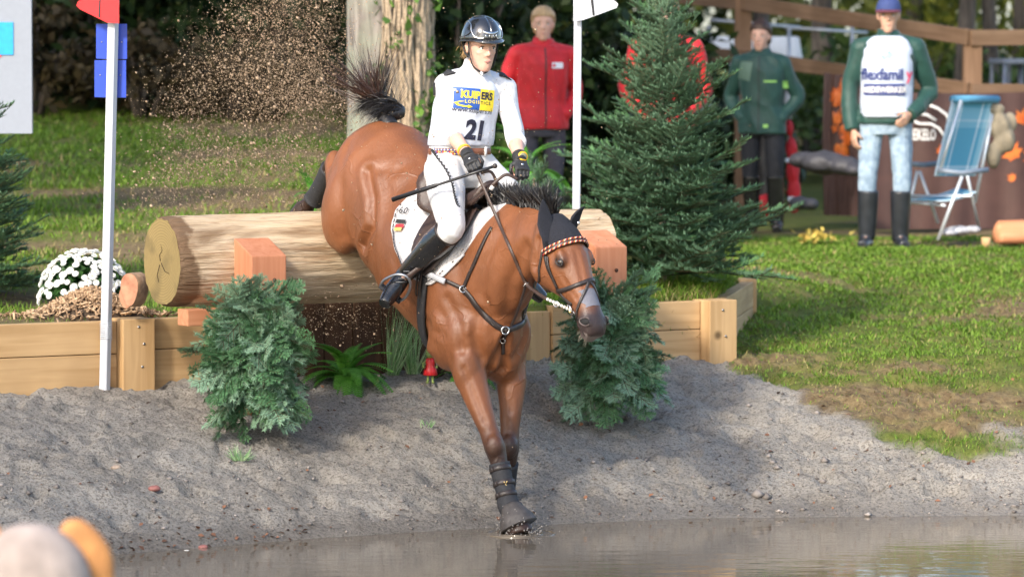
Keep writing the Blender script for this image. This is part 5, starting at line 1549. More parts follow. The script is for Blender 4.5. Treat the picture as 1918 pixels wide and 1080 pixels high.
for s in (-1, 1): MB().tube(spline([TR(-.06, s * .05, .50) - SB, TR(.05, s * .10, .445) - SB, TR(.2, s * .10, .43) - SB, TR(.36, s * .07, .50) - SB], 16), [.03, .05, .045, .03] and list(np.interp(range(16), [0, 5, 10, 15], [.025, .045, .04, .025])), 10).build('panel', LEATHER, saddle)
# girth
gp = [TD(x, -t, .012) for x, t in ((.40, 74), (.415, 86), (.43, 100), (.44, 115), (.45, 130), (.46, 145), (.46, 160), (.46, 180), (.46, 200), (.45, 230), (.43, 260), (.40, 286))]
gp = spline(gp, 40); b = MB(); b.strap([p - SB for p in gp], [(p - TR(.43, 0, .05)).normalized() for p in gp], .075, .012); b.build('girth', NEO, saddle)
for dx in (-.012, .012):
    bp = [TD(.385 + dx * 1.6 + .02 * (t - 60) / 40, -t, .05 - .03 * (t - 60) / 40) for t in (60, 70, 80, 90, 100)]; b = MB(); b.strap([p - SB for p in spline(bp, 14)], [(p - TR(.4, 0, .05)).normalized() for p in spline(bp, 14)], .016, .004); b.build('billet', LEATHER, saddle)

# ------------------------------------------------------------------ breastplate
bp_ = thing('breastplate', 'dark leather breastplate with chest ring across the shoulders', 'breastplate', TR(.85, 0, .1))
BP = bp_.location
def brst(name, pts, w, th, m, n=36, off=.004):
    P, nr = surf_path(pts, n, off); b = MB(); b.strap([p - BP for p in P], nr, w, th); return b.build(name, m, bp_), P
_, PA = brst('shoulder_strap', [(922, 426), (905, 458), (890, 492), (878, 518), (868, 541)], .020, .005, LEATHER)
_, PBs = brst('breast_strap', [(868, 541), (885, 560), (905, 586), (925, 606), (945, 618)], .032, .007, LEATHER)
_, PC = brst('breast_strap', [(945, 618), (965, 612), (980, 600), TR(.80, .16, .16), TR(.68, .22, .24)], .032, .007, LEATHER)
brst('girth_strap', [(868, 541), (848, 531), (828, 522), (808, 514)], .020, .006, LEATHER)
brst('elastic', [(838, 527), (815, 516), (796, 505), (786, 497)], .030, .007, mat('grey_elastic', (.42, .42, .44), .8), 24, .020)
brst('shoulder_strap', [TR(.68, .22, .24), TR(.62, .18, .38), TR(.52, .08, .5)], .020, .005, LEATHER, 20)
brst('lower_strap', [(945, 620), (943, 640), (941, 662)], .018, .005, LEATHER, 16)
ring(PA[-1] + Vector((0, -.012, 0)), Vector((.2, -1, .2)), .016, .0035, STEEL, 'ring', bp_, BP)
hc = hit(945, 618); ring(hc[0] + hc[1] * .012, hc[1], .019, .0042, STEEL, 'ring', bp_, BP)
hc = hit(943, 636); ring(hc[0] + hc[1] * .014, hc[1], .013, .0032, STEEL, 'ring', bp_, BP)
# martingale fork to the rein
_o, _d = ray(985, 533); mg = hit(985, 533)[0] - _d * .035
brst_pts = spline([hc[0] + hc[1] * .015, hit(962, 600)[0] - _d * .02, hit(975, 566)[0] - _d * .03, mg], 24)
b = MB(); b.strap([p - BP for p in brst_pts], Vector((-.4, -.9, 0)), .014, .003); b.build('martingale_fork', LEATHER, bp_)
ring(mg, Vector((.6, -.3, -.6)), .014, .003, STEEL, 'martingale_ring', bp_, BP)

# reins (parts of the bridle): right one in view, left one beyond the neck
HAND_R = at(893, 322, 19.86); HAND_L = at(980, 335, 19.92)
def over(px, py, gap):
    h = hit(px, py); o, d = ray(px, py); return h[0] - d * gap
def drape(P, gap=.010):
    out = []
    for p in P:
        d = (p - Vector((0, 0, CAM_H))).normalized(); h = HBV.ray_cast(Vector((0, 0, CAM_H)), d)
        out.append(h[0] - d * gap if h[0] is not None and h[0].y - gap < p.y else p)
    for _ in range(2): out = [out[0]] + [(out[i - 1] + out[i] * 2 + out[i + 1]) / 4 for i in range(1, len(out) - 1)] + [out[-1]]
    return out
rp = [bitp.lerp(mg, k / 16) + V0 * math.sin(math.pi * k / 16) for k in range(16) for V0 in [Vector((0, -.01, -.012))]] + [mg.lerp(HAND_R, k / 33) for k in range(34)]
rp = drape(rp, .012)
b = MB(); b.strap([p - BR for p in rp[8:]], Vector((-.45, -.85, .2)), .017, .003); b.build('rein', LEATHER_B, bridle)
b = MB()
for k in range(0, 9): b.ell(rp[0].lerp(rp[9], k / 9) - BR, (.0085, .0085, .0085), None, 8, 6)
b.build('rope_end', mat('pale_rope', (.62, .60, .56), .7), bridle)
ring(rp[5], Vector((-.5, -.8, .1)), .013, .003, STEEL, 'rein_ring', bridle, BR)
rl_ = spline([HPt(.455, -.03, .075), HPt(.30, -.10, .16), at(1020, 440, 20.05), at(990, 362, 19.96), HAND_L + Vector((.012, .02, -.03))], 40)
b = MB(); b.strap([p - BR for p in rl_], Vector((.5, -.8, .2)), .017, .003); b.build('rein', LEATHER_B, bridle)
bg_ = spline([HAND_R + Vector((.02, -.02, -.005)), at(920, 322, 19.84), at(930, 345, 19.86), at(918, 352, 19.9), at(885, 376, 20.0), at(884, 380, 20.0), at(917, 352, 19.86), at(935, 335, 19.85), at(950, 327, 19.85), at(970, 336, 19.86)], 50)
b = MB(); b.strap([p - BR for p in bg_], Vector((.2, -.95, .2)), .016, .003); b.build('rein_bight', LEATHER_B, bridle)
MB().box(at(921, 352, 19.845) - BR, (.020, .012, .022), Matrix.Rotation(.6, 3, 'Y')).build('keeper', mat('keeper_white', (.6, .58, .55), .6), bridle)

# ------------------------------------------------------------------ boots on the legs
def leg_boot(name, label, pts, rads, m, cat, seams=True, group=None):
    t = thing(name, label, cat, Vector(pts[-1]), 0, group); o = t.location
    b = MB(); b.tube([p - o for p in spline(pts, 24)], list(np.interp(np.linspace(0, 1, 24), np.linspace(0, 1, len(rads)), rads)), 22); return t, b.build('shell', m, t)
t, sh = leg_boot('tendon_boot', 'black tendon boot strapped on the landing foreleg', [at(935, 867, 19.815), at(941, 895, 19.80), at(948, 925, 19.775), at(952, 944, 19.755), at(956, 956, 19.735)], [.053, .050, .048, .056, .050], NEO, 'leg boot')
o = t.location
for (px, py, y) in ((937, 878, 19.81), (944, 905, 19.795), (948, 926, 19.775)):
    c = at(px, py, y); ax = (at(948, 925, 19.775) - at(938, 878, 19.81)).normalized(); s = MB(); pts = []; t1 = ax.orthogonal().normalized(); t2 = ax.cross(t1)
    s.strap([c - o + (t1 * math.cos(a) + t2 * math.sin(a)) * .0515 for a in np.linspace(0, 6.283, 28)], [(t1 * math.cos(a) + t2 * math.sin(a)) for a in np.linspace(0, 6.283, 28)], .026, .004); s.build('strap', LEATHER, t)
tl = MB()
for dx, dy in ((0, 0), (2, -4), (-2, -3), (1, 4)): tl.ell(at(947 + dx, 906 + dy, 19.742) - o, (.003, .002, .008), Matrix.Rotation(dx * .2, 3, 'Y'), 6, 4)
tl.build('emblem', mat('gold_print', (.6, .42, .15), .5), t)
t, sh = leg_boot('bell_boot', 'muddy grey rubber bell boot over the landing hoof', [at(958, 950, 19.735), at(962, 960, 19.715), at(967, 972, 19.70), at(972, 984, 19.69)], [.050, .066, .086, .097], RUB, 'leg boot')
o = t.location
b = MB(); b.tube([at(957.5, 949, 19.735) - o, at(960, 954, 19.73) - o], [.055, .056], 22); b.build('cuff', NEO, t)
t, sh = leg_boot('tendon_boot', 'black boot on the far foreleg behind the landing leg', [at(953, 867, 20.15), at(950, 892, 20.19), at(948, 922, 20.23), at(947, 938, 20.25)], [.050, .048, .046, .054], NEO, 'leg boot')
t, sh = leg_boot('tendon_boot', 'black boot on the hind leg tucked up behind the rump', [at(619, 316, 21.24), at(606, 342, 21.33), at(593, 366, 21.415), at(586, 376, 21.44)], [.056, .050, .052, .056], NEO, 'leg boot')
# ------------------------------------------------------------------ people: shared builders
def V3(*a): return Vector(a)
def ring_e(c, r, f, hw, d, n=24, p=2.3):
    out = []
    for k in range(n):
        a = 2 * math.pi * k / n; ca, sa = math.cos(a), math.sin(a)
        out.append(Vector(c) + Vector(r) * (hw * math.copysign(abs(ca) ** (2 / p), ca)) + Vector(f) * (d * math.copysign(abs(sa) ** (2 / p), sa)))
    return out
def torso(b, rows, r, f, grow=0.0, n=24):
    """rows: (centre, half-width, half-depth)"""
    b.loft([ring_e(c, r, f, hw + grow, d + grow, n) for c, hw, d in rows])
def limb(b, pts, rad, n=16, grow=0.0, k=14):
    P = spline(pts, k) if len(pts) > 2 else [Vector(p) for p in pts]
    m = len(P); rr = np.interp(np.linspace(0, 1, m), np.linspace(0, 1, len(rad)), rad) + grow
    b.tube(P, list(rr), n)
def head_mb(b, c, f, up, s=1.0, neck_to=None, ears=True):
    f = Vector(f).normalized(); up = Vector(up); up = (up - f * up.dot(f)).normalized(); l = up.cross(f)
    q = lambda x, y, z: Vector(c) + (f * x + l * y + up * z) * s
    R_ = [(-.118, .062, .020, .021), (-.108, .056, .034, .029), (-.092, .046, .048, .038), (-.070, .034, .060, .047), (-.040, .020, .075, .058), (-.008, .008, .088, .067), (.03, .0, .095, .074), (.07, -.004, .092, .073), (.10, -.008, .074, .060), (.118, -.01, .045, .036), (.124, -.01, .012, .010)]
    b.loft([ring_e(q(cx, 0, z), l, f, w * s, d * s, 24, 2.15) for z, cx, d, w in R_])
    fr = Matrix((f, l, up)).transposed()
    E = lambda x, y, z, r: b.ell(q(x, y, z), [k * s for k in r], fr, 14, 9)
    b.tube([q(.090, 0, .014), q(.099, 0, -.006), q(.109, 0, -.026), q(.104, 0, -.036)], [.006 * s, .0072 * s, .0098 * s, .006 * s], 10)
    for y in (-1, 1):
        E(.095, y * .009, -.033, (.008, .0065, .006)); E(.062, y * .036, -.020, (.022, .018, .016)); E(.083, y * .028, .022, (.009, .020, .006))
        if ears: E(-.004, y * .074, -.008, (.015, .008, .027)); E(-.008, y * .080, .004, (.012, .006, .018))
    E(.089, 0, -.061, (.009, .022, .0055)); E(.087, 0, -.071, (.009, .019, .006)); E(.076, 0, -.100, (.016, .018, .014))
    if neck_to is not None: b.tube([q(-.012, 0, -.02), q(-.014, 0, -.09), Vector(neck_to)], [.055 * s, .053 * s, .062 * s], 16)
    return q, l, up, fr
SKIN_A = mat('skin_fair', (0.62, 0.36, 0.27), .5, .08, 25, .12, 90, sss=.12)
SKIN_B = mat('skin_tan', (0.52, 0.30, 0.21), .5, .08, 25, .12, 90, sss=.12)
EYEW = mat('eye_white', (.72, .70, .68), .2); IRIS = mat('iris', (.05, .035, .025), .1); LIP = mat('lips', (.46, .20, .17), .5, .1); BROW = mat('brow_hair', (.16, .10, .06), .8)
def face_bits(par, q, l, up, f, fr, off, s=1.0, brow=None):
    for y in (-1, 1):
        c = q(.0795, y * .030, .004); b = MB(); b.ell(c - off, (.0115 * s,) * 3, None, 12, 8); eo = b.build('eye', EYEW, par)
        b = MB(); b.ell(q(.0872, y * .0305, .004) - off, [.0052 * s, .0055 * s, .0058 * s], fr, 10, 6); b.build('iris', IRIS, eo)
        b = MB(); b.tube([q(.083, y * .016, .009) - off, q(.0905, y * .025, .0135) - off, q(.089, y * .036, .0125) - off, q(.078, y * .046, .006) - off], [.002 * s, .0034 * s, .0034 * s, .002 * s], 6); b.build('eyelid', BROW, eo)
        b = MB(); b.tube([q(.091, y * .014, .023) - off, q(.094, y * .027, .028) - off, q(.082, y * .045, .024) - off], [.0016 * s, .0024 * s, .0012 * s], 6); b.build('eyebrow', brow or BROW, par)
    b = MB(); b.tube([q(.081, -.024, -.0655) - off, q(.0965, -.009, -.0625) - off, q(.0975, 0, -.0635) - off, q(.0965, .009, -.0625) - off, q(.081, .024, -.0655) - off], [.0018 * s, .0045 * s, .0042 * s, .0045 * s, .0018 * s], 7); b.tube([q(.081, -.022, -.0665) - off, q(.094, 0, -.0705) - off, q(.081, .022, -.0665) - off], [.0015 * s, .0055 * s, .0015 * s], 7); b.build('lips', LIP, par)
def hand_mb(b, wrist, d, n, side, s=1.0, curl=1.1, spread=.12):
    """d: wrist to knuckles; n: back of the hand; side +1 thumb towards n x d"""
    d = Vector(d).normalized(); n = Vector(n); n = (n - d * n.dot(d)).normalized(); t = n.cross(d) * side
    W = Vector(wrist); kn = W + d * .085 * s
    b.loft([ring_e(W, t, n, .026 * s, .019 * s, 14), ring_e(W + d * .03 * s, t, n, .034 * s, .018 * s, 14), ring_e(W + d * .065 * s, t, n, .041 * s, .017 * s, 14), ring_e(kn, t, n, .040 * s, .014 * s, 14)])
    for k, (o, ln) in enumerate(((.030, .072), (.010, .080), (-.010, .075), (-.029, .060))):
        p = W + (d * .078 + t * o) * s; c = d.copy(); pts = [p]
        for j in range(3):
            a = curl * (.55, 1.0, .8)[j]; ax = t
            c = (c * math.cos(a) - n * math.sin(a)).normalized() if j == 0 else (Matrix.Rotation(a, 3, d.cross(-n).normalized()) @ c).normalized()
            p = p + c * ln * (.45, .32, .23)[j] * s; pts.append(p)
        b.tube(pts, [.0092 * s, .0088 * s, .0080 * s, .0066 * s], 9)
    th = W + (d * .025 + t * .026) * s; dd = (t * .75 + d * .55 - n * .35).normalized()
    b.tube([th, th + dd * .03 * s, th + (dd * .03 + (d * .75 - n * .5 + t * .1).normalized() * .03) * s, th + (dd * .03 + (d * .6 - n * .7 - t * .25).normalized() * .055) * s], [.0125 * s, .0105 * s, .0098 * s, .0075 * s], 9)
def cloth_disp(amp, scale, seed=0, stretch=(1, 1, .45)):
    def f(V):
        P = np.asarray(V, float); c = P.mean(0); 
        n = P - c; n[:, 2] *= .15; n /= np.linalg.norm(n, axis=1, keepdims=True) + 1e-9
        w = 1 - np.abs(fbm(P * np.array(stretch) + P[:, [2, 0, 1]] * .35, scale, 3, seed)) * 2
        return V + n * (w * amp)[:, None]
    return f

# ------------------------------------------------------------------ the rider
RB = TR(.15, 0, .47)
rider = thing('person', 'person riding the horse in white shirt and vest numbered 21, whip in hand', 'person', RB)
FW = Vector((.44, -.90, 0)).normalized(); RT = Vector((-FW.y, FW.x, 0)); RT = -RT if RT.x > 0 else RT      # FW = chest, RT = her right hand (picture left)
LF = -RT
SH = mat('white_shirt', (.64, .64, .66), .7, .03, 20, .6, 20, bdist=.02, sheen=.1)
BRE = mat('white_breeches', (.64, .63, .63), .65, .03, 20, .5, 18, bdist=.016)
VEST = mat('white_vest', (.58, .61, .69), .55, .03, 15, .5, 11, bdist=.02)
BOOT = mat('black_boot', (.010, .010, .011), .22, .3, 30, .1, 40, coat=.4, glossvar=.06)
GLV = mat('black_glove', (.018, .018, .020), .6, .3, 60, .3, 110)
hipR, hipL = at(832, 318, 20.22), at(892, 318, 20.36)
kneeR = at(846, 428, 19.86); ankR = at(764, 508, 20.10); toeR = at(733, 553, 20.02)
def mirror(p):
    d = p - WI; return WI + HF * d.dot(HF) + HT * d.dot(HT) - U * d.dot(U)
kneeL, ankL, toeL = mirror(kneeR), mirror(ankR), mirror(toeR)
shR, elR, wrR = at(838, 160, 20.21), at(842, 244, 20.22), at(876, 291, 20.00)
shL, elL, wrL = at(942, 166, 20.31), at(962, 254, 20.25), at(974, 298, 20.02)
hdR = (HAND_R - wrR).normalized(); hdL = (at(981, 330, 19.93) - wrL).normalized()
TOR = [(at(862, 345, 20.30), .145, .105), (at(860, 318, 20.30), .172, .128), (at(861, 282, 20.29), .142, .104), (at(866, 240, 20.28), .138, .102), (at(874, 195, 20.27), .150, .112), (at(881, 160, 20.27), .150, .095), (at(886, 142, 20.27), .10, .070), (at(890, 128, 20.26), .055, .052)]
HC = at(901, 88, 20.20); HFd = Vector((.40, -.90, -.13)).normalized()
def rider_body():
    b = MB(); torso(b, TOR, RT, FW, -.012)
    for s_, e_, w_ in ((shR, elR, wrR), (shL, elL, wrL)):
        limb(b, [s_, e_], [.042, .034]); limb(b, [e_, e_.lerp(w_, .35), w_], [.036, .039, .026], 16)
    for h_, k_, a_, t_ in ((hipR, kneeR, ankR, toeR), (hipL, kneeL, ankL, toeL)):
        limb(b, [h_, h_.lerp(k_, .5), k_], [.082, .075, .052]); limb(b, [k_, k_.lerp(a_, .35), a_], [.052, .054, .034]); limb(b, [a_, a_ + (t_ - a_).normalized() * .09 + (a_ - k_).normalized() * .04], [.032, .026])
    for w_, d_, nn, sd in ((wrR, hdR, Vector((-.25, -.75, .6)), 1), (wrL, hdL, Vector((.3, -.75, .55)), -1)):
        hand_mb(b, w_, d_, nn, sd, .90, 1.15)
    q, l, up, fr = head_mb(b, HC, HFd, UP, .98, TOR[-1][0] + UP * -.02)
    o, V, F = skin('body', b, SKIN_A, rider, .0045, 5, RB)
    return q, l, up, fr
q, l, up, fr = rider_body()
face_bits(rider, q, l, up, HFd, fr, RB, .98)
# shirt: torso, collar, sleeves pushed up below the elbow
b = MB(); torso(b, TOR[2:], RT, FW, .006)
for s_, e_, w_ in ((shR, elR, wrR), (shL, elL, wrL)):
    b.ell(s_, (.060, .060, .060), None, 14, 10); limb(b, [s_, s_.lerp(e_, .5) , e_, e_.lerp(w_, .30)], [.060, .054, .051, .048])
    c = e_.lerp(w_, .30); limb(b, [c, e_.lerp(w_, .36)], [.049, .046])
    limb(b, [TOR[5][0], s_], [.09, .064])
b.tube([TOR[-2][0], at(889, 134, 20.26), at(893, 118, 20.245)], [.075, .060, .057], 20)
skin('shirt', b, SH, rider, .0055, 5, RB, None, cloth_disp(.013, 8, 3))
# vest over the shirt
b = MB(); torso(b, [(at(862, 273, 20.29), .158, .120), (at(864, 258, 20.285), .160, .124), (at(867, 235, 20.28), .157, .124), (at(873, 200, 20.27), .162, .130), (at(879, 168, 20.27), .150, .118), (at(884, 148, 20.27), .118, .092), (at(887, 139, 20.27), .085, .072)], RT, FW, .006)
for s_ in (shR, shL): limb(b, [at(885, 150, 20.27), s_ + UP * .025 + (TOR[5][0] - s_) * .16], [.075, .052])
vo, VV, VF = skin('vest', b, VEST, rider, .0055, 7, RB, None, cloth_disp(.0055, 6, 8))
VBV = bvh_of(VV, VF)
# breeches
b = MB(); torso(b, [(at(864, 352, 20.30), .10, .085), (at(862, 335, 20.30), .155, .118), (at(860, 318, 20.30), .176, .132), (at(861, 298, 20.295), .160, .12), (at(861, 276, 20.29), .146, .108)], RT, FW, .004)
for h_, k_, a_ in ((hipR, kneeR, ankR), (hipL, kneeL, ankL)):
    limb(b, [h_ + UP * .02, h_.lerp(k_, .35), h_.lerp(k_, .75), k_, k_.lerp(a_, .18)], [.098, .096, .075, .066, .056], 18, 0, 20); b.ell(h_ + UP * -.01, (.10, .10, .11), None, 14, 10)
skin('breeches', b, BRE, rider, .0058, 8, RB, None, cloth_disp(.0055, 9, 5))
# boots
for sd, (k_, a_, t_) in enumerate(((kneeR, ankR, toeR), (kneeL, ankL, toeL))):
    b = MB(); top = k_.lerp(a_, .10); limb(b, [top, k_.lerp(a_, .38), k_.lerp(a_, .72), a_], [.070, .074, .058, .047], 20, 0, 18)
    ft = (t_ - a_).normalized(); hl = a_ + (a_ - k_).normalized() * .055 - ft * .03
    sole = (a_ - k_).normalized()
    limb(b, [a_, a_ + sole * .04], [.047, .044], 16); limb(b, [hl, a_ + ft * .04 + sole * .035, a_ + ft * .11 + sole * .045, t_ + ft * .035 + sole * .035], [.040, .045, .046, .032], 16)
    # cuff rising at the outside of the knee
    o, BV_, BF_ = skin('riding_boot', b, BOOT, rider, .0055, 5, RB)
    b = MB(); b.tube([top + (k_ - a_).normalized() * .004 - RB, top + (k_ - a_).normalized() * -.008 - RB], [.073, .072], 24); b.build('boot_top', LEATHER, o)
    if sd == 0:
        lc = MB(); base = a_ + ft * .03
        for k in range(4):
            c = a_.lerp(t_, .12 + .13 * k) - sole * (.030 - .004 * k); lc.tube([c + RT * .03 + V3(0, -.02, 0) - RB, c + V3(0, -.045, .0) - RB, c + LF * .03 + V3(0, -.02, 0) - RB], .0035, 6)
        lc.build('laces', mat('boot_lace', (.12, .12, .12), .5), o)
# belt
def belt_ring(z, g, n=64):
    return [TOR[2][0] + UP * z + RT * math.cos(a) * (.146 + g) + FW * math.sin(a) * (.108 + g) for a in np.linspace(0, 2 * math.pi, n)]
r = belt_ring(-.004, .014); b = MB(); b.strap([p - RB for p in r], [(p - TOR[2][0] - UP * -.004).normalized() for p in r], .036, .004); bo = b.build('belt', mat('belt_brown', (.20, .075, .04), .5, .2, 40), rider)
cols = [mat('belt_red', (.5, .05, .04), .6), mat('belt_gold', (.6, .4, .12), .6), mat('belt_blue', (.06, .08, .30), .6), mat('belt_cream', (.65, .6, .5), .6)]
b = MB()
for k in range(2, 22):
    a = lerp(.10, 1.35, k / 22); p = TOR[2][0] + UP * -.004 + RT * math.cos(a) * .166 + FW * math.sin(a) * .128; n = (RT * math.cos(a) + FW * math.sin(a)).normalized(); t = UP.cross(n)
    for j in range(3):
        ro = Matrix((t, n, UP)).transposed() @ Matrix.Rotation(R(45), 3, 'Y'); b.box(p + UP * (j - 1) * .010 - RB, (.008, .003, .008), ro, mi=(k + j * (1 if k % 4 < 2 else 2)) % 4)
b.build('beadwork', cols, bo)
for a in (.75 * math.pi / 2 + .35, 2.15, .25):
    p = TOR[2][0] + RT * math.cos(a) * .168 + FW * math.sin(a) * .130; MB().box(p - RB - UP * .004, (.012, .012, .048), Matrix.Rotation(math.atan2(FW.y, FW.x), 3, 'Z')).build('belt_loop', BRE, bo)
# gloves: the hands again, a little larger
for w_, d_, nn, sd in ((wrR, hdR, Vector((-.25, -.75, .6)), 1), (wrL, hdL, Vector((.3, -.75, .55)), -1)):
    b = MB(); hand_mb(b, w_ + d_ * .0, d_, nn, sd, 1.0, 1.15); limb(b, [w_ - d_ * .03, w_ + d_ * .02], [.033, .034])
    go, GV_, GF_ = skin('glove', b, GLV, rider, .0036, 3, RB)
    n_ = Vector(nn).normalized(); MB().ell(w_ + d_ * .05 + n_ * .017 - RB, (.007, .007, .003), n_.to_track_quat('Z', 'Y').to_matrix(), 10, 5).build('badge', METAL0 if 'METAL0' in globals() else STEEL, go)
def bangle(c, ax, r, w, th, m, name, par):
    ax = Vector(ax).normalized(); t1 = ax.orthogonal().normalized(); t2 = ax.cross(t1); A = np.linspace(0, 2 * math.pi, 29)
    b = MB(); b.strap([Vector(c) + (t1 * math.cos(a) + t2 * math.sin(a)) * r - RB for a in A], [t1 * math.cos(a) + t2 * math.sin(a) for a in A], w, th); return b.build(name, m, par)
YEL = mat('yellow_rubber', (.78, .42, .02), .5, .05)
bangle(elR.lerp(wrR, .82), wrR - elR, .0325, .016, .003, YEL, 'wristband', rider)
wt = bangle(elL.lerp(wrL, .90), wrL - elL, .034, .024, .003, GLV, 'watch_strap', rider)
wc = elL.lerp(wrL, .93) + Vector((.45, -.85, .15)).normalized() * .036; wn = Vector((.40, -.85, .30)).normalized(); wm = wn.to_track_quat('Z', 'Y').to_matrix()
b = MB(); b.tube([wc - RB - wn * .006, wc - RB + wn * .006], [.027, .025], 24); b.build('watch', YEL, wt)
b = MB(); b.tube([wc - RB + wn * .006, wc - RB + wn * .008], [.018, .017], 20); b.build('watch_face', mat('watch_lcd', (.20, .20, .13), .3), wt)
# prints on the vest
vn = (FW * 1.0 + UP * .05).normalized(); vx = LF.copy(); vy = vn.cross(vx); vy = vy if vy.z > 0 else -vy
BLUE_V = mat('vest_blue', (.020, .085, .36), .6, .05); YEL_V = mat('vest_yellow', (.80, .62, .03), .6, .05); NAVY = mat('vest_navy', (.016, .018, .04), .6); WHT = mat('vest_white_print', (.8, .8, .8), .6)
def vprint(name, V2, F2, px, py, m, off=.003, ln=.03, sc=1.0, tilt=.10):
    o, d = ray(px, py); h = VBV.ray_cast(o, d); c = h[0]
    x2 = vx * math.cos(tilt) - vy * math.sin(tilt); y2 = vy * math.cos(tilt) + vx * math.sin(tilt)
    V2, F2 = subdiv(np.asarray(V2) * sc, F2, ln); P, F = flat_print(V2, F2, c, x2, y2, vn, off, VBV, .12)
    b = MB(); b.add([tuple(p - RB) for p in P], F); return b.build(name, m, vo)
V2, F2 = rect2(-.112, -.050, .018, .056); vprint('blue_panel', V2, F2, 893, 187, BLUE_V, .0022)
V2, F2 = rect2(.018, -.050, .100, .056); vprint('yellow_panel', V2, F2, 893, 187, YEL_V, .0022)
def ctext(s, size, bold=0, spacing=1.0, sx=1.0): 
    V2, F2 = text_polys(s, size, bold, 3, spacing); V2 = V2.copy(); V2[:, 0] -= (V2[:, 0].max() + V2[:, 0].min()) / 2; V2[:, 0] *= sx; return V2, F2
V2, F2 = text_polys('KUIP', .050, .0022); w_ = V2[:, 0].max(); V2 = V2 - np.array([w_, 0, 0]); V2[:, 0] *= .92; V2[:, 0] += .016; V2[:, 1] += .006; vprint('lettering', V2, F2, 893, 187, YEL_V, .0042, .02)
V2, F2 = text_polys('ERS', .050, .0022); V2[:, 0] *= .86; V2[:, 0] += .021; V2[:, 1] += .006; vprint('lettering', V2, F2, 893, 187, NAVY, .0042, .02)
V2, F2 = text_polys('LOGIS', .022, .0006, spacing=1.35); w_ = V2[:, 0].max(); V2 = V2 - np.array([w_ - .014, .020, 0]); vprint('lettering', V2, F2, 893, 187, YEL_V, .0042, .02)
V2, F2 = text_polys('TICS', .022, .0006, spacing=1.35); V2 = V2 + np.array([.021, -.020, 0]); vprint('lettering', V2, F2, 893, 187, NAVY, .0042, .02)
arrow = np.array([(-.112, -.022, 0), (-.085, -.012, 0), (-.060, -.012, 0), (-.085, -.018, 0), (-.095, -.024, 0), (-.085, -.030, 0), (-.060, -.034, 0), (-.045, -.034, 0), (-.045, -.028, 0), (-.020, -.038, 0), (-.045, -.046, 0), (-.045, -.041, 0), (-.065, -.041, 0), (-.095, -.036, 0)])
vprint('arrow', arrow, [tuple(range(14))], 893, 187, YEL_V, .0042, .02)
V2, F2 = ctext('www.kuipers.nl', .034, .0001, 1.0); vprint('lettering', V2, F2, 886, 211, NAVY, .003, .02)
V2, F2 = ctext('21', .128, .006, .92, .92); V2[:, 1] -= .045; vprint('number', V2, F2, 888, 243, NAVY, .003, .03)
# dark shoulder straps of the body protector
for s_, sg in ((shR, 1), (shL, -1)):
    b = MB(); P = [s_ + UP * .066 + (TOR[5][0] - s_) * .25, s_ + UP * .064 + FW * .02, s_ + (s_ - TOR[5][0]).normalized() * .060 + UP * .02 + FW * -.005, s_ + (s_ - TOR[5][0]).normalized() * .066 + UP * -.05 - FW * .01]
    b.strap([p - RB for p in spline(P, 14)], [(p - s_).normalized() for p in spline(P, 14)], [.07, .07, .065, .06, .055, .05, .045, .04, .035, .03, .025, .02, .015, .01], .006); b.build('shoulder_piece', NEO, rider)
# collar tabs and stock
b = MB(); b.tube([at(900, 120, 20.20) - RB, at(903, 132, 20.165) - RB, at(903, 142, 20.15) - RB], [.014, .012, .004], 8); b.build('stock_pin', SH, rider)
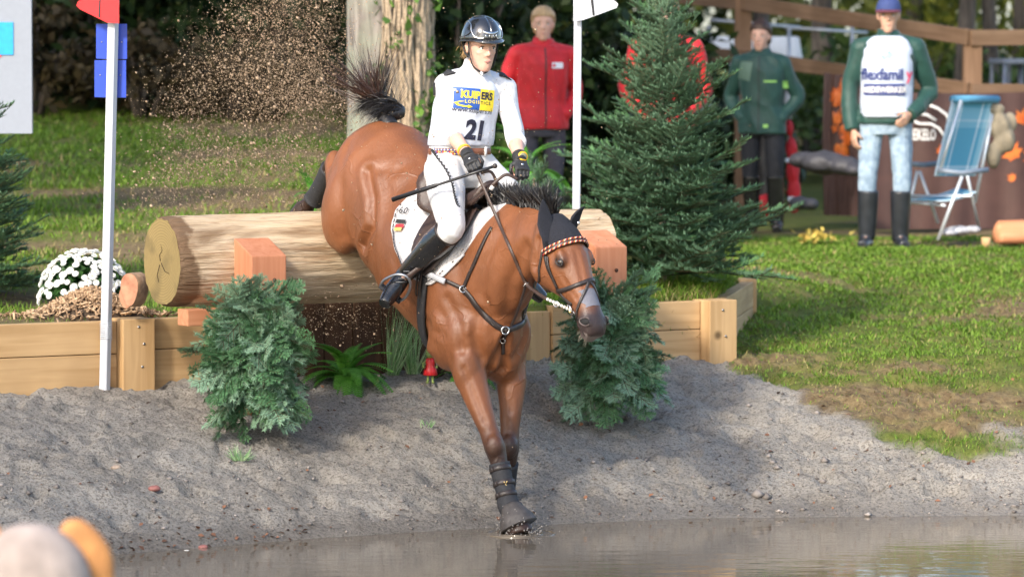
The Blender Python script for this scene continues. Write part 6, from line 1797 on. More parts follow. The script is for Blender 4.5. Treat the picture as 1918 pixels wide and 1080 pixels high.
# helmet
def helmet():
    h = thing('riding_helmet', 'glossy black riding helmet with silver trim on the rider', 'helmet', HC + UP * .04); o = h.location
    GL = mat('helmet_shell', (.012, .012, .014), .10, .2, 40, coat=1.0, spec=.7); MT = mat('helmet_matt', (.03, .03, .033), .35, .2, 60)
    f = HFd.copy(); f.z = 0.02; f.normalize(); upv = (UP + f * .10).normalized(); f = (f - upv * f.dot(upv)).normalized(); lv = upv.cross(f)
    q = lambda x, y, z: HC + f * x + lv * y + upv * z - o
    rows = []
    for i in range(13):
        t = i / 12; row = []
        for j in range(37):
            a = 2 * math.pi * j / 36; ca, sa = math.cos(a), math.sin(a)
            zl = .030 + .012 * ca - .045 * max(0, -ca) ** 1.5                      # rim: higher at the brow, lower at the nape
            th = t * math.pi / 2; cz = math.cos(th) ** .85
            rx = .128 if ca > 0 else .126
            z = lerp(zl, .158, math.sin(th)); row.append(q(ca * rx * cz - .004, sa * .103 * cz, z))
        rows.append(row)
    so = grid_mb(rows).build('shell', GL, h); md = so.modifiers.new('thick', 'SOLIDIFY'); md.thickness = .012; md.offset = -1
    # peak
    pr = []
    for i in range(5):
        t = i / 4; row = []
        for j in range(21):
            a = lerp(-1.15, 1.15, j / 20); k = math.cos(a / 1.15 * math.pi / 2) ** .6; rr = .122 + .034 * t * k
            row.append(q(math.cos(a) * rr, math.sin(a) * .100 * (1 + .12 * t * k), .040 - .016 * t * k + .004))
        pr.append(row)
    po = grid_mb(pr).build('peak', GL, h); md = po.modifiers.new('thick', 'SOLIDIFY'); md.thickness = .006
    # raised centre panel edges (silver trim) and rim band
    def on(a, e, g=.002):
        th = e; cz = math.cos(th) ** .85; ca, sa = math.cos(a), math.sin(a); zl = .030 + .012 * ca - .045 * max(0, -ca) ** 1.5
        return q(ca * (.128 + g) * cz - .004, sa * (.103 + g) * cz, lerp(zl, .158 + g, math.sin(th)))
    for s in (-1, 1):
        b = MB(); b.tube(spline([on(s * .35, .10), on(s * .75, .14), on(s * 1.0, .40), on(s * 1.15, .70), on(s * 1.6, .85), on(s * 2.3, .70), on(s * 2.7, .35)], 40), .0028, 6); b.build('trim', STEEL, h)
        b = MB(); b.tube(spline([on(s * 1.0, .40), on(s * 1.25, .22), on(s * 1.9, .18), on(s * 2.5, .25)], 24), .0022, 6); b.build('trim', MT, h)
    b = MB(); b.strap(spline([on(-.42, .40, .001), on(-.2, .33, .001), on(0, .31, .001), on(.2, .33, .001), on(.42, .40, .001)], 20), (f * 1.0 + upv * .3).normalized(), [.018 - .010 * abs(k - 9.5) / 9.5 for k in range(20)], .003); b.build('front_plate', STEEL, h)
    for a in (-.28, -.1, .1, .28): MB().tube([on(a, .10), on(a * .95, .28)], .0022, 5).build('vent_bar', STEEL, h)
    b = MB(); b.tube([on(a, .0, .001) for a in np.linspace(0, 2 * math.pi, 48)], .0045, 7); b.build('rim', MT, h)
    # harness
    Q = lambda x, y, z: globals()['q'](x, y, z) - o
    for y in (-1, 1):
        b = MB(); P = [Q(.02, y * .079, .045), Q(.026, y * .078, .0), Q(.030, y * .070, -.050), Q(.038, y * .050, -.098), Q(.052, y * .016, -.122)]; b.strap(spline(P, 20), [lv * y] * 20, .013, .003); b.build('chin_strap', NEO, h)
        b = MB(); P = [Q(-.05, y * .078, .02), Q(-.02, y * .080, -.03), Q(.030, y * .071, -.050)]; b.strap(spline(P, 12), [lv * y] * 12, .011, .003); b.build('chin_strap', NEO, h)
    b = MB(); b.strap([Q(.052, -.016, -.122), Q(.06, 0, -.127), Q(.052, .016, -.122)], -UP, .013, .003); b.build('chin_strap', NEO, h)
helmet()
# blond hair under the helmet
g = np.random.default_rng(31); n = 260
root = np.array([tuple(q(-.05 + g.normal() * .02, g.choice([-1, 1]) * (.060 + g.uniform(0, .014)), -.01 + g.uniform(-.03, .02))) for _ in range(n)]); dr = np.array([tuple(-HFd * 1.0 - UP * .7)]) + g.normal(size=(n, 3)) * .25
strands('hair', root, np.repeat(dr, 1, 0), g.uniform(.02, .05, n), mat('blond_hair', (.42, .27, .12), .5, .3), rider, RB, .003, 5, (0, 0, -.4), .4, 8)

# stirrup iron on the near side, part of the saddle
st = (toeR + (toeR - ankR).normalized() * -.02); a_ = ankR; ft = (toeR - ankR).normalized(); sole = (ankR - kneeR).normalized(); tr_c = ankR + ft * .095 + sole * .075
sd = (Vector((-.85, -.5, .0)) - ft * ft.dot(Vector((-.85, -.5, 0)))).normalized()
sd = sole.cross(ft).normalized()
P = [tr_c + sd * .062, tr_c + sd * .068 - sole * .05, tr_c + sd * .045 - sole * .125, tr_c - sole * .155, tr_c - sd * .045 - sole * .125, tr_c - sd * .068 - sole * .05, tr_c - sd * .062]
b = MB(); b.tube([p - SB for p in spline(P, 40)], .0075, 8); b.build('stirrup', mat('stirrup_alloy', (.34, .35, .37), .35, .1, metal=.9), saddle)
b = MB(); b.strap([tr_c + sd * .066 - SB, tr_c - SB, tr_c - sd * .066 - SB], -sole, .042, .008); b.build('stirrup_tread', NEO, saddle)
lp = spline([tr_c - sole * .155, ankR.lerp(kneeR, .28) + V3(.05, -.05, 0), ankR.lerp(kneeR, .6) + V3(.075, -.045, 0), TD(.40, -34, .07), TD(.33, -14, .08)], 30)
b = MB(); b.strap([p - SB for p in lp], Vector((.3, -.9, .2)), .024, .004); b.build('stirrup_leather', LEATHER_B, saddle)

# whip, held in her right hand
wp = thing('riding_whip', 'black riding whip held across the thigh of the rider', 'whip', HAND_R)
w0, w1 = at(927, 311, 19.80), at(735, 374, 20.00)
MB().tube([w0 - HAND_R, w0.lerp(w1, .3) - HAND_R, w0.lerp(w1, .55) - HAND_R, w0.lerp(w1, .58) - HAND_R, w1 - HAND_R], [.008, .0075, .007, .011, .012], 10).build('shaft', mat('whip_black', (.012, .012, .014), .35, .2), wp)
MB().ell(w0 - HAND_R, (.013, .012, .013)).build('knob', LEATHER, wp)
# safety cord of the air vest
cd = thing('safety_cord', 'black coiled safety cord hanging from the belt to the saddle', 'cord', at(812, 280, 20.1))
P = [at(809, 281, 20.12), at(818, 293, 20.05), at(836, 318, 19.99), at(848, 345, 19.93), at(852, 365, 19.93), at(858, 385, 19.90), at(868, 395, 19.94)]
C_ = spline(P, 120); b = MB(); b.tube([p - cd.location + V3(.004 * math.cos(k * 1.3), 0, .004 * math.sin(k * 1.3)) for k, p in enumerate(C_)], .0048, 6); b.build('coil', NEO, cd)
# ------------------------------------------------------------------ people watching
def stander(label, px, Y, H, yaw, jacket, trousers, boots, arms, boot_h=.20, hair=None, hairstyle='short', skinm=None, jacket_len=.47, bib=None, cap=None, stance=.055, head_yaw=None, collar=True, jkey=0, lean=(0, 0)):
    x = at(px, 300, Y).x; z = gz(x, Y); B = V3(x, Y, z)
    t = thing('person', label, 'person', B)
    f = V3(math.sin(yaw), -math.cos(yaw), 0); l = V3(math.cos(yaw), math.sin(yaw), 0)
    q = lambda a, b_, c: B + l * (a * H + lean[0] * c * H) + f * (b_ * H + lean[1] * c * H) + UP * (c * H)
    hy = yaw if head_yaw is None else head_yaw; hf = V3(math.sin(hy), -math.cos(hy), 0)
    T = [(q(0, 0, .475), .085 * H, .058 * H), (q(0, 0, .52), .098 * H, .068 * H), (q(0, 0, .60), .082 * H, .058 * H), (q(0, 0, .69), .090 * H, .064 * H), (q(0, 0, .76), .098 * H, .066 * H), (q(0, 0, .81), .095 * H, .052 * H), (q(0, 0, .835), .06 * H, .042 * H), (q(0, 0, .855), .035 * H, .033 * H)]
    sh = [q(-.105, 0, .80), q(.105, 0, .80)]
    el = [q(*arms[0][0]), q(*arms[1][0])]; wr = [q(*arms[0][1]), q(*arms[1][1])]
    hip = [q(-.052, 0, .51), q(.052, 0, .51)]; kn = [q(-stance - .002, .012, .285), q(stance + .002, .012, .285)]; an = [q(-stance - .004, -.008, .05), q(stance + .004, -.008, .05)]; to = [q(-stance - .02, .085, .012), q(stance + .02, .085, .012)]
    hs = H / 1.75; hc = q(0, .012, .925)
    b = MB(); torso(b, T, l, f, -.010)
    for s in (0, 1):
        limb(b, [sh[s], el[s]], [.038 * hs, .026 * hs]); limb(b, [el[s], wr[s]], [.026 * hs, .024 * hs])
        limb(b, [hip[s], kn[s], an[s]], [.075 * hs, .05 * hs, .034 * hs]); limb(b, [an[s], to[s]], [.034 * hs, .024 * hs])
        d = (wr[s] - el[s]).normalized(); hand_mb(b, wr[s], d, (l if s else -l) + f * .4, 1 if s == 0 else -1, hs, .45)
    hq, hl, hu, hfr = head_mb(b, hc, hf, UP, hs, T[-1][0] - UP * .02)
    skin('body', b, skinm or SKIN_A, t, .0082, 2, B)
    face_bits(t, hq, hl, hu, hf, hfr, B, hs)
    # jacket
    b = MB(); rows = [(c, hw + .018, d + .020) for c, hw, d in T[1:-1]]
    rows = [(q(0, 0, jacket_len), .108 * H, .078 * H)] + rows; torso(b, rows, l, f, 0.004)
    for s in (0, 1):
        b.ell(sh[s], (.066 * hs,) * 3, None, 12, 8); limb(b, [T[5][0], sh[s]], [.085 * hs, .066 * hs])
        limb(b, [sh[s], sh[s].lerp(el[s], .5), el[s], wr[s]], [.068 * hs, .064 * hs, .062 * hs, .048 * hs], 14)
    if collar: b.tube([T[-2][0] - UP * .01, hc + UP * (-.105 * hs) - hf * .012], [.075 * hs, .064 * hs], 18)
    jo, JV, JF = skin('jacket', b, jacket, t, .0085, 4, B, None, cloth_disp(.019, 5.5, 11 + jkey))
    jb = bvh_of(JV, JF)
    # trousers
    b = MB(); torso(b, [(q(0, 0, .455), .085 * H, .06 * H), (q(0, 0, .51), .10 * H, .070 * H), (q(0, 0, .60), .086 * H, .062 * H)], l, f, .004)
    for s in (0, 1): bt = an[s].lerp(kn[s], (boot_h - .075) / .235); limb(b, [hip[s], hip[s].lerp(kn[s], .5), kn[s], kn[s].lerp(bt, .5), bt], [.090 * hs, .080 * hs, .063 * hs, .062 * hs, .052 * hs], 14)
    skin('trousers', b, trousers, t, .0085, 4, B, None, cloth_disp(.013, 8, 21 + jkey))
    for s in (0, 1):
        b = MB(); top = an[s].lerp(kn[s], (boot_h - .05) / .235); limb(b, [top, top.lerp(an[s], .5), an[s], an[s] - UP * .02], [.074 * hs, .070 * hs, .060 * hs, .055 * hs], 16)
        d = (to[s] - an[s]); hl_ = an[s] - f * .035 - UP * .045 * hs; limb(b, [hl_, hl_ + (to[s] - hl_) * .5 + UP * .012, to[s] + d * .12 + UP * .018], [.045 * hs, .048 * hs, .038 * hs], 14)
        bo, _, _ = skin('boot', b, boots, t, .008, 3, B)
    # hair
    if hair:
        b = MB()
        for k in range(9):
            a = R(-100 + 25 * k); 
        b.loft([ring_e(hq(cx, 0, zz), hl, hf, (w - (.014 if hairstyle == 'pony' else 0)) * hs, (d - (.022 if hairstyle == 'pony' else 0)) * hs, 20, 2.1) for zz, cx, d, w in ((-.06, -.062, .036, .066), (.0, -.044, .062, .084), (.035, -.030, .084, .090), (.066, -.012, .106, .089), (.096, -.008, .100, .079), (.120, -.008, .076, .059), (.140, -.01, .036, .03))])
        if hairstyle == 'pony':
            b.tube([hq(-.09, 0, .05), hq(-.13, 0, .03), hq(-.14, .01, -.05), hq(-.12, .02, -.12)], [.022 * hs, .026 * hs, .022 * hs, .008 * hs], 10)
        if hairstyle == 'bun': b.ell(hq(-.03, 0, .128), (.038 * hs, .042 * hs, .03 * hs), hfr, 12, 8)
        if hairstyle == 'long': b.tube([hq(-.06, 0, .02), hq(-.08, 0, -.06), hq(-.085, 0, -.15)], [.06 * hs, .055 * hs, .03 * hs], 12)
        skin('hair', b, hair, t, .005, 3, B, None, cloth_disp(.003, 40, 4))
    return dict(t=t, B=B, q=q, f=f, l=l, hq=hq, hf=hf, hl=hl, hs=hs, hfr=hfr, jo=jo, jb=jb, H=H, T=T)
RED_J = mat('red_softshell', (.50, .010, .018), .65, .12, 18, .25, 30, sheen=.2)
GRN_J = mat('green_softshell', (.010, .050, .040), .6, .15, 18, .25, 30, sheen=.2)
DKTR = mat('dark_grey_trousers', (.050, .045, .060), .8, .2, 30); BLKTR = mat('black_trousers', (.012, .013, .018), .8, .2, 30)
JEANS = mat('light_jeans', (.22, .31, .42), .85, .18, 22, .3, 60, col2=(.34, .43, .52))
WELLY = mat('black_wellington', (.018, .020, .026), .35, .3, 14, coat=.2); LEATH = mat('black_riding_boot', (.012, .012, .013), .25, .3, 14, coat=.3)
HAIR_BL = mat('hair_blond', (.45, .30, .16), .5, .35, 50, stretch=(1, 1, .2)); HAIR_BR = mat('hair_brown', (.055, .028, .018), .5, .35, 50, stretch=(1, 1, .2))
ZIP = mat('zip_dark', (.05, .01, .012), .5)
def jprint(P, name, V2, F2, a, c, m, off=.004, ln=.04, tilt=0.0):
    """flat print on the front of a jacket at height c*H, sideways a*H"""
    f, l = P['f'], P['l']; o = P['q'](a, 0, c); x2 = l * math.cos(tilt) + UP * math.sin(tilt); y2 = UP * math.cos(tilt) - l * math.sin(tilt)
    V2, F2 = subdiv(V2, F2, ln); Q, F = flat_print(V2, F2, o, x2, y2, f, off, P.get('bb') or P['jb'], .4)
    b = MB(); b.add([tuple(p - P['B']) for p in Q], F); return b.build(name, m, P.get('bo') or P['jo'])
# woman in the red jacket, hands in pockets
pk = [((-.150, -.045, .635), (-.082, .030, .545)), ((.150, -.045, .635), (.082, .030, .545))]
P = stander('person in bright red zipped jacket with white name patch, behind the rider', 1008, 30.0, 1.77, .22, RED_J, DKTR, LEATH, pk, hair=HAIR_BL, hairstyle='long', jkey=1, head_yaw=.0, jacket_len=.49, lean=(.02, 0))
V2, F2 = rect2(-.006, -.30, .006, .30); jprint(P, 'zip', V2, F2, 0, .66, ZIP)
V2, F2 = rect2(-.045, -.022, .045, .022); jprint(P, 'name_patch', V2, F2, .050, .755, CLOTH, .006)
V2, F2 = np.array([(-.004, -.012, 0), (.004, -.012, 0), (.004, -.004, 0), (.012, -.004, 0), (.012, .004, 0), (.004, .004, 0), (.004, .012, 0), (-.004, .012, 0), (-.004, .004, 0), (-.012, .004, 0), (-.012, -.004, 0), (-.004, -.004, 0)]), [tuple(range(12))]
jprint(P, 'red_cross', V2 - np.array([.028, 0, 0]), F2, .050, .755, RED_P, .0085)
# second red jacket half hidden by the fir
P = stander('person in red jacket mostly hidden behind the fir', 1248, 30.2, 1.86, .0, RED_J, mat('blue_trousers', (.04, .07, .16), .8, .2), LEATH, pk, hair=HAIR_BL, jkey=2, skinm=SKIN_A)
V2, F2 = rect2(-.006, -.30, .006, .30); jprint(P, 'zip', V2, F2, 0, .66, ZIP)
# woman in green, brown hair up
pk2 = [((-.150, -.05, .63), (-.080, .030, .535)), ((.152, -.045, .63), (.082, .030, .535))]
P = stander('person in plain dark green jacket and black trousers right of the fir', 1432, 32.7, 1.71, -.25, GRN_J, BLKTR, LEATH, pk2, boot_h=.27, hair=HAIR_BR, hairstyle='bun', jkey=3, head_yaw=-.30, lean=(-.02, 0))
V2, F2 = rect2(-.004, -.30, .004, .30); jprint(P, 'zip', V2, F2, 0, .66, BLACKM)
LIME = mat('lime_print', (.25, .50, .12), .6); LIGHTG = mat('jacket_light_panel', (.10, .17, .13), .6)
V2, F2 = np.array([(-.085, -.06, 0), (.03, -.085, 0), (.055, .07, 0), (-.05, .075, 0)]), [(0, 1, 2, 3)]; jprint(P, 'shoulder_panel', V2, F2, -.06, .765, LIGHTG, .003)
V2, F2 = rect2(-.05, -.008, .05, .008); jprint(P, 'chest_print', V2, F2, .055, .715, LIME, .004)
V2, F2 = rect2(-.018, -.03, .018, .03); jprint(P, 'sleeve_patch', V2, F2, .118, .70, LIME, .012)
V2, F2 = rect2(-.02, -.014, .02, .014); jprint(P, 'hem_print', V2, F2, .03, .505, LIME, .004)
# man with bib, cap and jeans
am = [((-.142, -.02, .635), (-.128, .02, .475)), ((.165, -.05, .625), (.09, .075, .535))]
P = stander('person in cap, white printed bib and light jeans, one hand at the waist', 1655, 29.8, 1.86, -.08, GRN_J, JEANS, WELLY, am, boot_h=.235, hair=HAIR_BL, hairstyle='pony', jkey=4, jacket_len=.50, head_yaw=-.12, skinm=SKIN_B, stance=.062, lean=(.018, -.01))
q_, f_, l_, H_ = P['q'], P['f'], P['l'], P['H']
# the bib: front and back panels hanging from the shoulders
BIB = mat('bib_cloth', (.50, .55, .66), .7, .05, 14, .35, 9, bdist=.03)
b = MB(); b.loft([ring_e(q_(0, .004, c), l_, f_, hw * H_, d * H_, 28, 2.6) for c, hw, d in ((.525, .100, .092), (.56, .103, .093), (.65, .103, .094), (.74, .103, .094), (.79, .098, .088), (.825, .082, .070), (.845, .055, .058))])
bo, BVv, BFf = skin('bib', b, BIB, P['t'], .009, 5, P['B'], None, cloth_disp(.007, 6, 33))
P['bo'] = bo; P['bb'] = bvh_of(BVv, BFf)
BT = mat('bib_navy', (.02, .035, .16), .6); PINK = mat('bib_pink', (.75, .06, .14), .6); PALEB = mat('bib_pale_blue', (.30, .50, .66), .6)
V2, F2 = ctext('flexfamil', .118, .003, .98, .80); jprint(P, 'lettering', V2 - np.array([.030, .03, 0]), F2, -.005, .690, BT, .012, .02)
V2, F2 = text_polys('y', .118, .003); jprint(P, 'lettering', V2 * np.array([.8, 1, 1]) + np.array([.150, -.03, 0]), F2, -.005, .690, PINK, .012, .02)
V2, F2 = rect2(-.150, -.042, .150, .042); jprint(P, 'navy_bar', V2, F2, -.01, .635, BT, .012, .02)
V2, F2 = ctext('MEDEWERKER', .060, .0015, 1.0, .85); jprint(P, 'lettering', V2 - np.array([0, .022, 0]), F2, -.01, .635, BWHITE, .016, .02)
star = np.array([(math.cos(R(90 + 36 * k)) * (.055 if k % 2 == 0 else .018), math.sin(R(90 + 36 * k)) * (.040 if k % 2 == 0 else .012), 0) for k in range(10)])
jprint(P, 'star_print', star, [tuple(range(10))], .0, .765, PALEB, .005, .03)
b = MB(); b.tube([q_(-.10, .05, .545) - P['B'], q_(.04, .105, .545) - P['B'], q_(.115, .06, .556) - P['B']], .008, 6); b.build('bib_tape', BIB, bo)
# baseball cap
NAVYC = mat('cap_navy', (.03, .05, .16), .8, .1)
hq, hf, hl, hs, hfr = P['hq'], P['hf'], P['hl'], P['hs'], P['hfr']
rows = []
for i in range(9):
    th = i / 8 * math.pi / 2; rows.append([hq(math.cos(a) * .108 * math.cos(th) ** .8 - .008, math.sin(a) * .088 * math.cos(th) ** .8, .035 + .105 * math.sin(th)) - P['B'] for a in np.linspace(0, 2 * math.pi, 29)])
co = grid_mb(rows).build('cap', NAVYC, P['t'])
rows = [[hq(math.cos(a) * (.100 + .075 * t * math.cos(a) ** .5) - .005, math.sin(a) * (.085 + .012 * t), .040 - .018 * t) - P['B'] for a in np.linspace(-1.2, 1.2, 19)] for t in (0, .4, .8, 1)]
pk_ = grid_mb(rows).build('peak', mat('cap_brim', (.12, .03, .05), .8), co); pk_.modifiers.new('t', 'SOLIDIFY').thickness = .004

# ------------------------------------------------------------------ dog in the near foreground, out of focus
def dog():
    Y = 10.0; c = at(58, 1102, Y); gz0 = -0.36
    t = thing('dog', 'white dog with tan ear sitting blurred in the near left corner', 'dog', (c.x, Y, gz0)); B = t.location.copy()
    f = V3(-.25, .97, 0).normalized(); r = V3(.97, .25, 0).normalized()
    b = MB(); hd = c + V3(0, 0, 0)
    fr = Matrix((r, f, UP)).transposed()
    b.ell(hd, (.155, .15, .166), fr, 20, 14)
    b.tube([hd + f * .05 - UP * .02, hd + f * .13 - UP * .05, hd + f * .20 - UP * .065], [.075, .055, .036], 16)
    b.tube([hd - UP * .03 - f * .02, hd - UP * .14 - f * .05, hd - UP * .26 - f * .03], [.09, .10, .13], 18)
    b.loft([ring_e(B + f * y + UP * z, r, V3(0, 0, 1) if False else f, w, d, 22) for y, z, w, d in ((-.10, .04, .15, .17), (-.09, .14, .155, .17), (-.04, .25, .13, .13), (-.01, .33, .105, .10), (0, .38, .08, .08))])
    for s in (-1, 1):
        b.tube([B + r * s * .07 + f * .06 + UP * .25, B + r * s * .07 + f * .10 + UP * .12, B + r * s * .07 + f * .11 + UP * .02, B + r * s * .07 + f * .16 + UP * .015], [.05, .035, .03, .028], 12)
        b.ell(B + r * s * .13 - f * .06 + UP * .09, (.06, .12, .09), fr, 14, 10); b.tube([B + r * s * .14 + f * .0 + UP * .03, B + r * s * .14 + f * .12 + UP * .025], [.035, .03], 10)
    b.tube([B - f * .24 + UP * .05, B - f * .34 + UP * .03, B - f * .42 + UP * .08], [.025, .02, .01], 10)
    skin('body', b, mat('dog_coat_white', (.33, .27, .24), .85, .4, 6, .6, 120), t, .008, 6, B)
    TAN = mat('dog_ear_tan', (.50, .22, .07), .7, .3, 14, .5, 100)
    for s in (-1, 1):
        e = MB(); base = hd + r * s * .075 + UP * .125
        pts = [base, base + r * s * .030 + UP * -.008, base + r * s * .062 - UP * .06, base + r * s * .070 - UP * .15, base + r * s * .066 - UP * .20]
        e.tube(spline(pts, 16), list(np.interp(np.linspace(0, 1, 16), [0, .2, .5, .8, 1], [.03, .056, .070, .060, .02])), 16, flat=.32, up=f); e.build('ear', TAN, t, True, B)
    for s in (-1, 1): MB().ell(hd + f * .10 + r * s * .05 + UP * .01, (.012,) * 3).build('eye', EYE, t, True, B)
    n = MB(); n.ell(hd + f * .235 - UP * .06, (.02, .014, .014), fr); n.build('nose', DARKSKIN, t, True, B)
dog()
# ------------------------------------------------------------------ firs
fir_tree('tall dense green fir in the raised bed right of the log', at(1238, 540, 23.85).x, 23.85, 1.98, .73, 41, 0.0, 165)
fir_tree('low fir behind the neck of the horse, left of the white flag pole', at(1000, 400, 24.3).x, 24.3, .72, .48, 42, 0.0, 44)
fir_tree('fir cut off by the left border', at(-62, 500, 22.7).x, 22.7, 1.7, .50, 43, 0.0, 110)
BUNCH = [spray_mesh(200 + k, FIRB, L=.40, droop=.30, spread=.50, dens=.0042, nw=.0052, needle=.029, sub=False) for k in range(6)]
def bunch(label, px0, px1, ytop, ybot, Y, seed, n=130):
    """cut fir boughs tied upside-down in front of a block: tips hang outwards and down"""
    g = np.random.default_rng(seed); c = at((px0 + px1) / 2, ybot, Y); top = at((px0 + px1) / 2, ytop, Y); w = (at(px1, 600, Y).x - at(px0, 600, Y).x) / 2; h = top.z - c.z
    gx = gz(c.x, Y)
    t = thing('fir_bough_bunch', label, 'fir boughs', (c.x, Y, c.z), 0, 'bunches of cut fir boughs'); z0 = 0
    for k in range(n):
        f = (k + .5) / n; a = g.uniform(-.15, 1.15) * math.pi                      # around the viewer's side
        a = math.pi + a if g.uniform() < .92 else g.uniform(0, 6.28)
        zz = h * (1 - f) ** .9 * .98 + .04; prof = .55 + .45 * math.sin(min(1, (1 - zz / h) * 1.25 + .12) * math.pi * .8)
        rad = w * prof
        out = Vector((math.cos(a), math.sin(a) * .75, 0))
        dn = g.uniform(.25, 1.1) if zz < h * .72 else g.uniform(-1.2, .4)
        d = (out * g.uniform(.45, .9) - UP * dn + Vector(g.normal(size=3)) * .18).normalized()
        L = g.uniform(.26, .38) if zz < h * .72 else g.uniform(.20, .32)
        p = Vector((out.x * rad * .62, out.y * rad * .55, zz)) - d * L * .35
        up = (out * -1.0 + UP * .25 + Vector(g.normal(size=3)) * .35) if g.uniform() < .65 else (out + UP * .6 + Vector(g.normal(size=3)) * .3)
        o = link('branch', BUNCH[k % 6], t); o.matrix_local = frame_mat(p, d, up, L / .40 * g.uniform(.9, 1.15))
    b = MB()
    for k in range(7): b.tube([(g.normal() * .03, .05 + g.normal() * .02, .02), (g.normal() * .05, .05, h * .9)], .008, 6)
    b.build('stems', TWIG, t)
    return t
bunch('blue green fir bough bunch left, before the block at the sawn log end', 412, 552, 568, 766, 20.42, 51)
bunch('blue green fir bough bunch right, behind the muzzle of the horse', 1072, 1218, 552, 746, 21.42, 52)
for (px, py, Y, lab, sd) in ((375, 655, 20.9, 'small dark fir sprig low beside the recessed plank', 61),):
    t = thing('fir_sprig', lab, 'fir boughs', at(px, py, Y))
    for k in range(5):
        a = R(150 + 18 * k); o = link('branch', BUNCH[k], t); o.matrix_local = frame_mat(Vector((0.05, 0, 0)), Vector((math.cos(a) * .9, -.5, .35 - .12 * k)), UP, .45)

# ------------------------------------------------------------------ ferns, ornamental grass
FERN = leaf_mat('fern_green', (.04, .17, .018), (.14, .38, .05), .45, .35)
def frond_mesh(seed, L=.34):
    g = np.random.default_rng(seed); V = []; F = []; C = []
    def pt(t): return np.array([L * t * (1 - .12 * t), 0, L * (.55 * t - .95 * t * t)])
    n = 26
    for k in range(n):
        t0, t1 = k / n, (k + 1) / n; a, b_ = pt(t0), pt(t1); w = .0025 * (1 - t0) + .0006
        i = len(V); V += [a + [0, w, 0], a - [0, w, 0], b_ - [0, w, 0], b_ + [0, w, 0]]; F.append((i, i + 1, i + 2, i + 3)); C += [.2] * 4
        ln = .055 * L / .34 * math.sin(math.pi * min(1, .12 + t0 * .88)) ** .7 + .004
        tang = (b_ - a) / np.linalg.norm(b_ - a); up = np.array([-tang[2], 0, tang[0]])
        for s in (-1, 1):
            d = np.array([0, s, 0]) * .88 + tang * .42 - up * .12; d /= np.linalg.norm(d); wv = tang * .0062 * L / .34; i = len(V)
            V += [a - wv, a + d * ln * .55 - wv * .95 + up * .004, a + d * ln, a + d * ln * .5 + wv * 1.1 + up * .004, a + wv]
            F += [(i, i + 1, i + 3, i + 4), (i + 1, i + 2, i + 3, i + 3)]; c = g.uniform(.3, 1); C += [c] * 5
    Fq = [f if len(set(f)) == 4 else (f[0], f[1], f[2], f[2]) for f in F]
    me = bpy.data.meshes.new('frond'); me.from_pydata([tuple(v) for v in V], [], [tuple(dict.fromkeys(f)) for f in Fq]); me.materials.append(FERN)
    ca = me.color_attributes.new('Col', 'FLOAT_COLOR', 'POINT'); ca.data.foreach_set('color', np.array([(c, c, c, 1) for c in C]).ravel()); return me
FROND = [frond_mesh(k) for k in range(4)]
def fern(label, px, py, Y, n, size, seed, tilt=.15):
    g = np.random.default_rng(seed); c = at(px, py, Y) if Y else ground_at(px, py); t = thing('fern', label, 'fern', c, 0, 'ferns under the log')
    for k in range(n):
        a = 2.39996 * k + g.uniform(-.3, .3); el = g.uniform(-.1, .75) if k % 4 else g.uniform(.8, 1.4)
        d = Vector((math.cos(a) * math.cos(el), math.sin(a) * math.cos(el) - tilt, math.sin(el))); o = link('frond', FROND[k % 4], t); s = size / .34 * g.uniform(.75, 1.15)
        o.matrix_local = frame_mat(Vector((math.cos(a) * .015, math.sin(a) * .015, .02)), d, UP, s)
fern('big bright fern on the sand between bough bunch and grass tufts', 648, 716, None, 36, .30, 3)
fern('small fern beside the frog figure behind the foreleg', 872, 712, None, 20, .24, 4)
fern('loose fern leaves beside the log behind the hind hoof', 588, 385, 22.6, 9, .26, 5)
fern('pale fern behind the rider, in front of the red jacket legs', 985, 330, 27.5, 10, .42, 6)
OGR = leaf_mat('ornamental_grass', (.10, .30, .07), (.50, .62, .36), .45, .2)
def tuft(label, px, py, Y, h, n, seed, spread=.12, m=None, wide=.0045):
    g = np.random.default_rng(seed); c = ground_at(px, py); t = thing('grass_tuft', label, 'grass tuft', c)
    a = g.uniform(0, 6.28, n); r = .035 * np.sqrt(g.uniform(0, 1, n)); root = np.array(c) + np.stack([r * np.cos(a), r * np.sin(a), r * 0], 1)
    d = np.stack([np.cos(a) * spread * g.uniform(.2, 1.4, n), np.sin(a) * spread, np.ones(n)], 1)
    o = strands('blades', root, d, g.uniform(.6, 1.1, n) * h, m or OGR, t, c, wide, 6, (0, 0, -.12), .10, seed)
    k = g.uniform(0, 1, n); cc = np.repeat(k, 14)[:, None]; ca = o.data.color_attributes.new('Col', 'FLOAT_COLOR', 'POINT'); ca.data.foreach_set('color', np.hstack([cc, cc, cc, np.ones_like(cc)]).ravel().astype(np.float32)); return t
tuft('tall artificial grass tuft standing under the belly of the horse', 736, 702, 20.95, .42, 90, 1, .16)
tuft('shorter artificial grass tuft with pale blades next to the taller one', 774, 700, 20.95, .33, 70, 2, .14)
tuft('small wild grass clump growing on the open sand', 450, 862, 19.75, .085, 60, 7, .9, None, .004)
tuft('tiny wild grass sprig on the sand under the horse', 800, 800, 20.2, .05, 25, 8, .9, None, .004)

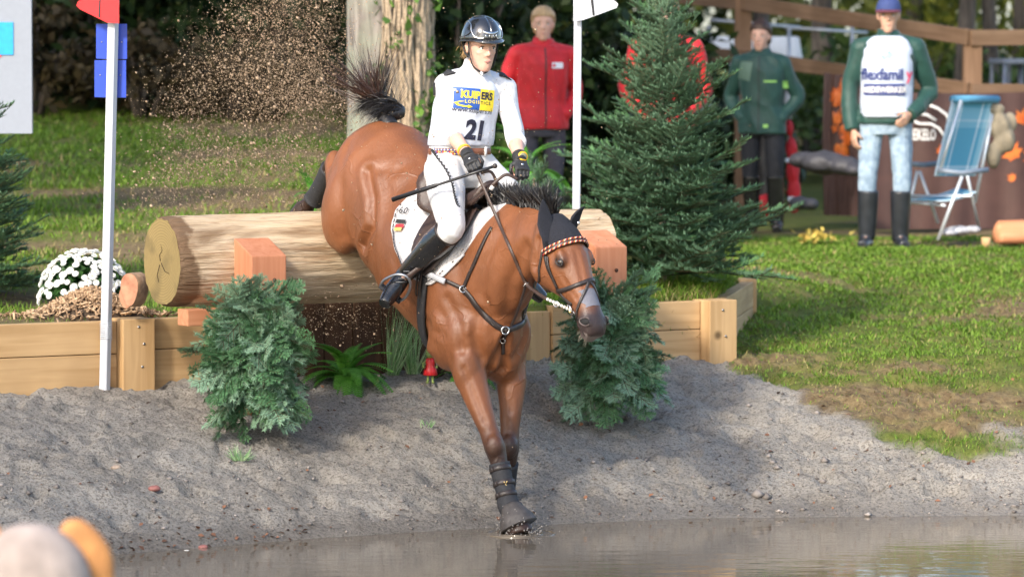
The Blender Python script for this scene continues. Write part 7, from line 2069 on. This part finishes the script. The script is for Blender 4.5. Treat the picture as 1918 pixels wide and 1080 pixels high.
# ------------------------------------------------------------------ frog figure in a red dress
def frog():
    c = ground_at(806, 724) + UP * .02; t = thing('garden_figure', 'small green frog figure in red dress with watering can', 'figurine', c)
    GR = mat('frog_green', (.20, .26, .07), .5, .3, 40); DR = mat('dress_red', (.55, .02, .025), .35, .1, 30); ZI = mat('can_zinc', (.42, .47, .52), .4, metal=.6)
    sc = .92
    b = MB(); b.loft([[(math.cos(a) * r * sc, math.sin(a) * r * sc * .8, z * sc) for a in np.linspace(0, 2 * math.pi, 25)[:-1]] for z, r in ((.045, .036), (.05, .043), (.08, .036), (.105, .026), (.125, .030), (.145, .026), (.15, .012))]); b.build('dress', DR, t)
    b = MB(); b.ell((0, -.004, .172 * sc), (.026, .023, .020)); b.ell((0, -.02, .166 * sc), (.024, .014, .010))
    for s in (-1, 1): b.ell((s * .014, -.008, .192 * sc), (.009, .009, .009)); b.tube([(s * .022, 0, .138 * sc), (s * .040, -.01, .115 * sc), (s * .034, -.03, .092 * sc)], [.008, .007, .008], 8); b.tube([(s * .012, 0, .05), (s * .013, -.002, .012), (s * .016, -.02, .004)], [.008, .007, .009], 8)
    b.tube([(0, 0, .042), (0, 0, .10), (0, 0, .165 * sc)], [.022, .014, .014], 10)
    skin('body', b, GR, t, .0035, 2)
    for s in (-1, 1): MB().ell((s * .015, -.016, .193 * sc), (.004, .003, .004)).build('eye', IRIS, t)
    b = MB(); b.tube([(.045, -.03, .10), (.045, -.03, .13)], [.014, .013], 14); b.tube([(.056, -.03, .108), (.072, -.03, .135)], [.004, .006], 8); b.build('watering_can', ZI, t)
frog()
g2 = MB(); c = ground_at(706, 722)
st = thing('flat_stone', 'small pale flat stone propped beside the big fern', 'stone', c); g2.ell((0, 0, .03), (.012, .02, .035), Matrix.Rotation(.4, 3, 'Y')); skin('stone', g2, mat('stone_tan', (.42, .30, .22), .8, .2, 30, .4), st, .004, 2)

# ------------------------------------------------------------------ white chrysanthemum, bark chips, log slice
def mum():
    c = at(157, 560, 21.75); c.z = .04; t = thing('chrysanthemum', 'round potted bush of white chrysanthemum flowers on the raised lawn', 'flowers', c)
    g = np.random.default_rng(9); n = 1500
    d = rand_dirs(n, g); d[:, 2] = np.abs(d[:, 2]) * .9 - .05
    C = np.stack([d[:, 0] * .235, d[:, 1] * .21, .05 + d[:, 2] * .25], 1) * (g.uniform(.35, .97, (n, 1)) ** .5)
    C[:, 2] += .02
    V, F, cc = leaf_cloud(g, C, .05, .6); fast_mesh('foliage', V, F, leaf_mat('mum_leaf', (.012, .05, .01), (.05, .13, .03), .5), t, cc)
    WP = mat('petal_white', (.80, .80, .76), .6, .05); YC = mat('flower_eye', (.62, .58, .22), .8)
    V = []; F = []; mi = []
    for ring_, (nr, ln, el) in enumerate(((13, .024, .10), (11, .019, .55), (8, .013, 1.0))):
        for k in range(nr):
            a = 2 * math.pi * (k + .5 * ring_) / nr; dd = np.array([math.cos(a) * math.cos(el), math.sin(a) * math.cos(el), math.sin(el)]); s = np.array([-math.sin(a), math.cos(a), 0]) * .0036; i = len(V)
            V += [dd * .002 - s * .6, dd * ln * .7 - s, dd * ln + np.array([0, 0, .002]), dd * ln * .7 + s, dd * .002 + s * .6]; F += [(i, i + 1, i + 3, i + 4), (i + 1, i + 2, i + 3)]; mi += [0, 0]
    i = len(V); V += [(math.cos(a) * .005, math.sin(a) * .005, .006) for a in np.linspace(0, 6.28, 7)[:-1]]; F.append(tuple(range(i, i + 6))); mi.append(1)
    me = bpy.data.meshes.new('flower'); me.from_pydata([tuple(v) for v in V], [], F); me.materials.append(WP); me.materials.append(YC); me.polygons.foreach_set('material_index', mi)
    k = 0; pts = []
    for i in range(900):
        dd = rand_dirs(1, g)[0]
        if dd[2] < -.12 or (dd[1] > .45): continue
        p = np.array([dd[0] * .24, dd[1] * .215, .055 + dd[2] * .255])
        if dd[2] < .25 and g.uniform() < .45: continue
        if any(np.linalg.norm(p - q) < .026 for q in pts): continue
        pts.append(p); o = link('flower', me, t); nn = Vector(dd) + Vector((0, -.15, .25)); o.matrix_local = Matrix.Translation(Vector(p)) @ (nn.to_track_quat('Z', 'Y').to_matrix() @ Matrix.Rotation(g.uniform(0, 6), 3, 'Z')).to_4x4() @ Matrix.Scale(g.uniform(.75, 1.2), 4)
        if len(pts) > 150: break
    b = MB(); b.loft([[(math.cos(a) * r, math.sin(a) * r, z) for a in np.linspace(0, 2 * math.pi, 29)[:-1]] for z, r in ((-.02, .075), (.07, .095), (.085, .105), (.088, .098), (.07, .09))], True, False); po = b.build('pot', mat('pot_blue_white', (.55, .60, .70), .4, .1), t); po.location = (.05, -.21, -.015); po.rotation_euler = (.9, 0, .2)
mum()
def chips():
    g = np.random.default_rng(10); c = at(170, 590, 21.42); n = 2600
    r = np.abs(g.normal(size=n)) * .5; a = g.uniform(0, 6.28, n); X = c.x + np.cos(a) * r * .40; Y = c.y + .05 + np.sin(a) * r * .22
    rr = np.sqrt(((X - c.x) / .24) ** 2 + ((Y - c.y - .05) / .17) ** 2); Z = .005 + .135 * np.exp(-rr ** 2 * 1.1) + g.uniform(0, .012, n)
    P = np.stack([X, Y, Z], 1); keep = planter_mask(X, Y) > .9; P = P[keep]; n = len(P)
    d = rand_dirs(n, g); d[:, 2] *= .45; d /= np.linalg.norm(d, axis=1, keepdims=True); nn = rand_dirs(n, g); nn[:, 2] += 1; s = np.cross(d, nn); s /= np.linalg.norm(s, axis=1, keepdims=True); u = np.cross(s, d)
    L = g.uniform(.010, .032, (n, 1)); W = g.uniform(.004, .009, (n, 1)); T = .0022
    cor = [(-1, -1, -1), (1, -.6, -1), (1, .6, -1), (-1, 1, -1), (-.9, -.8, 1), (.9, -.5, 1), (.9, .5, 1), (-.9, .8, 1)]
    V = np.stack([P + d * L * x + s * W * y + u * T * z for x, y, z in cor], 1).reshape(-1, 3)
    F = (np.arange(n)[:, None, None] * 8 + np.array([[0, 3, 2, 1], [4, 5, 6, 7], [0, 1, 5, 4], [1, 2, 6, 5], [2, 3, 7, 6], [3, 0, 4, 7]])[None]).reshape(-1, 4)
    k = g.uniform(0, 1, (n, 1)); cc = np.repeat(np.hstack([k, k, k]), 8, 0)
    o = fast_mesh('wood_chips', V, F, leaf_mat('chip_wood', (.14, .08, .04), (.58, .40, .25), .8, 0), None, cc); tag(o, 'heap of bark and wood chips at the foot of the flower bush', 'wood chips', kind='stuff')
    b = MB(); b.loft([[(c.x + math.cos(a) * r * 1.15, c.y + .05 + math.sin(a) * r * .8, z) for a in np.linspace(0, 6.283, 33)[:-1]] for z, r in ((-.02, .30), (.02, .24), (.075, .15), (.105, .07), (.115, .01))]); m = b.build('soil_heap', mat('dark_soil', (.06, .04, .025), .95, .4, 30, 1, 60)); tag(m, kind='structure')
chips()
SLICE = mat('slice_face', (.40, .16, .09), .8, .2, 18, col2=(.52, .27, .16)); SBARK = mat('slice_bark', (.34, .22, .14), .9, .3, 30, .6, 60)
def slice_(px, py, Y, r, ln, rz, lab, tilt=.1):
    c = at(px, py, Y); t = thing('log_slice', lab, 'log slice', c, rz); a = np.linspace(0, 2 * math.pi, 33)[:-1]; w = 1 + .06 * np.sin(a * 3)
    b = MB(); b.loft([[(x, math.cos(k) * r * .62 * q * m_, math.sin(k) * r * q * m_) for k, q in zip(a, w)] for x, m_ in ((-ln / 2, .97), (-ln / 2 + .01, 1), (ln / 2, 1))], True, False); b.build('bark', SBARK, t)
    for x, s in ((-ln / 2 - .0005, 1), (ln / 2 + .0005, -1)): e = MB(); V = [(x, math.cos(k) * r * .62 * q * .96, math.sin(k) * r * q * .96) for k, q in zip(a, w)]; e.add(V, [tuple(range(32))[::s]]); e.build('sawn_face', SLICE, t, False)
slice_(252, 540, 20.95, .088, .10, ANG + .55, 'small split log with reddish sawn face leaning at the log end')
slice_(238, 555, 21.10, .060, .08, ANG + 1.0, 'smaller bark covered log stub behind the reddish one')

# ------------------------------------------------------------------ folding chair and odds and ends
def chair():
    B = at(1790, 445, 30.4); B.z = gz(B.x, 30.4); t = thing('folding_chair', 'blue checked folding camping chair with white frame', 'chair', B)
    AL = mat('chair_frame', (.66, .70, .74), .35, .05, metal=.4); GREY = mat('chair_arm_grey', (.20, .24, .30), .5)
    n_, f_ = 30.12, 30.62
    def tb(name, pts, r, m=AL): MB().tube([at(*p) - B for p in pts], r, 8).build(name, m, t)
    tb('leg', [(1802, 330, n_), (1757, 449, n_)], .013); tb('leg', [(1812, 330, n_), (1833, 424, n_ + .3)], .011); tb('leg', [(1718, 320, f_), (1700, 400, f_)], .012); tb('leg', [(1722, 320, f_), (1757, 418, f_)], .012)
    tb('rail', [(1697, 378, f_), (1770, 385, n_)], .011); tb('rail', [(1700, 367, f_), (1820, 367, n_)], .011)
    tb('back_tube', [(1760, 322, n_), (1800, 188, n_ + .12)], .013); tb('back_tube', [(1826, 380, f_), (1865, 186, f_ + .12)], .013)
    tb('arm', [(1757, 319, n_), (1800, 324, n_), (1850, 318, n_ + .1)], .020, GREY); tb('arm', [(1697, 306, f_), (1730, 309, f_), (1765, 305, f_ + .1)], .020, GREY)
    m = bpy.data.materials.new('chair_check'); m.use_nodes = True; nt = m.node_tree; L = nt.links.new; b_ = nt.nodes['Principled BSDF']; b_.inputs['Roughness'].default_value = .8
    uvn = nt.nodes.new('ShaderNodeVertexColor'); uvn.layer_name = 'Col'; sp_ = nt.nodes.new('ShaderNodeSeparateColor'); L(uvn.outputs[0], sp_.inputs[0])
    def bands(sock, stops):
        r = nt.nodes.new('ShaderNodeValToRGB'); r.color_ramp.interpolation = 'CONSTANT'; el = r.color_ramp.elements
        for k, (p, c) in enumerate(stops):
            e = el[k] if k < 2 else el.new(p); e.position = p; e.color = (*c, 1)
        L(sock, r.inputs[0]); return r.outputs[0]
    TE, LT, WH = (.09, .33, .48), (.32, .55, .65), (.70, .76, .80)
    a_ = bands(sp_.outputs[0], [(0, WH), (.08, LT), (.18, TE), (.24, WH), (.28, TE), (.72, WH), (.76, TE), (.84, LT), (.94, WH)]); c_ = bands(sp_.outputs[1], [(0, LT), (.10, WH), (.13, TE), (.62, LT), (.70, WH), (.73, LT), (.88, TE)])
    x = nt.nodes.new('ShaderNodeMix'); x.data_type = 'RGBA'; x.inputs[0].default_value = .4; L(a_, x.inputs[6]); L(c_, x.inputs[7]); L(x.outputs[2], b_.inputs['Base Color'])
    def cloth(name, c00, c10, c11, c01, sag, n=36):
        V = []; C = []
        for i in range(n + 1):
            for j in range(n + 1):
                u, v = j / n, i / n; p = (at(*c00) * (1 - u) + at(*c10) * u) * (1 - v) + (at(*c01) * (1 - u) + at(*c11) * u) * v; p = p - B + Vector((0, sag * 4 * u * (1 - u), -sag * .5 * 4 * v * (1 - v) if name == 'seat' else 0)); V.append(tuple(p)); C.append((u, v, 0))
        F = np.array([(i * (n + 1) + j, i * (n + 1) + j + 1, (i + 1) * (n + 1) + j + 1, (i + 1) * (n + 1) + j) for i in range(n) for j in range(n)])
        o = fast_mesh(name, np.array(V), F, m, t, np.array(C), True); s = o.modifiers.new('t', 'SOLIDIFY'); s.thickness = .012
    cloth('backrest', (1752, 330, n_), (1828, 330, f_), (1866, 186, f_ + .12), (1786, 184, n_ + .12), .05)
    cloth('seat', (1700, 372, f_), (1755, 375, n_), (1828, 358, n_ + .1), (1790, 352, f_ + .1), .04)
    tb('backrest_roll', [(1784, 186, n_ + .12), (1868, 186, f_ + .12)], .03, mat('chair_roll', (.10, .30, .46), .8))
    return t
chair()
def soft(name, label, cat, pts, m, vox=.012, dsp=.02, sc=6, seed=0, sm=4):
    """pts: (px, py, Y, rx, ry, rz) lumps"""
    B = at(pts[0][0], pts[0][1], pts[0][2]); B.z = gz(B.x, B.y); t = thing(name, label, cat, B); b = MB()
    for px, py, Y, rx, ry, rz in pts: b.ell(at(px, py, Y), (rx, ry, rz), None, 14, 10)
    skin('cloth', b, m, t, vox, sm, B, None, cloth_disp(dsp, sc, seed)); return t
soft('hung_jacket', 'khaki jacket hung over the back of the folding chair', 'jacket', [(1858, 205, 30.75, .10, .05, .05), (1872, 235, 30.75, .085, .06, .10), (1882, 262, 30.75, .075, .06, .10), (1862, 290, 30.75, .05, .06, .10), (1888, 230, 30.8, .06, .05, .08)], mat('khaki', (.24, .20, .14), .9, .2, 12), .012, .016, 9, 5)
soft('dark_tarp', 'crumpled dark grey tarp on the grass left of the jeans', 'tarp', [(1545, 305, 32.2, .18, .15, .09), (1580, 310, 32.1, .12, .14, .08), (1510, 300, 32.4, .13, .14, .07), (1598, 318, 32.0, .08, .1, .05)], mat('tarp_dark', (.045, .043, .05), .6, .3, 9), .014, .022, 6, 6)
soft('dark_bag', 'dark grey bag lying behind the boots of the green jacket', 'bag', [(1498, 380, 31.9, .08, .1, .055), (1518, 382, 31.8, .07, .09, .05)], mat('bag_dark', (.05, .05, .06), .7, .3, 9), .012, .01, 8, 7)
soft('red_vest', 'red vest with pale bands hung on a stake beside the green jacket', 'vest', [(1478, 240, 32.95, .04, .03, .07), (1482, 280, 32.95, .05, .04, .10), (1484, 320, 32.95, .055, .05, .12), (1486, 360, 32.95, .055, .05, .12), (1486, 385, 32.95, .05, .05, .06), (1440, 385, 33.1, .12, .06, .10)], RED_J, .012, .012, 8, 8)
soft('grey_rags', 'small heap of grey rags on the grass under the folding chair', 'rags', [(1795, 432, 30.3, .10, .08, .035), (1820, 430, 30.3, .06, .07, .03), (1780, 436, 30.2, .06, .06, .025)], mat('rag_grey', (.30, .30, .33), .9, .4, 14, col2=(.55, .55, .58)), .008, .014, 16, 9)
for px, py, h in ((1482, 300, .02), (1487, 372, .02)):
    c = at(px, py, 32.89); o = link('reflective_band', bevel_box_mesh('reflective_band', .10, .02, .035, .004, CLOTH), bpy.data.objects['red_vest']); o.location = c - bpy.data.objects['red_vest'].location
wl = thing('split_log', 'pale reddish split log lying on the grass at the right border', 'log', at(1905, 448, 30.2), .3)
bl = MB(); bl.loft([[(x, y * k, z * k) for y, z in ((-.09, 0), (-.07, .07), (-.02, .125), (.04, .14), (.09, .08), (.10, 0), (.04, -.03), (-.04, -.03))] for x, k in ((-.17, .75), (-.14, 1), (.1, 1.05), (.45, 1.0))]); bl.build('wood', DOUG_X, wl)
cu = thing('tree_stub', 'small sawn stub of wood on the grass left of the split log', 'stub', at(1847, 458, 30.0)); MB().tube([(0, 0, -.02), (0, 0, .055)], [.033, .036], 16).build('wood', PINE_Z, cu)
yl = thing('leaf_clump', 'clump of yellow leaves on the grass between the two pairs of boots', 'leaves', at(1532, 450, 30.3)); g = np.random.default_rng(77)
V, F, c = leaf_cloud(g, g.normal(size=(60, 3)) * np.array([.07, .06, .02]) + [0, 0, .035], .06, .7); fast_mesh('leaves', V, F, leaf_mat('yellow_leaf', (.45, .30, .06), (.72, .60, .16), .6), yl, c)

# ------------------------------------------------------------------ grass blades
GRASS = leaf_mat('grass_blades', (.085, .175, .016), (.27, .41, .055), .5, .4)
DRYG = leaf_mat('dry_grass', (.20, .155, .055), (.44, .36, .15), .6, .3)
def blades(name, label, n, xr, yr, seed, ln=(.03, .08), maskf=None):
    g = np.random.default_rng(seed); X = g.uniform(*xr, n); Y = g.uniform(*yr, n)
    P = np.stack([X, Y, X * 0], 1)
    br = sstep(.0, .32, fbm(P * np.array([.55, 1.5, 0]), 1.0, 4, 55)); tuf = fbm(P, 5, 2, 88)
    m = maskf(X, Y) if maskf else np.ones(n)
    keep = (g.uniform(0, 1, n) < m * (1 - .72 * br) * (0.45 + .9 * sstep(-.35, .35, tuf)))
    X, Y, br, tuf = X[keep], Y[keep], br[keep], tuf[keep]; n = len(X); Z = ground_z(X, Y) - .004
    L = g.uniform(*ln, n) * (1 + .5 * tuf) * (1 - .35 * br); a = g.uniform(0, 6.28, n); lean = g.uniform(.5, 1.7, n) * L
    b0 = np.stack([X, Y, Z], 1); w = np.stack([-np.sin(a), np.cos(a), a * 0], 1) * (.0022 + .0006 * (Y - 21))[:, None]
    mid = b0 + np.stack([np.cos(a) * lean * .35, np.sin(a) * lean * .35, L * .6], 1); tip = b0 + np.stack([np.cos(a) * lean, np.sin(a) * lean, L], 1)
    V = np.stack([b0 - w, b0 + w, mid + w * .7, mid - w * .7, tip], 1).reshape(-1, 3)
    i = np.arange(n) * 5; F = np.vstack([np.stack([i, i + 1, i + 2], 1), np.stack([i, i + 2, i + 3], 1), np.stack([i + 3, i + 2, i + 4], 1)])
    c = np.repeat(g.uniform(0, 1, (n, 1)), 5, 0); dry = (g.uniform(0, 1, n) < .06 + .50 * br).astype(int); mi = np.tile(dry, 3)
    o = fast_mesh(name, V, F, [GRASS, DRYG], None, np.hstack([c, c, c]), False, mi); tag(o, label, 'grass', kind='stuff')
blades('grass', 'sunlit mown grass on the right hand slope', 120000, (1.1, 4.6), (21.0, 31.5), 1, (.012, .036), lambda X, Y: np.maximum(grass_edge(X, Y), planter_mask(X, Y)))
blades('grass', 'rough grass and litter on the raised lawn left', 70000, (-4.6, .2), (20.0, 34), 2, (.02, .06), lambda X, Y: planter_mask(X, Y) * (1 - .75 * sstep(23, 29, Y) * .3))
blades('grass', 'lush grass at the foot of the big fir', 16000, (.2, 1.5), (22.2, 25.2), 3, (.04, .11), planter_mask)

# ------------------------------------------------------------------ loose things on the sand
def scatter_leaves():
    g = np.random.default_rng(14); P = []
    for k in range(260):
        x = g.uniform(-2.6, 3.2); ys = np.interp(x, _sx, _sy)
        y = ys + (abs(g.normal()) * .12 + .03 if k < 120 else g.uniform(.05, 2.2))
        if k < 70: x = g.uniform(-2.0, -1.0); y = np.interp(x, _sx, _sy) + abs(g.normal()) * .15
        P.append((x, y))
    P = np.array(P); Z = ground_z(P[:, 0], P[:, 1]) + .006
    V, F, c = leaf_cloud(g, np.column_stack([P, Z]), .030, .65, 1.6); o = fast_mesh('fallen_leaves', V, F, leaf_mat('autumn_leaf', (.07, .035, .022), (.30, .14, .075), .6, 0), None, c); tag(o, 'scattered brown autumn leaves on the sand and along the shore', 'leaves', kind='stuff')
    n = 2600; X = g.uniform(-3, 3.4, n); ysr = np.interp(X, _sx, _sy); Y = ysr + np.abs(g.normal(size=n)) * .9 + .01; k = planter_mask(X, Y) + grass_edge(X, Y) < .1; X, Y = X[k], Y[k]; n = len(X); Z = ground_z(X, Y)
    r = (np.exp(g.normal(size=n) * .55) * .0055)[:, None]; D = np.array([(1, 0, 0), (-1, 0, 0), (0, 1, 0), (0, -1, 0), (0, 0, .7), (0, 0, -.7)])
    V = (np.column_stack([X, Y, Z + r[:, 0] * .3])[:, None] + D[None] * r[:, None] * g.uniform(.6, 1.3, (n, 6, 1))).reshape(-1, 3); OF = np.array([(0, 2, 4), (2, 1, 4), (1, 3, 4), (3, 0, 4), (2, 0, 5), (1, 2, 5), (3, 1, 5), (0, 3, 5)]); F = (np.arange(n)[:, None, None] * 6 + OF[None]).reshape(-1, 3)
    c = np.repeat(g.uniform(0, 1, (n, 1)), 6, 0); o = fast_mesh('pebbles', V, F, leaf_mat('clod', (.10, .085, .075), (.34, .30, .27), .9, 0), None, np.hstack([c, c, c]), True); tag(o, 'small clods and pebbles strewn over the sand bank', 'pebbles', kind='stuff')
scatter_leaves()
def stones():
    g = np.random.default_rng(19)
    for px, py, r, m, lab in ((380, 1020, .020, 'red', 'red brick pebble lying at the water edge left'), (349, 1025, .015, 'white', 'white pebble next to the red brick pebble'), (218, 990, .022, 'tan', 'tan pebble above the shoreline near the dog'), (289, 1000, .026, 'red', 'flat red brick shard near the shoreline left'), (466, 1022, .016, 'tan', 'tan pebble right of the red brick pebble'), (1283, 990, .014, 'white', 'white pebble at the water edge right of the hoof')):
        Y = 7560 * (CAM_H - WATER - .02) / (py - 137); c = at(px, py, Y); c.z = gz(c.x, Y); b = MB(); b.ell((0, 0, r * .2), (r * 1.2, r, r * .6)); t = thing('pebble', lab, 'pebble', c, 0, 'pebbles at the water edge')
        skin('stone', b, mat('pebble_' + m, {'red': (.28, .11, .09), 'white': (.72, .68, .6), 'tan': (.36, .27, .2)}[m], .6, .2, 60), t, .004, 2, None, None, lambda V: V * (1 + .15 * fbm(V, 60, 2, 4)[:, None]))
stones()

# ------------------------------------------------------------------ sand thrown up by the hind feet, and splash at the hoof
def spray_sand():
    g = np.random.default_rng(20)
    G = ((545, 70, 60, 55, 2600), (440, 150, 62, 62, 2600), (560, 170, 48, 55, 2600), (380, 255, 60, 52, 1900), (470, 315, 85, 42, 2400), (320, 355, 45, 40, 900), (610, 220, 36, 45, 1500), (520, 12, 55, 28, 900), (370, 130, 40, 50, 500), (640, 590, 60, 30, 260), (560, 380, 110, 16, 500), (900, 420, 110, 150, 200), (850, 200, 120, 130, 160))
    P = []
    for cx, cy, sx, sy, n in G:
        n = int(n * 6.0)
        x = g.normal(size=n) * sx + cx; y = g.normal(size=n) * sy + cy; x = x + (y - cy) * -.35 * (cy < 400)
        Yd = g.normal(size=n) * .22 + (21.75 if cy < 420 and cx < 700 else 20.5 if cx < 700 else 20.0)
        a = (x - 959) / F_PX; b = -(y - 540) / F_PX; k = Yd / (_CP + b * _SP); P.append(np.stack([a * k, Yd, CAM_H + (b * _CP - _SP) * k], 1))
    P = np.vstack(P); P = P[(g.uniform(-.55, .35, len(P)) < fbm(P, 7, 3, 44)) | (P[:, 1] < 20.8)]; n = len(P); r = np.clip(np.exp(g.normal(size=n) * .70) * .0011, .0006, .012)[:, None]
    T4 = np.array([(1, 1, 1), (1, -1, -1), (-1, 1, -1), (-1, -1, 1)]) * .75; V = (P[:, None] + T4[None] * r[:, None] * g.uniform(.5, 1.4, (n, 4, 1))).reshape(-1, 3)
    F = (np.arange(n)[:, None, None] * 4 + np.array([(0, 1, 2), (0, 2, 3), (0, 3, 1), (1, 3, 2)])[None]).reshape(-1, 3)
    D = np.array([(1, 0, 0), (-1, 0, 0), (0, 1, 0), (0, -1, 0), (0, 0, 1), (0, 0, -1)]); OF = np.array([(0, 2, 4), (2, 1, 4), (1, 3, 4), (3, 0, 4), (2, 0, 5), (1, 2, 5), (3, 1, 5), (0, 3, 5)])
    c = np.repeat(g.uniform(0, 1, (n, 1)), 4, 0); o = fast_mesh('flying_sand', V, F, leaf_mat('sand_grain', (.26, .18, .11), (.48, .35, .235), .9, 0), None, np.hstack([c, c, c])); tag(o, 'cloud of sand grains kicked up behind the horse', 'sand spray', kind='stuff')
    # splash
    n = 260; c0 = at(974, 1000, 19.68); a = g.uniform(0, 6.28, n); rr = .05 + np.abs(g.normal(size=n)) * .06; h = np.abs(g.normal(size=n)) * .045; P = np.stack([c0.x + np.cos(a) * rr, c0.y + np.sin(a) * rr * .8, WATER + h], 1); r = g.uniform(.0015, .005, n)[:, None]
    V = (P[:, None] + D[None] * r[:, None] * np.array([.8, .8, 1.5])).reshape(-1, 3); F = (np.arange(n)[:, None, None] * 6 + OF[None]).reshape(-1, 3)
    m = bpy.data.materials.new('water_drop'); m.use_nodes = True; b = m.node_tree.nodes['Principled BSDF']; b.inputs['Base Color'].default_value = (.30, .27, .24, 1); b.inputs['Roughness'].default_value = .08
    o = fast_mesh('splash', V, F, m); tag(o, 'small splash of drops round the landing hoof', 'splash', kind='stuff')
    b = MB()
    for r0 in (.11, .17): b.tube([(c0.x + math.cos(a) * r0, c0.y + math.sin(a) * r0 * 1.1, WATER - .0015 + .003 * math.sin(a * 3 + r0 * 9)) for a in np.linspace(0, 6.283, 60)], .006, 6)
    o = b.build('ripple', bpy.data.materials['muddy_water']); tag(o, kind='structure')
spray_sand()
